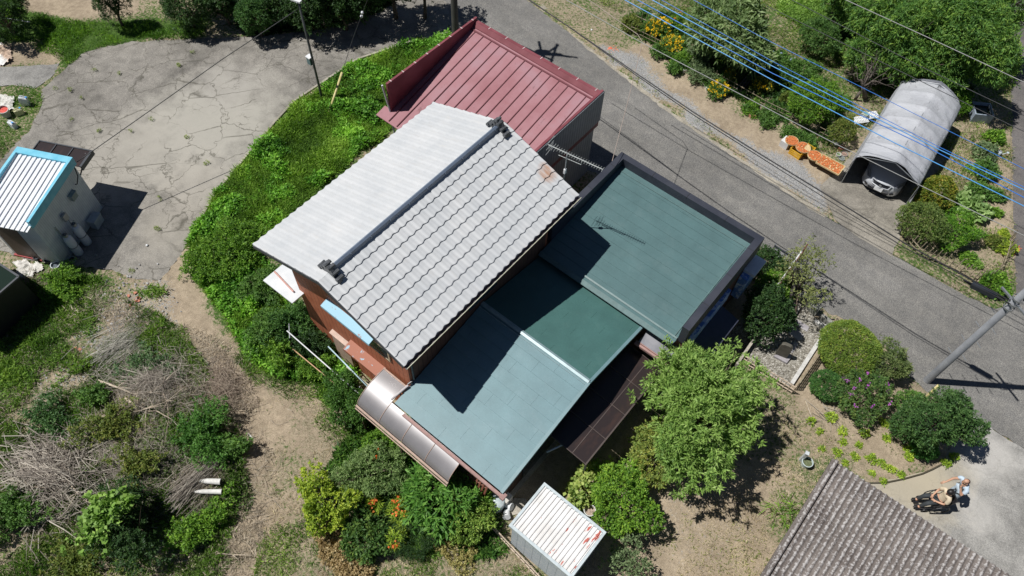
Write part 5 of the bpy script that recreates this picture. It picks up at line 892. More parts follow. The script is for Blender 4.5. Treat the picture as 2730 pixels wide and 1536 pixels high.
wire([(985,-14),(965,38),(940,105),(912,193)],[5.0,3.6,2.4,1.15],.01,thin,'thin guy wire above the yellow guard tube',name='guy_wire')
m=M()
for (u,v,z) in ((966,34,3.7),(964,44,3.45)): m.lathe(tuple(A(u,v,z)),[(.001,-.06),(.05,-.05),(.065,0),(.05,.05),(.001,.06)],12)
p=A(965,39,0); m.build('guy_insulator',MT['white'],None,(p.x,p.y,0),smooth=True,label='pair of white ball insulators on the guy wire near the top edge',cat='insulator')
# ---------------- TV antenna ----------------
ba=A(1462,386,6.95); bb=A(1607,452,6.95); mast_b=A(1512,482,5.9)
an=thing('tv_antenna','long comb-like TV antenna beside the far end of the white roof','antenna',(mast_b.x,mast_b.y,0))
dv=(bb-ba).normalized(); sd=Vector((-dv.y,dv.x,0)); MT['alu']=plain('pale_aluminium',(.55,.57,.55),.35,.3)
m=M(); m.tube([ba,bb],.016,6); m.build('boom',MT['alu'],an); q0=ba.lerp(bb,.2)-Vector((0,0,.25)); q1=ba.lerp(bb,.62)-Vector((0,0,.22)); m=M(); m.tube([q0,q1,q1+Vector((0,0,.2))],.012,6); m.build('support_boom',MT['alu'],an)
L=(bb-ba).length
for k in range(22):
    c=ba+dv*(L*(.05+.95*k/21)); w=.19 if k>2 else .3; m=M(); m.tube([c-sd*w*.55,c+sd*w*.55],.006,5); m.build('element',MT['alu'],an)
for k in range(3): c=ba+dv*(L*.03); m=M(); m.tube([c-sd*.25+Vector((0,0,-.22+.22*k)),c+sd*.25+Vector((0,0,-.22+.22*k))],.006,5); m.build('reflector',MT['alu'],an)
mt_=ba.lerp(bb,.35); m=M(); m.tube([(mt_.x,mt_.y,3.2),(mt_.x,mt_.y,6.98)],.018,8); m.build('mast',MT['steel'],an); m=M(); m.cbox((mt_.x,mt_.y,6.1),(.07,.09,.2)); m.build('amplifier_box',MT['white'],an)
an.location=(mt_.x,mt_.y,3.2); 
for ch in [o for o in bpy.data.objects if o.parent is an]:
    ch.location=Vector((mast_b.x-mt_.x,mast_b.y-mt_.y,-3.2))
# ---------------- fences ----------------
MT['bambw']=mottle('weathered_bamboo',(.2,.16,.11),(.34,.29,.2),6,.8); MT['bambp']=mottle('pale_bamboo',(.42,.33,.25),(.58,.47,.37),6,.7)
def stakefence(name,lab,pts,h,sp,mat,rails,r=.02,lean=0.,jit=.1,group=None,cat='fence',w3=None,railmat=None):
    P=[A(*p) for p in pts]; r_=thing(name,lab,cat,(P[0].x,P[0].y,0),0,group); d=0
    for a,b in zip(P[:-1],P[1:]):
        L=(b-a).length; e=(b-a)/L; s=d
        while s<L:
            q=a+e*s; hh=h*random.uniform(1-jit,1+jit); lx,ly=random.uniform(-1,1)*lean,random.uniform(-1,1)*lean
            m=M(); m.tube([(q.x,q.y,0),(q.x+lx,q.y+ly,hh)],[r*random.uniform(.8,1.2),r*.8],6); m.build('stake',mat,r_); s+=sp*random.uniform(.85,1.15)
        d=s-L
    for z in rails:
        m=M(); m.tube([Vector((p.x,p.y,z*(1+random.uniform(-.05,.05)))) for p in P],r*.9,6); m.build('rail',railmat or mat,r_)
    return r_
stakefence('bamboo_stake_fence','curved fence of tall weathered bamboo stakes around the right garden',[(2412,628),(2420,655),(2445,682),(2490,700),(2545,726),(2590,752),(2625,752),(2660,725),(2672,690),(2680,660),(2690,640)],.8,.19,MT['bambw'],[.2,.42],.022,.07)
stakefence('stick_border_fence','low fence of thin sticks behind the drying baskets and planters',[(1680,90),(1760,130),(1850,185),(1950,240),(2040,292),(2100,320),(2160,350),(2230,385)],.6,.34,MT['bambw'],[.22,.45],.014,.05,.2)
stakefence('stick_border_fence','short pale stick fence at the upper end of the flower border',[(1672,66),(1690,56),(1735,78)],.75,.22,MT['bambp'],[.35],.013,.04)
# bamboo screen fences round the stone plot
def screen(name,lab,a,b,h,sp,mat,n=3):
    a,b=A(*a),A(*b); r_=thing(name,lab,'fence',(a.x,a.y,0)); L=(b-a).length; e=(b-a)/L; s=0
    while s<=L: 
        q=a+e*s; m=M(); m.tube([(q.x,q.y,0),(q.x,q.y,h)],.018,6); m.build('picket',mat,r_); s+=sp
    for k in range(n):
        z=h*(.25+.65*k/(n-1)); m=M(); m.tube([(a.x,a.y,z),(b.x,b.y,z)],.022,6); m.build('rail',mat,r_)
    return r_
screen('bamboo_lattice_fence','bamboo lattice fence along the right side of the pebble plot',(2118,1040),(2229,880),.62,.16,MT['bambw'],4)
screen('bamboo_rail_fence','pale bamboo rail fence along the lower side of the pebble plot',(2108,1050),(1976,968),.6,.17,MT['bambp'],3)
screen('front_garden_rail','long pale pipe rail fence in front of the garden beside the storage shed',(1225,1318),(1450,1560),.5,.22,MT['bambp'],2)
screen('canopy_side_fence','thin pinkish rail fence running beside the arched canopy',(975,1105),(1250,1330),.55,.2,MT['bambp'],2)
fg=thing('metal_grille_fence','dark metal grille fence panel at the shop wing corner beside the road','fence',tuple(A(2040,690))); a,b=A(2045,694),A(2130,748)
for z in (.12,1.0): m=M(); m.bar((a.x,a.y,z),(b.x,b.y,z),.05); m.build('rail',MT['darkv'],fg)
L=(b-a).length; e=(b-a)/L
for k in range(4): q=a+e*L*k/3; m=M(); m.bar((q.x,q.y,0),(q.x,q.y,1.1),.05); m.build('post',MT['steel'],fg)
for k in range(9): z=.2+k*.09; m=M(); m.bar((a.x,a.y,z),(b.x,b.y,z),.025); m.build('slat',MT['pvc'],fg)
# leaning pole wall beside the plot
m=M(); a,b=A(1955,980),A(2100,768); e=(b-a).normalized(); m.obox(Vector((a.x,a.y,0)),b-a,Vector((-e.y,e.x,0))*-.1,Vector((0,0,.35))); m.build('low_block_wall',MT['kerbc'],None,(a.x,a.y,0),label='low dark concrete wall between pebble plot and shop wing',cat='wall')
lp=thing('garden_umbrella_pole','long white and brown pole leaning over the corner beside the sapling','pole',tuple(A(2085,745))); 
m=M(); q0,q1,q2=A(2072,762,1.2),A(2139,668,2.5),A(2153,651,2.8); m.tube([q0,q1],.032,8); m.build('white_shaft',MT['white'],lp); m=M(); m.tube([A(2060,800,.5),q0+Vector((.04,0,0)),q1+Vector((.04,0,0)),q2],.025,8); m.build('brown_shaft',plain('brown_wood',(.2,.09,.06),.7),lp)
m=M()
a,b=A(2078,852),A(2108,748)
for k in range(7): q=a.lerp(b,k/6); m.cbox((q.x,q.y,.5),(.09,.28,1.0),.5+random.uniform(-.1,.1))
m.build('dark_board_stack',mottle('dark_boards',(.03,.028,.025),(.09,.08,.07),8,.9),None,(a.x,a.y,0),label='stack of dark upright boards between the corner shrubs and the pebble plot',cat='boards')
# plot kerb stones, standing stone, stepping stones
gran=mottle('pale_granite_kerb',(.48,.47,.45),(.6,.59,.57),9,.7,fine=.3)
def slab(name,lab,cat,px,z0,z1,mat,group=None):
    P=wp(px); c=np.mean(P,0); m=M(); m.prism(P,z0,z1); return m.build(name,mat,None,(float(c[0]),float(c[1]),0),label=lab,cat=cat,group=group)
slab('granite_kerb','long pale granite kerb along the right side of the pebble plot','kerb',[(2196,880),(2205,886),(2112,1030),(2103,1024)],.0,.16,gran); slab('granite_kerb','short pale granite kerb at the roadside end of the pebble plot','kerb',[(2166,862),(2172,856),(2200,872),(2194,880)],0,.16,gran)
slab('block_wall','mossy grey block wall between the pebble plot and the road','wall',[(2096,775),(2106,768),(2180,835),(2170,845)],0,.45,mottle('mossy_block',(.13,.14,.12),(.3,.3,.26),4,.9))
slab('block_wall','short grey block wall piece behind the largest clipped shrub','wall',[(2180,852),(2186,848),(2216,872),(2210,880)],0,.35,mottle('mossy_block2',(.2,.2,.18),(.33,.32,.29),4,.9))
stg=mottle('stepping_stone',(.28,.26,.28),(.42,.4,.41),3,.8,fine=.3)
for i,(px,lb) in enumerate([([(2075,872),(2095,858),(2142,896),(2130,912)],'largest flat stepping stone behind the standing stone'),([(2115,866),(2126,855),(2156,874),(2150,886)],'flat stepping stone nearest the roadside kerb'),([(2099,935),(2118,912),(2127,920),(2111,943)],'small stepping stone right of the standing stone'),([(2060,850),(2078,838),(2095,855),(2078,868)],'stepping stone in shade at the back of the plot')]): slab('stepping_stone',lb,'stepping stone',px,.03,.07,stg,'stepping stones in the pebble plot')
st=thing('standing_stone','dark upright memorial stone on a grey plinth in the pebble plot','stone',tuple(A(2082,962)))
m=M(); P=wp([(2063,950),(2106,948),(2107,956),(2095,972),(2060,953)]); m.prism(P,.0,.12); m.build('plinth',stg,st)
a=A(2064,948); b=A(2093,960); e=(b-a).normalized(); nrm=Vector((-e.y,e.x,0)); m=M(); w=(b-a).length
fr_=[(0,.1),(w,.1),(w*.99,.82),(w*.8,.9),(w*.25,.92),(.01,.84)]; n=6; vs=[a+e*x+Vector((0,0,z)) for x,z in fr_]+[a+e*x+nrm*.13+Vector((0,0,z)) for x,z in fr_]
m.add(vs,[tuple(range(n)),tuple(range(2*n-1,n-1,-1))]+[(i,i+n,(i+1)%n+n,(i+1)%n) for i in range(n)]); m.build('stone',mottle('dark_stele',(.07,.065,.05),(.13,.12,.1),5,.7),st)
slab('paving_piece','weathered concrete footing by the front corner of the green wing','paving',[(1345,1345),(1370,1330),(1400,1330),(1412,1345),(1390,1370),(1365,1375)],0,.06,MT['kerbc'])
# ---------------- fabric carport and car ----------------
F=A(2376,426,2.28); B=A(2492,222,2.28); ev=Vector((B.x-F.x,B.y-F.y,0)).normalized(); rv=Vector((ev.y,-ev.x,0)); rzc=math.atan2(rv.y,rv.x)
cp=thing('fabric_carport','grey wrinkled fabric carport tent covering a silver car','carport',(F.x,F.y,0),rzc); LEN=(B-F).length+.25; cp.location=cp.location+rv*.2
fm,t,b=newmat('grey_tarpaulin'); v=coords(t); c=ramp(t,[(.3,(.38,.39,.42)),(.7,(.48,.49,.52))],noise(t,v,.9,5)); c=mix(t,ramp(t,[(.56,0.),(.7,.55)],noise(t,coords(t,(1.5,.7,1)),1.7,5,.7)),c,(.2,.19,.2)); t.links.new(c,b.inputs['Base Color']); b.inputs['Roughness'].default_value=.5; bump(t,b,noise(t,coords(t,(1,2.5,1)),5,5,.6,1.5),.7,.05)
CZ=.875
prof=[(-1.45,.12),(-1.46,.8),(-1.44,1.5),(-1.36,1.9),(-1.15,2.13),(-.7,2.38),(-.3,2.54),(0,2.62),(.3,2.52),(.7,2.33),(1.08,2.1),(1.24,1.9),(1.3,1.5),(1.32,.8),(1.3,.35)]; prof=[(a*1.02,b*CZ) for a,b in prof]
pts=[]
for a,b_ in zip(prof[:-1],prof[1:]):
    for k in range(4): pts.append((a[0]+(b_[0]-a[0])*k/4,a[1]+(b_[1]-a[1])*k/4))
pts.append(prof[-1]); nY=90; vs=[]
for j in range(nY+1):
    y=LEN*j/nY; hoop=abs(math.sin(math.pi*6*j/nY))**.7
    for i,(x,z) in enumerate(pts):
        top=max(0,(z-1.65))/.6; n1=float(fbm(x*1.3+y*.9,y*1.1-z,1.6,4))-.5; n2=float(fbm(y*3-x*2,x*.8+z,1.9,3))-.5
        end=1-.05*max(0,(y-(LEN-.5))/.5)**2
        xx=x*end+n1*.05; zz=(z*end if z>1.3 else z)-hoop*(.045+.05*top)+n1*.07+n2*.05
        if y<.02: zz+=.03*math.sin(x*5)
        vs.append((xx,y,max(zz,.05)))
q=len(pts); fs=[(j*q+i,j*q+i+1,(j+1)*q+i+1,(j+1)*q+i) for j in range(nY) for i in range(q-1)]; m=M(); m.add(vs,fs)
bk_=[(x*.9,LEN+.02,z) for x,z in pts]; m.add(bk_+[(0,LEN+.05,.1)],[(i,len(pts),i+1) for i in range(len(pts)-1)]); m.build('fabric_cover',fm,cp,smooth=True,local=True)
for y in (.03,LEN*.5,LEN-.1):
    m=M(); m.tube([(-1.4,y,0),(-1.42,y,1.6),(-1.14,y,1.8),(0,y,2.2),(1.04,y,1.77),(1.26,y,1.6),(1.25,y,0)],.02,6); m.build('hoop',MT['steel'],cp,local=True)
m=M()
for x,z in ((-1.4,1.58),(0,2.18),(1.24,1.6),(-1.4,.9)): m.tube([(x,.05,z),(x,LEN-.1,z)],.016,6)
m.build('purlin',MT['steel'],cp,local=True)
# car, nose towards the road
car=thing('silver_car','silver hatchback parked nose-out inside the fabric carport','car',tuple(A(2354,500,.42)-Vector((0,0,.42))-ev*.2-rv*.14),rzc)
pt,t,b=newmat('silver_paint'); b.inputs['Base Color'].default_value=(.6,.62,.66,1); b.inputs['Metallic'].default_value=.25; b.inputs['Roughness'].default_value=.3; b.inputs['Coat Weight'].default_value=.5
st_=[(0,.50,.50,.22),(.05,.66,.60,.2),(.14,.76,.68,.19),(.32,.83,.76,.19),(.7,.86,.86,.2),(1.15,.87,.93,.2),(1.8,.87,.95,.2),(3.3,.87,.95,.2),(3.9,.85,.93,.22),(4.2,.75,.8,.25),(4.28,.6,.6,.3)]
vs=[];q=25
for (y,w,zt2,zb2) in st_:
    for i in range(q):
        a=math.pi*i/(q-1); cx=-math.cos(a); sx=math.sin(a); x=w*(abs(cx)**.55)*(1 if cx>0 else -1); z=zb2+(zt2-zb2)*sx**.45; zz=z+(.05*(1-(x/w)**2) if z>zt2-.12 else 0); yy=y+(.30*(abs(x)/.87)**2.6 if y<.5 else 0)+(-.2*(abs(x)/.87)**2.6 if y>3.8 else 0); vs.append((x,yy,zz))
m=M(); fs=[(j*q+i,j*q+i+1,(j+1)*q+i+1,(j+1)*q+i) for j in range(len(st_)-1) for i in range(q-1)]; m.add(vs,fs+[tuple(range(q-1,-1,-1)),tuple(range((len(st_)-1)*q,len(st_)*q))]); body=m.build('body',pt,car,local=True,smooth=True)
cab=[(1.1,.72,.94,.3),(1.75,.68,1.38,.6),(2.2,.66,1.45,.62),(3.2,.66,1.42,.6),(4.05,.62,.98,.3)]; vs=[]
for (y,w,zt2,f_) in cab: vs+= [(-w-.1,y,.9),(-w*.93,y,zt2-.05),(-w*.6,y,zt2),(w*.6,y,zt2),(w*.93,y,zt2-.05),(w+.1,y,.9)]
m=M(); m.add(vs,[(j*6+i,j*6+i+1,(j+1)*6+i+1,(j+1)*6+i) for j in range(4) for i in range(5)],0); m.mi=[(1 if (j in (0,3) and 1<=i<=3) or i in (0,4) else 0) for j in range(4) for i in range(5)]; m.build('cabin',[pt,MT['glass']],car,local=True,smooth=False)
gr,t,b=newmat('dark_grille'); b.inputs['Base Color'].default_value=(.015,.016,.02,1); b.inputs['Roughness'].default_value=.35
def nose(x,z,dy=0.,): return (x,.0+.30*(abs(x)/.87)**2.6-dy,z)
def patch(poly,y_off,mat,name,n=1):
    m=M(); L=len(poly); A_=[(x,y_off-.075+.30*(abs(x)/.87)**2.6+yy,z+.01) for x,yy,z in poly]; B_=[(x,y+.05,z-.015) for x,y,z in A_]; m.add(A_+B_,[tuple(range(L)),tuple(range(2*L-1,L-1,-1))]+[(i,i+L,(i+1)%L+L,(i+1)%L) for i in range(L)]); return m.build(name,mat,car,local=True)
patch([(-.36,.02,.70),(-.12,.0,.705),(.12,.0,.705),(.36,.02,.70),(.30,-.07,.60),(.1,-.09,.585),(-.1,-.09,.585),(-.30,-.07,.60)],.12,gr,'grille')
m=M(); m.tube([(-.42,.12,.755),(-.2,.03,.765),(0,.01,.77),(.2,.03,.765),(.42,.12,.755),(.34,.0,.6),(0,-.07,.585),(-.34,.0,.6),(-.42,.12,.755)],.022,6); m.build('grille_surround',pt,car,local=True)
m=M(); m.lathe((0,0,0),[(.001,0),(.055,0),(.055,.02),(.001,.021)],14); m.v=[Vector((v.x,-.06-v.z,.68+v.y)) for v in m.v]; m.build('emblem',MT['steel'],car,local=True)
m=M(); m.obox((-.17,-.1,.40),(.34,0,0),(0,.02,0),(0,.03,.165)); pl_=m.build('number_plate',MT['white'],car,local=True)
m=M()
for k,x in enumerate((-.13,-.085,-.02,.025,.075,.115)): m.obox((x,-.104,.43),(.025,0,0),(0,.01,0),(0,.016,.085))
for x in (-.08,-.03,.03): m.obox((x,-.086,.525),(.03,0,0),(0,.01,0),(0,.004,.022))
m.build('plate_marks',plain('green_plate_ink',(.06,.16,.1),.5),pl_)
m=None
for s in (-1,1):
    hl,t,b=newmat('headlight_glass'); b.inputs['Base Color'].default_value=(.3,.32,.36,1); b.inputs['Roughness'].default_value=.1; b.inputs['Metallic'].default_value=.6
    patch([(s*.50,-.02,.68),(s*.58,.10,.78),(s*.80,.32,.84),(s*.82,.2,.73),(s*.66,.0,.66)][::s],.12,hl,'headlight')
    patch([(s*.48,-.02,.42),(s*.62,.0,.44),(s*.64,0,.36),(s*.50,-.02,.34)][::s],.03,gr,'fog_light')
    m=M(); m.cbox((s*.95,1.5,.98),(.2,.12,.14)); m.build('wing_mirror',pt,car,local=True)
    for y in (.8,3.4):
        m=M(); m.lathe((0,0,0),[(.2,-.1),(.3,-.1),(.32,-.06),(.32,.06),(.3,.1),(.2,.1)],20); m.v=[Vector((s*.78+v.z,y+v.x,.32+v.y)) for v in m.v]; wh=m.build('wheel',MT['black'],car,local=True)
        m=M(); m.lathe((0,0,0),[(.001,.05),(.2,.07)],12); m.v=[Vector((s*.78+s*v.z,y+v.x,.32+v.y)) for v in m.v]; m.build('rim',MT['steel'],wh,)
patch([(-.45,0,.40),(-.22,-.01,.36),(.22,-.01,.36),(.45,0,.40),(.4,0,.29),(-.4,0,.29)],-.0,gr,'air_intake')
# ---------------- people ----------------
def skinned(name,mat,parent,verts,edges,rad,sub=1,local=True,root=0):
    me=bpy.data.meshes.new(name); me.from_pydata([tuple(v) for v in verts],edges,[]); o=bpy.data.objects.new(name,me); COL.objects.link(o); sk_=o.modifiers.new('s','SKIN'); sk_.use_smooth_shade=True
    for i,r in enumerate(rad): r=(r,r) if not hasattr(r,'__len__') else r; me.skin_vertices[0].data[i].radius=r
    me.skin_vertices[0].data[root].use_root=True
    s2=o.modifiers.new('u','SUBSURF'); s2.levels=sub; s2.render_levels=sub
    dg=bpy.context.evaluated_depsgraph_get(); ne=bpy.data.meshes.new_from_object(o.evaluated_get(dg)); bpy.data.objects.remove(o); ne.name=name; ne.materials.clear(); ne.materials.append(mat)
    ne.polygons.foreach_set('use_smooth',[True]*len(ne.polygons)); o=bpy.data.objects.new(name,ne); COL.objects.link(o); o.parent=parent; FR[o]=FR[parent]; return o
skin_m=plain('skin_tone',(.52,.3,.2),.55,var=.05); hairb=plain('black_hair',(.015,.013,.013),.5,var=.1,scale=30); hairr=plain('short_dark_hair',(.09,.05,.045),.6)
def hand(V,E,Rr,wi,w,d,s=1,curl=.3):
    """palm and five fingers from wrist index wi at w, pointing along d"""
    d=Vector(d).normalized(); side=d.cross(Vector((0,0,1))); side=(side if side.length>.1 else Vector((1,0,0))).normalized()*s; dn=d.cross(side)
    dn=dn if dn.z<0 else -dn; pi=len(V); V.append(Vector(w)+d*.05); Rr.append((.036,.016)); E.append((wi,pi))
    for k,(o,l) in enumerate(((-.03,.06),(-.01,.075),(.01,.07),(.03,.055))):
        a=Vector(w)+d*.085+side*o; b_=a+d*l*.6+dn*l*curl*.5; c_=b_+d*l*.35+dn*l*curl; i=len(V); V+=[a,b_,c_]; Rr+=[.01,.009,.007]; E+=[(pi,i),(i,i+1),(i+1,i+2)]
    a=Vector(w)+d*.03-side*.035; i=len(V); V+=[a,a+d*.035-side*.025+dn*.01]; Rr+=[.012,.009]; E+=[(pi,i),(i,i+1)]
def face(r,hc,R,f,par):
    f=Vector(f).normalized(); s=Vector((-f.y,f.x,0)).normalized()
    for k in (-1,1):
        m=M(); m.ico(hc+f*R*.93*.9+s*k*R*.38+Vector((0,0,.0)),.014); m.build('eye',MT['black'],par,local=True)
        m=M(); m.ico(hc+s*k*R*.98-f*.01-Vector((0,0,.01)),.03,sc=(.5,1,1.2)); m.build('ear',skin_m,par,local=True)
    m=M(); m.ico(hc+f*R*1.02-Vector((0,0,.03)),.02,sc=(1,.8,1.3)); m.build('nose',skin_m,par,local=True)
    m=M(); m.ico(hc+f*R*.9-Vector((0,0,.075)),.022,sc=(.6,1.2,.35)); m.build('mouth',plain('lips',(.4,.16,.13),.5),par,local=True)
# frame: +x forward (towards the lower left of the photo), z up
fd=Vector((-.75,-.66,0)).normalized(); rzp=math.atan2(fd.y,fd.x); sp0=Vector((6.47,15.06,0))+(A(2500,1330)-A(2500,1341)); so_=sp0+fd*.1
wc=thing('wheelchair','black wheelchair holding the seated person on the concrete yard','wheelchair',tuple(sp0),rzp)
wm_=plain('black_wheelchair',(.02,.02,.024),.4)
m=M(); m.box(-.22,.24,-.22,.22,.44,.5); m.build('seat',wm_,wc,local=True); m=M(); m.obox((-.26,-.22,.48),(0,.44,0),(-.08,0,.45),(-.03,0,0)); m.build('backrest',wm_,wc,local=True)
for s in (-1,1):
    m=M(); m.tube([(-.05+.3*math.cos(a),s*.3,.3+.3*math.sin(a)) for a in np.linspace(0,2*math.pi,25)],.018,6,cap=False); wh=m.build('drive_wheel',wm_,wc,local=True)
    m=M(); m.tube([(-.05+.26*math.cos(a),s*.34,.3+.26*math.sin(a)) for a in np.linspace(0,2*math.pi,25)],.01,5,cap=False); m.build('hand_rim',MT['steel'],wh)
    m=M()
    for k in range(12): a=math.pi*k/6; m.tube([(-.05,s*.3,.3),(-.05+.29*math.cos(a),s*.3,.3+.29*math.sin(a))],.003,4)
    m.build('spokes',MT['steel'],wh)
    m=M(); m.tube([(.36+.09*math.cos(a),s*.24,.1+.09*math.sin(a)) for a in np.linspace(0,2*math.pi,15)],.018,6,cap=False); m.build('caster',wm_,wc,local=True)
    m=M(); m.tube([(-.42,s*.2,.92),(-.3,s*.22,.9),(-.24,s*.22,.3),(.38,s*.22,.3),(.52,s*.18,.16)],.014,6); m.tube([(-.24,s*.25,.68),(.16,s*.25,.68),(.2,s*.24,.42)],.014,6); m.build('side_frame',wm_,wc,local=True)
    m=M(); m.cbox((.56,s*.11,.14),(.18,.17,.02)); m.build('footrest',wm_,wc,local=True)
    m=M(); m.cbox((-.02,s*.26,.7),(.28,.05,.04)); m.build('armrest',wm_,wc,local=True)
sit=thing('person','seated person in a cream shirt and dark trousers in the wheelchair','person',tuple(so_),rzp)
V=[Vector(p) for p in [(-.14,0,.56),(-.17,0,.75),(-.16,0,.95),(-.14,0,1.08),(-.12,0,1.14),(-.11,0,1.24),(-.10,0,1.3),
 (-.14,.17,1.02),(-.06,.25,.8),(.12,.12,.72),(-.14,-.17,1.02),(-.06,-.25,.8),(.12,-.12,.72),
 (.0,.1,.56),(.32,.13,.58),(.42,.12,.2),(.54,.12,.17),(.0,-.1,.56),(.32,-.13,.58),(.42,-.12,.2),(.54,-.12,.17)]]
E=[(0,1),(1,2),(2,3),(3,4),(4,5),(5,6),(3,7),(7,8),(8,9),(3,10),(10,11),(11,12),(0,13),(13,14),(14,15),(15,16),(0,17),(17,18),(18,19),(19,20)]
Rr=[(.15,.12),(.14,.1),(.15,.1),(.09,.07),.05,.085,.075,.055,.042,.03,.055,.042,.03,.085,.065,.045,.04,.085,.065,.045,.04]
hand(V,E,Rr,9,V[9],(.6,-.6,-.1),1); hand(V,E,Rr,12,V[12],(.6,.6,-.1),-1)
skinned('body',skin_m,sit,V,E,Rr,2)
skinned('shirt',plain('cream_shirt',(.62,.52,.38),.8),sit,[(-.12,0,.56),(-.17,0,.8),(-.16,0,.98),(-.14,0,1.09),(-.14,.19,1.03),(-.08,.26,.86),(-.14,-.19,1.03),(-.08,-.26,.86)],[(0,1),(1,2),(2,3),(3,4),(4,5),(3,6),(6,7)],[(.17,.14),(.165,.13),(.17,.12),(.09,.08),.08,.068,.08,.068],2)
skinned('trousers',plain('charcoal_trousers',(.035,.042,.048),.8),sit,[(-.14,0,.57),(.02,.1,.57),(.33,.13,.59),(.43,.12,.24),(.02,-.1,.57),(.33,-.13,.59),(.43,-.12,.24)],[(0,1),(1,2),(2,3),(0,4),(4,5),(5,6)],[(.16,.13),.1,.08,.06,.1,.08,.06],2)
for s in (-1,1): m=M(); m.ico((.53,s*.12,.19),.06,sc=(1.7,.75,.6),sub=2); m.build('shoe',MT['black'],sit,local=True,smooth=True)
hc=Vector((-.09,0,1.27)); m=M(); m.ico(hc+Vector((-.015,0,.03)),.112,sc=(1.02,.9,1.02),sub=3); m.v=[v for v in m.v]; m.build('hair',hairb,sit,local=True,smooth=True); face(sit,hc,.085,(1,0,-.15),sit)
sm0=Vector((6.93,15.55,0))+(A(2577,1286,1.6)-A(2579,1312,1.6)); man=thing('person','standing man in pale blue shirt behind the wheelchair with one hand raised to his face','person',tuple(sm0),rzp)
V=[Vector(p) for p in [(0,0,.92),(.06,0,1.1),(.14,0,1.28),(.2,0,1.38),(.24,0,1.45),(.28,0,1.55),(.29,0,1.62),
 (.18,.2,1.33),(.3,.3,1.1),(.36,.1,1.36),(.18,-.2,1.33),(.36,-.26,1.15),(.55,-.2,.98),
 (.0,.1,.85),(-.0,.11,.48),(-.08,.11,.08),(.08,.12,.04),(.0,-.1,.85),(.06,-.11,.48),(.05,-.11,.08),(.2,-.12,.04)]]
E=[(0,1),(1,2),(2,3),(3,4),(4,5),(5,6),(3,7),(7,8),(8,9),(3,10),(10,11),(11,12),(0,13),(13,14),(14,15),(15,16),(0,17),(17,18),(18,19),(19,20)]
Rr=[(.15,.11),(.15,.11),(.16,.1),(.09,.07),.055,.09,.08,.06,.045,.03,.06,.045,.03,.08,.06,.04,.035,.08,.06,.04,.035]
hand(V,E,Rr,9,V[9],(.0,-.2,1),1); hand(V,E,Rr,12,V[12],(.8,.1,-.2),-1,.8)
skinned('body',skin_m,man,V,E,Rr,2)
skinned('shirt',plain('pale_blue_shirt',(.5,.6,.7),.8),man,[(-.01,0,.84),(.04,0,1.05),(.13,0,1.26),(.19,0,1.38),(.18,.22,1.33),(.25,.28,1.19),(.18,-.22,1.33),(.28,-.26,1.22)],[(0,1),(1,2),(2,3),(3,4),(4,5),(3,6),(6,7)],[(.18,.15),(.175,.14),(.185,.13),(.09,.08),.085,.07,.085,.07],2)
skinned('trousers',plain('pale_blue_trousers',(.42,.5,.58),.8),man,[(0,0,.88),(.0,.1,.82),(0,.11,.46),(-.07,.11,.12),(.0,-.1,.82),(.06,-.11,.46),(.05,-.11,.12)],[(0,1),(1,2),(2,3),(0,4),(4,5),(5,6)],[(.16,.13),.1,.08,.065,.1,.08,.065],2)
for p in ((.0,.115,.05),(.13,-.115,.05)): m=M(); m.ico(p,.065,sc=(1.9,.75,.7),sub=2); m.build('shoe',MT['black'],man,local=True,smooth=True)
hc=Vector((.28,0,1.58)); m=M(); m.ico(hc+Vector((-.035,0,.012)),.098,sc=(1,.92,.95),sub=3); m.build('hair',hairr,man,local=True,smooth=True); m=M(); m.ico(hc+Vector((-.0,0,.05)),.085,sc=(1,.85,.85),sub=3); m.build('bald_crown',skin_m,man,local=True,smooth=True); face(man,hc,.085,(1,0,-.35),man)
# ---------------- drying baskets and odds and ends of the border ----------------
orn=mottle('drying_fruit',(.48,.12,.03),(.7,.24,.08),28,.6); tray=mottle('wicker',(.5,.36,.17),(.66,.5,.28),12,.7)
def fruit(m,inside,n,z):
    k=0
    while k<n:
        x,y=random.uniform(-.62,.62),random.uniform(-.62,.62)
        if inside(x,y): m.ico((x,y,z+random.uniform(0,.015)),random.uniform(.018,.026),sub=0,sc=(1.2,.9,.7)); k+=1
def basket(u,v,r,z,lab,n=260,part=None):
    p=A(u,v,z); t_=thing('drying_basket',lab,'basket',tuple(p),0,'baskets of drying orange fruit')
    m=M(); m.lathe((0,0,0),[(.001,0),(r*.97,0),(r,.035),(r*1.03,.035),(r*1.03,0),(r,-.02),(.001,-.02)],28); m.build('tray',tray,t_,local=True)
    m=M(); fruit(m,lambda x,y:x*x+y*y<(r*.93)**2 and (part is None or part(x,y)),n,.02); o=m.build('fruit',orn,t_,local=True); o['kind']='stuff'
basket(2111,376,.29,.42,'round basket of orange fruit on the white box, topmost of the row'); basket(2141,394,.32,.42,'round basket with a bare wicker patch, second in the row',230,lambda x,y:not(x>.02 and y>-.06)); basket(2172,416,.31,.42,'round basket full of orange fruit, third in the row')
P=wp([(2200,417),(2244,441),(2227,465),(2183,436)],.4); c=np.mean(P,0); t_=thing('drying_tray','rectangular wooden tray of orange fruit beside the carport opening','tray',(float(c[0]),float(c[1]),.4),math.atan2(P[1][1]-P[0][1],P[1][0]-P[0][0]),'baskets of drying orange fruit')
m=M(); hx,hy=.52,.3; m.box(-hx,hx,-hy,hy,-.02,0); m.box(-hx,hx,-hy-.03,-hy,-.02,.045); m.box(-hx,hx,hy,hy+.03,-.02,.045); m.box(-hx-.03,-hx,-hy-.03,hy+.03,-.02,.045); m.box(hx,hx+.03,-hy-.03,hy+.03,-.02,.045); m.build('frame',tray,t_,local=True)
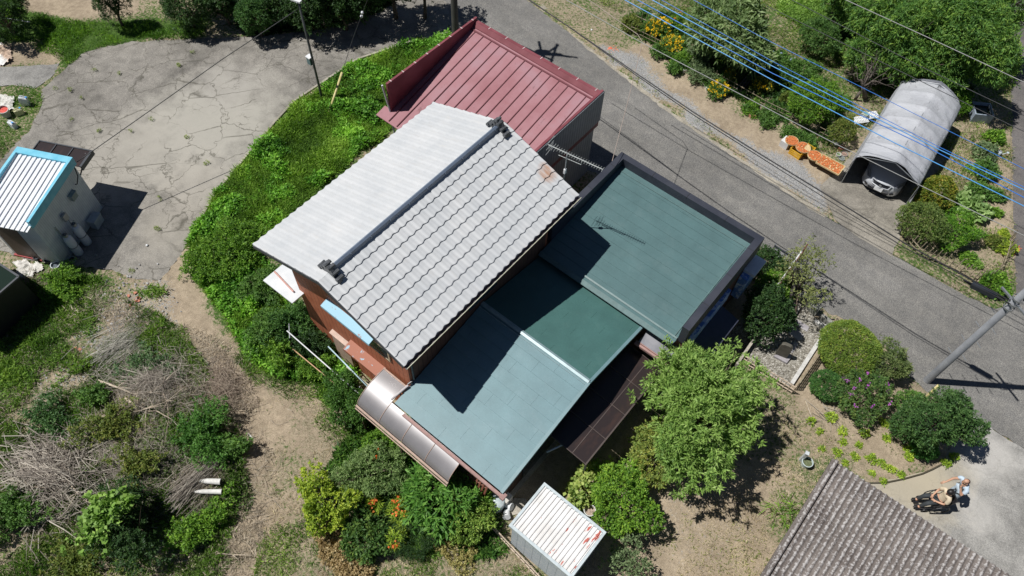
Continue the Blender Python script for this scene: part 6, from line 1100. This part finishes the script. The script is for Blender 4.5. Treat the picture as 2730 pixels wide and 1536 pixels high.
m=M(); fruit(m,lambda x,y:abs(x)<hx*.97 and abs(y)<hy*.95,430,.02); o=m.build('fruit',orn,t_,local=True); o['kind']='stuff'
def crate(u,v,sx,sy,h,mat,lab,cat,rz=-.1,name='crate',slots=True):
    p=A(u,v,h/2); t_=thing(name,lab,cat,(p.x,p.y,0),rz); m=M()
    if slots:
        for k in range(4):
            z=h*(k+.1)/4
            for a in ((-sx/2,sx/2,-sy/2,-sy/2+.02),(-sx/2,sx/2,sy/2-.02,sy/2),(-sx/2,-sx/2+.02,-sy/2+.02,sy/2-.02),(sx/2-.02,sx/2,-sy/2+.02,sy/2-.02)): m.box(*a,z,z+h*.17)
        m.box(-sx/2+.02,sx/2-.02,-sy/2+.02,sy/2-.02,.0,.03)
        for x in (-sx/2,sx/2-.03):
            for y in (-sy/2,sy/2-.03): m.box(x-.003,x+.033,y-.003,y+.033,0,h)
    else: m.box(-sx/2,sx/2,-sy/2,sy/2,0,h)
    o=m.build('body',mat,t_,local=True); return t_
yc=plain('yellow_crate',(.75,.42,.03),.5); crate(2124,406,.55,.38,.4,yc,'yellow plastic crate under the first two drying baskets','crate'); crate(2155,402,.4,.38,.4,yc,'yellow plastic crate mostly hidden under the second basket','crate')
crate(2095,382,.38,.42,.4,mottle('white_foam',(.6,.6,.6),(.7,.7,.7),3,.7),'white foam box under the topmost drying basket','box',-.1,'foam_box',False)
crate(2172,420,.4,.36,.39,plain('brown_box',(.25,.18,.1),.8),'brown box under the third drying basket','box',-.1,'wooden_box',False); crate(2215,442,.8,.4,.37,plain('brown_box2',(.25,.18,.1),.8),'low wooden stand under the rectangular drying tray','stand',t_.rotation_euler[2],'wooden_stand',False)
wcr=MT['white']; 
def slatbench(u,v,lab,rz):
    p=A(u,v,.35); t_=thing('slatted_crate',lab,'crate',(p.x,p.y,0),rz,'white slatted crates left of the carport')
    m=M()
    for k in range(9): m.box(-.34+k*.078,-.30+k*.078,-.17,.17,.33,.36)
    for y in (-.2,-.02,.16): m.box(-.36,.36,y,y+.04,.3,.33)
    m.build('top',wcr,t_,local=True); m=M()
    for x in (-.34,.3):
        for y in (-.19,.15): m.box(x,x+.04,y,y+.04,0,.3)
    m.build('leg_frame',wcr,t_,local=True)
slatbench(2322,306,'white slatted crate touching the carport wall',.9); slatbench(2294,318,'white slatted crate left of the one at the carport wall',.9); pot('white_basin',2307,306,.13,.15,(.6,.65,.62),'small white basin standing on the slatted crates','basin',.36,inner=(.2,.3,.2))
def planter(u,v,L,w,c,lab,rz,soil=True):
    p=A(u,v,.1); t_=thing('planter',lab,'planter',(p.x,p.y,0),rz,'rectangular planters of the flower border'); mt=plain('planter_mat',c,.5); m=M()
    m.box(-L/2,L/2,-w/2,-w/2+.02,0,.2); m.box(-L/2,L/2,w/2-.02,w/2,0,.2); m.box(-L/2,-L/2+.02,-w/2+.02,w/2-.02,0,.2); m.box(L/2-.02,L/2,-w/2+.02,w/2-.02,0,.2); m.build('box',mt,t_,local=True)
    m=M(); m.box(-L/2+.02,L/2-.02,-w/2+.02,w/2-.02,.02,.16); m.build('soil',plain('dark_soil',(.06,.045,.03),.95),t_,local=True)
    V,c_=crown_leaves((p.x,p.y,.25),(L*.5,w*.7,.13),60,6,.1,.5,MID,np.random.default_rng(int(u))); quads('seedlings',V,c_,MT['leaf'],t_)
planter(1883,228,.6,.24,(.7,.7,.66),'white planter among the yellow flowers at the gravel edge',-.62); planter(1822,182,.5,.2,(.68,.68,.64),'small white planter further up the flower border',-.62); planter(1998,298,.75,.26,(.4,.2,.13),'long terracotta-edged planter below the white one',-.62); planter(2085,242,.4,.22,(.6,.55,.45),'pale planter under the blue wires',-.62); planter(1253,1358,.42,.24,(.35,.25,.2),'rectangular pot of dry soil beside the clear drum',.9)
pot('terracotta_pot',2241,397,.12,.2,(.4,.16,.1),'small terracotta pot beside the carport opening','pot'); pot('round_dish',2250,412,.15,.08,(.3,.3,.28),'brown dish of twigs beside the carport leg','dish',inner=(.3,.2,.16)); pot('white_pot',2234,415,.1,.16,(.65,.65,.62),'white pot with a small green plant by the carport','pot',inner=(.15,.22,.1)); pot('grey_dish',2243,424,.13,.08,(.3,.32,.31),'flat grey dish nearest the carport opening','dish',inner=(.16,.18,.17)); pot('enamel_basin',2231,384,.17,.12,(.55,.57,.58),'oval white basin under the stick fence','basin',inner=(.12,.13,.13),sx=1.3)
pot('glazed_bowl',2149,1236,.18,.3,(.5,.58,.58),'pale glazed water bowl on the lawn above the corrugated roof','bowl',inner=(.12,.14,.07)); pot('plant_tub',1571,1364,.19,.28,(.6,.62,.6),'white tub of withered plants between storage shed and bright bush','tub',inner=(.36,.28,.22)); pot('clay_pot',1266,1366,.1,.2,(.3,.24,.17),'small clay pot with grass beside the clear drum','pot',inner=(.14,.2,.06)); pot('white_pail',1347,1346,.1,.22,(.65,.65,.63),'ribbed white pail beside the wing corner','pail') if 0 else None
# tipped white pails, clear drum by the wing corner
for (u,v,lb,rz) in ((1347,1345,'ribbed white pail lying beside the green wing corner',.2),(1351,1362,'smooth white pail lying beside the storage shed',-.9)):
    p=A(u,v,.12); m=M(); m.lathe((0,0,0),[(.001,0),(.1,0),(.13,.26),(.001,.262)],16); q=Matrix.Rotation(rz,3,'Z')@Matrix.Rotation(1.2,3,'Y'); m.v=[q@v_+Vector((p.x,p.y,.13)) for v_ in m.v]; m.build('pail',MT['white'],None,(p.x,p.y,0),smooth=False,label=lb,cat='pail')
p=A(1322,1335,.5); m=M(); m.lathe((p.x,p.y,0),[(.001,0),(.25,0),(.3,.1),(.3,.5),(.27,.56),(.001,.58)],22); dm=mottle('cloudy_plastic',(.3,.4,.4),(.62,.66,.68),5,.3,c3=(.5,.2,.2),s3=3,p3=(.6,.68)); m.build('plastic_drum',dm,None,(p.x,p.y,0),smooth=True,label='cloudy rounded plastic drum under the green roof corner',cat='drum')
# tank, watering can, white post
p=A(2620,292,.5); tk=thing('water_tank','dark water-filled plastic tank right of the carport','tank',(p.x,p.y,0),.55); m=M(); a,b_=.42,.42
m.box(-a,a,-b_,-b_+.05,0,.55); m.box(-a,a,b_-.05,b_,0,.55); m.box(-a,-a+.05,-b_+.05,b_-.05,0,.55); m.box(a-.05,a,-b_+.05,b_-.05,0,.55); m.build('wall',plain('blue_grey_tank',(.3,.35,.42),.5),tk,local=True)
wt,t,b=newmat('green_water'); b.inputs['Base Color'].default_value=(.02,.035,.02,1); b.inputs['Roughness'].default_value=.08; m=M(); m.box(-a+.05,a-.05,-b_+.05,b_-.05,.02,.4); m.build('water_surface',wt,tk,local=True)
p=A(2662,408,.15); wcn=thing('watering_can','pale watering can lying beside the lane','watering can',(p.x,p.y,0),.4); m=M(); m.lathe((0,0,0),[(.001,0),(.13,0),(.12,.24),(.07,.26),(.001,.262)],14); m.build('body',plain('pale_can',(.5,.55,.58),.4),wcn,local=True,smooth=True); m=M(); m.tube([(.1,0,.06),(.32,0,.26)],.02,6); m.lathe((.33,0,.26),[(.02,0),(.06,.03),(.001,.031)],10); m.build('spout',plain('pale_can2',(.5,.55,.58),.4),wcn,local=True); m=M(); m.tube([(-.12,0,.06),(-.2,0,.18),(-.08,0,.3),(.06,0,.27)],.012,6); m.build('handle',MT['steel'],wcn,local=True)
p=A(2133,1228,0); m=M(); m.cbox((p.x,p.y,.35),(.1,.1,.7),.3); m.cbox((p.x,p.y,.71),(.13,.13,.03),.3); m.build('tap_post',plain('pale_post',(.55,.58,.6),.5),None,(p.x,p.y,0),label='short pale square tap post beside the glazed bowl',cat='post')
# garden edging, laundry poles, logs
m=M(); m.tube([A(*q,.04) for q in ((2310,1288),(2360,1287),(2410,1277),(2460,1263),(2485,1252),(2508,1240),(2530,1228))],.03,6); p=A(2410,1277); m.build('edging_pipe',plain('dark_edging',(.07,.06,.04),.7),None,(p.x,p.y,0),smooth=True,label='curved dark edging pipe between flower bed and concrete yard',cat='edging')
for (a,za,b_,zb_,r,mt,lb) in (((765,882),1.1,(969,1061),1.15,.022,MT['white'],'white laundry pole, middle one of three beside the arched canopy'),((781,931),.9,(925,1050),.9,.02,plain('orange_pole',(.5,.32,.18),.6),'pale orange laundry pole, outermost of the three'),((875,924),1.3,(985,1036),1.3,.024,plain('pale_blue_pole',(.45,.6,.65),.5),'pale blue laundry pole nearest the house wall')):
    m=M(); pa,pb=A(*a,za),A(*b_,zb_); m.tube([pa,pb],r,8); m.build('laundry_pole',mt,None,(pa.x,pa.y,0),smooth=True,label=lb,cat='pole',group='laundry poles beside the house')
for (u,v,z) in ((770,884,1.1),(960,1055,1.15)):
    p=A(u,v,z); m=M(); m.tube([(p.x,p.y,0),(p.x,p.y,1.12)],.025,6); m.bar((p.x-.3,p.y+.25,1.05),(p.x+.2,p.y-.15,1.05),.03); m.build('pole_stand',MT['pvc'],None,(p.x,p.y,0),label='upright stand holding the laundry poles'+(' at the bush end' if u<800 else ' at the canopy end'),cat='stand')
logm=mottle('white_bark',(.55,.54,.5),(.74,.73,.7),9,.8); lend=plain('dark_log_end',(.04,.035,.03),.9)
for (a,b_,r,lb) in (((545,1295),(600,1297),.1,'upper of two white cut logs'),((530,1322),(602,1322),.085,'lower of two white cut logs')):
    pa,pb=A(*a,.1),A(*b_,.1); pa.z=pb.z=.16+max(float(gz(np.array(pa.x),np.array(pa.y))),float(gz(np.array(pb.x),np.array(pb.y)))); t_=thing('cut_log',lb+' at the right end of the stick bundle','log',(pa.x,pa.y,0),0,'white cut logs'); m=M(); m.tube([pa,pa.lerp(pb,.3)+Vector((0,.01,0)),pb],[r*.5,r*.85,r],12); m.build('trunk',logm,t_,smooth=False); m=M(); d=(pb-pa).normalized(); m.tube([pb,pb+d*.006],r*.92,12); m.build('cut_face',lend,t_)
# long single branches
def branch(pts,r,lab,mat,i,z0=.3):
    P=[A(u,v,z0) for u,v in pts]; 
    for k,p in enumerate(P): p.z=float(gz(np.array(p.x),np.array(p.y)))*.9+z0*.55+.12*math.sin(k*1.7+i)
    m=M(); m.tube(P,list(np.linspace(r,r*.35,len(P))),6); rg=np.random.default_rng(i)
    for k in range(1,len(P)):
        for _ in range(2):
            e=P[k]+Vector(((P[k]-P[k-1]).x*.6+rg.normal(0,.25),(P[k]-P[k-1]).y*.6+rg.normal(0,.25),rg.uniform(0,.2))); m.tube([P[k],P[k].lerp(e,.5)+Vector((0,0,.04)),e],[r*.45,r*.3,r*.12],5)
    m.build('fallen_branch',mat,None,(P[0].x,P[0].y,0),smooth=True,label=lab,cat='branch',group='long fallen branches on the brushwood heap')
pale=mottle('pale_branch',(.38,.31,.23),(.56,.48,.38),8,.85)
branch([(258,1011),(310,1030),(350,1045),(400,1048),(440,1030)],.045,'longest pale branch near the top of the heap',pale,1,.55); branch([(335,1065),(360,1080),(392,1093)],.06,'thick short pale branch below the longest one',pale,2,.5); branch([(355,1095),(390,1098),(420,1099)],.035,'thin pale branch below the thick short one',pale,3,.5); branch([(432,1045),(445,1070),(452,1100),(450,1125)],.03,'grey forked branch curving down the right of the heap',MT['twig'],4,.6); branch([(75,1215),(120,1225),(170,1248),(182,1250)],.05,'pale branch across the left brush pile',pale,5,.5); branch([(70,1280),(95,1310),(160,1298)],.05,'thick stick in the left brush pile',MT['twig'],6,.45); branch([(20,1350),(60,1350),(95,1348)],.045,'straight stick at the lower left of the brush pile',pale,7,.3); branch([(185,1280),(215,1320),(235,1340)],.035,'pale stick in the middle of the brush pile',pale,8,.5); branch([(268,1110),(320,1105),(400,1090),(450,1075)],.03,'long thin curved branch over the dark bush',pale,9,.6); branch([(500,1485),(560,1470),(620,1480)],.035,'pale forked branch at the bottom edge',pale,10,.2)
# brush piles: countless twigs
def twigs(name,lab,u,v,ru,rv,n,Lr,rr,ang,spread,h,cols,seed):
    rng=np.random.default_rng(seed); m=M(); c=A(u,v); ex=(A(u+ru,v)-c); ey=(A(u,v+rv)-c); Vs=[];Cs=[]
    a=rng.random(n)*6.283; q=np.minimum(np.abs(rng.normal(0,.55,n)),1.5); bx=np.array([c.x,c.y])+np.outer(np.cos(a)*q,np.array(ex)[:2])+np.outer(np.sin(a)*q,np.array(ey)[:2]); z=.04+h*np.exp(-q*q*1.5)*rng.random(n)+gz(bx[:,0],bx[:,1])
    th=ang+rng.normal(0,spread,n); L=rng.uniform(Lr[0],Lr[1],n); r=rng.uniform(rr[0],rr[1],n)
    D=np.stack([np.cos(th),np.sin(th),rng.normal(0,.12,n)],1); side=np.stack([-np.sin(th),np.cos(th),np.zeros(n)],1)*r[:,None]; upv=np.array([0,0,1.])*r[:,None]; P0=np.stack([bx[:,0],bx[:,1],z],1)-D*L[:,None]/2; P1=P0+D*L[:,None]; P1[:,2]=np.maximum(P1[:,2],gz(P1[:,0],P1[:,1])+.02); P0[:,2]=np.maximum(P0[:,2],gz(P0[:,0],P0[:,1])+.02)
    bend=rng.normal(0,.06,(n,3))*L[:,None]; bend[:,2]=abs(bend[:,2])*.5; Pm=(P0+P1)/2+bend
    for (A0,A1,t0,t1) in ((P0,Pm,1.,.8),(Pm,P1,.8,.3)):
        Vs.append(np.stack([A0-side*t0,A0+upv*t0,A1+upv*t1,A1-side*t1],1)); Vs.append(np.stack([A0+upv*t0,A0+side*t0,A1+side*t1,A1+upv*t1],1)); tt=rng.random(n); cc=palette(cols,tt,np.random.default_rng(seed+5),.2); Cs+=[cc,cc]
    return quads(name,np.concatenate(Vs),np.concatenate(Cs),MT['dry'],None,(c.x,c.y,0),label=lab,kind='stuff')
TW=[(.12,.1,.085),(.24,.21,.18),(.44,.4,.34)]
twigs('brushwood_pile','large tangled pile of dry sticks at the lower left',155,1275,150,150,1100,(.3,1.9),(.005,.018),.5,.75,.55,TW,1); twigs('brushwood_pile','dry twigs and roots across the middle of the heap',420,1030,190,120,1500,(.2,1.2),(.003,.009),.7,1.2,.5,TW,2)
twigs('stick_bundle','bundle of thin straight sticks beside the white cut logs',530,1300,50,60,200,(.7,1.9),(.005,.01),1.62,.16,.3,TW,3); twigs('brushwood_pile','grey-brown brush at the right end of the heap',600,1035,80,90,900,(.2,.8),(.004,.01),.5,1.5,.3,[(.12,.09,.07),(.24,.19,.15),(.36,.3,.24)],4); twigs('reed_bundle','pale grey reeds at the upper end of the heap',320,930,70,70,240,(.7,1.8),(.004,.009),1.5,.22,.3,[(.2,.19,.17),(.36,.34,.3),(.5,.48,.43)],5)
twigs('twig_litter','scattered dry twigs over the lower left ground',360,1250,350,240,3200,(.15,.8),(.003,.007),.5,2.,.1,TW,6); twigs('twig_litter','dead twigs on the flower bed',2210,1105,60,25,26,(.3,1.2),(.006,.012),-.3,.5,.1,TW,8)
# stone rubble
m=M(); rg=np.random.default_rng(9)
for (u,v,ru,rv,n) in ((330,800,60,40,120),(270,880,45,60,120),(150,960,60,50,90),(1800,420,0,0,0)):
    for _ in range(n): p=A(u+rg.normal(0,ru),v+rg.normal(0,rv)); m.ico((p.x,p.y,.05),rg.uniform(.02,.055),sub=0,sc=(1.2,.9,.6),jit=.25)
m.build('stone_rubble',mottle('grey_rubble',(.22,.21,.2),(.46,.45,.44),5,.9),kind='stuff',label='grey stones and rubble scattered above the brushwood heap')
m=M()
for (u,v,ru,rv,n) in ((345,797,12,9,4),(210,950,9,9,3),(372,800,5,4,4)):
    for _ in range(n): p=A(u+rg.normal(0,ru),v+rg.normal(0,rv)); m.cbox((p.x,p.y,.06),(.12,.09,.03),rg.random()*3)
m.build('brick_fragments',plain('brick_red',(.5,.2,.13),.8),kind='stuff',label='broken orange brick bits in the rubble')
for (u,v,lb) in ((1629,134,'orange fallen petals on the gravel shoulder'),(2700,663,'orange petals at the lane edge by the bamboo fence end')):
    rng=np.random.default_rng(int(u)); c=A(u,v); n=90; P=np.stack([c.x+rng.normal(0,.13,n),c.y+rng.normal(0,.13,n),np.full(n,.04)],1); D=rng.normal(size=(n,3)); D[:,2]=.1; quads('fallen_petals',leafquads(P,D,.06,.05,rng,.2),palette([(.6,.1,.04),(.8,.25,.12)],rng.random(n),rng),MT['leaf'],None,(c.x,c.y,0),label=lb,kind='stuff')
# bare tree by the carport, with stumps
bt=thing('bare_tree','leafless grey tree with many fine twigs left of the carport\'s far end','tree',tuple(A(2306,262)))
m=M(); rg=np.random.default_rng(33); b0=A(2306,262); k0=A(2300,232,.9)
m.tube([b0,b0.lerp(k0,.5)+Vector((.03,.02,0)),k0],[.13,.1,.08],9); b2=A(2278,268); m.tube([b2,k0-Vector((0,0,.3))],[.08,.06],7)
def grow(p,q,r,d):
    mid=p.lerp(q,.5)+Vector(rg.normal(0,.04,3)); m.tube([p,mid,q],[r,r*.8,r*.6],5)
    if d==0: return
    for _ in range(3 if d>1 else 4): 
        v=(q-p)*rg.uniform(.45,.8)+Vector(rg.normal(0,.16,3)); grow(q if rg.random()<.6 else mid,(q if rg.random()<.6 else mid)+v,r*.55,d-1)
for (u,v,z) in ((2328,175,1.9),(2370,118,2.6),(2345,130,2.4),(2290,195,1.5),(2350,200,1.6)): grow(k0,k0.lerp(A(u,v,z),.55),.045,3)
m.build('trunk',plain('grey_bark',(.12,.1,.085),.9),bt,smooth=True)
# flat ladder-like trellis, concrete footing, small litter
tr=thing('fallen_trellis','dark flat trellis leaning under the blue wires in the flower border','trellis',tuple(A(1985,225))); m=M(); a,b_=A(1968,243,.1),A(1998,205,.7)
for s in (-.12,.0,.12): m.bar(a+Vector((s,s,0)),b_+Vector((s,s,0)),.02)
m.build('rails',MT['darkv'],tr)
m=M()
for k in range(6): q=a.lerp(b_,k/5); m.bar(q+Vector((-.15,-.15,0)),q+Vector((.15,.15,0)),.015)
m.build('rungs',MT['darkv'],tr)
for (u,v,r,lb) in ((1577,82,.05,'white ball on the grass beside the far road edge'),(1949,173,.05,'white ball in the flower border'),(2075,278,.05,'white scrap on the soil below the blue wires'),(393,656,.05,'small white scrap on the concrete lot')):
    p=A(u,v); m=M(); m.ico((p.x,p.y,r),r,sub=2,sc=(1,1,.8),jit=.05); m.build('white_scrap',MT['white'],None,(p.x,p.y,0),smooth=True,label=lb,cat='litter')
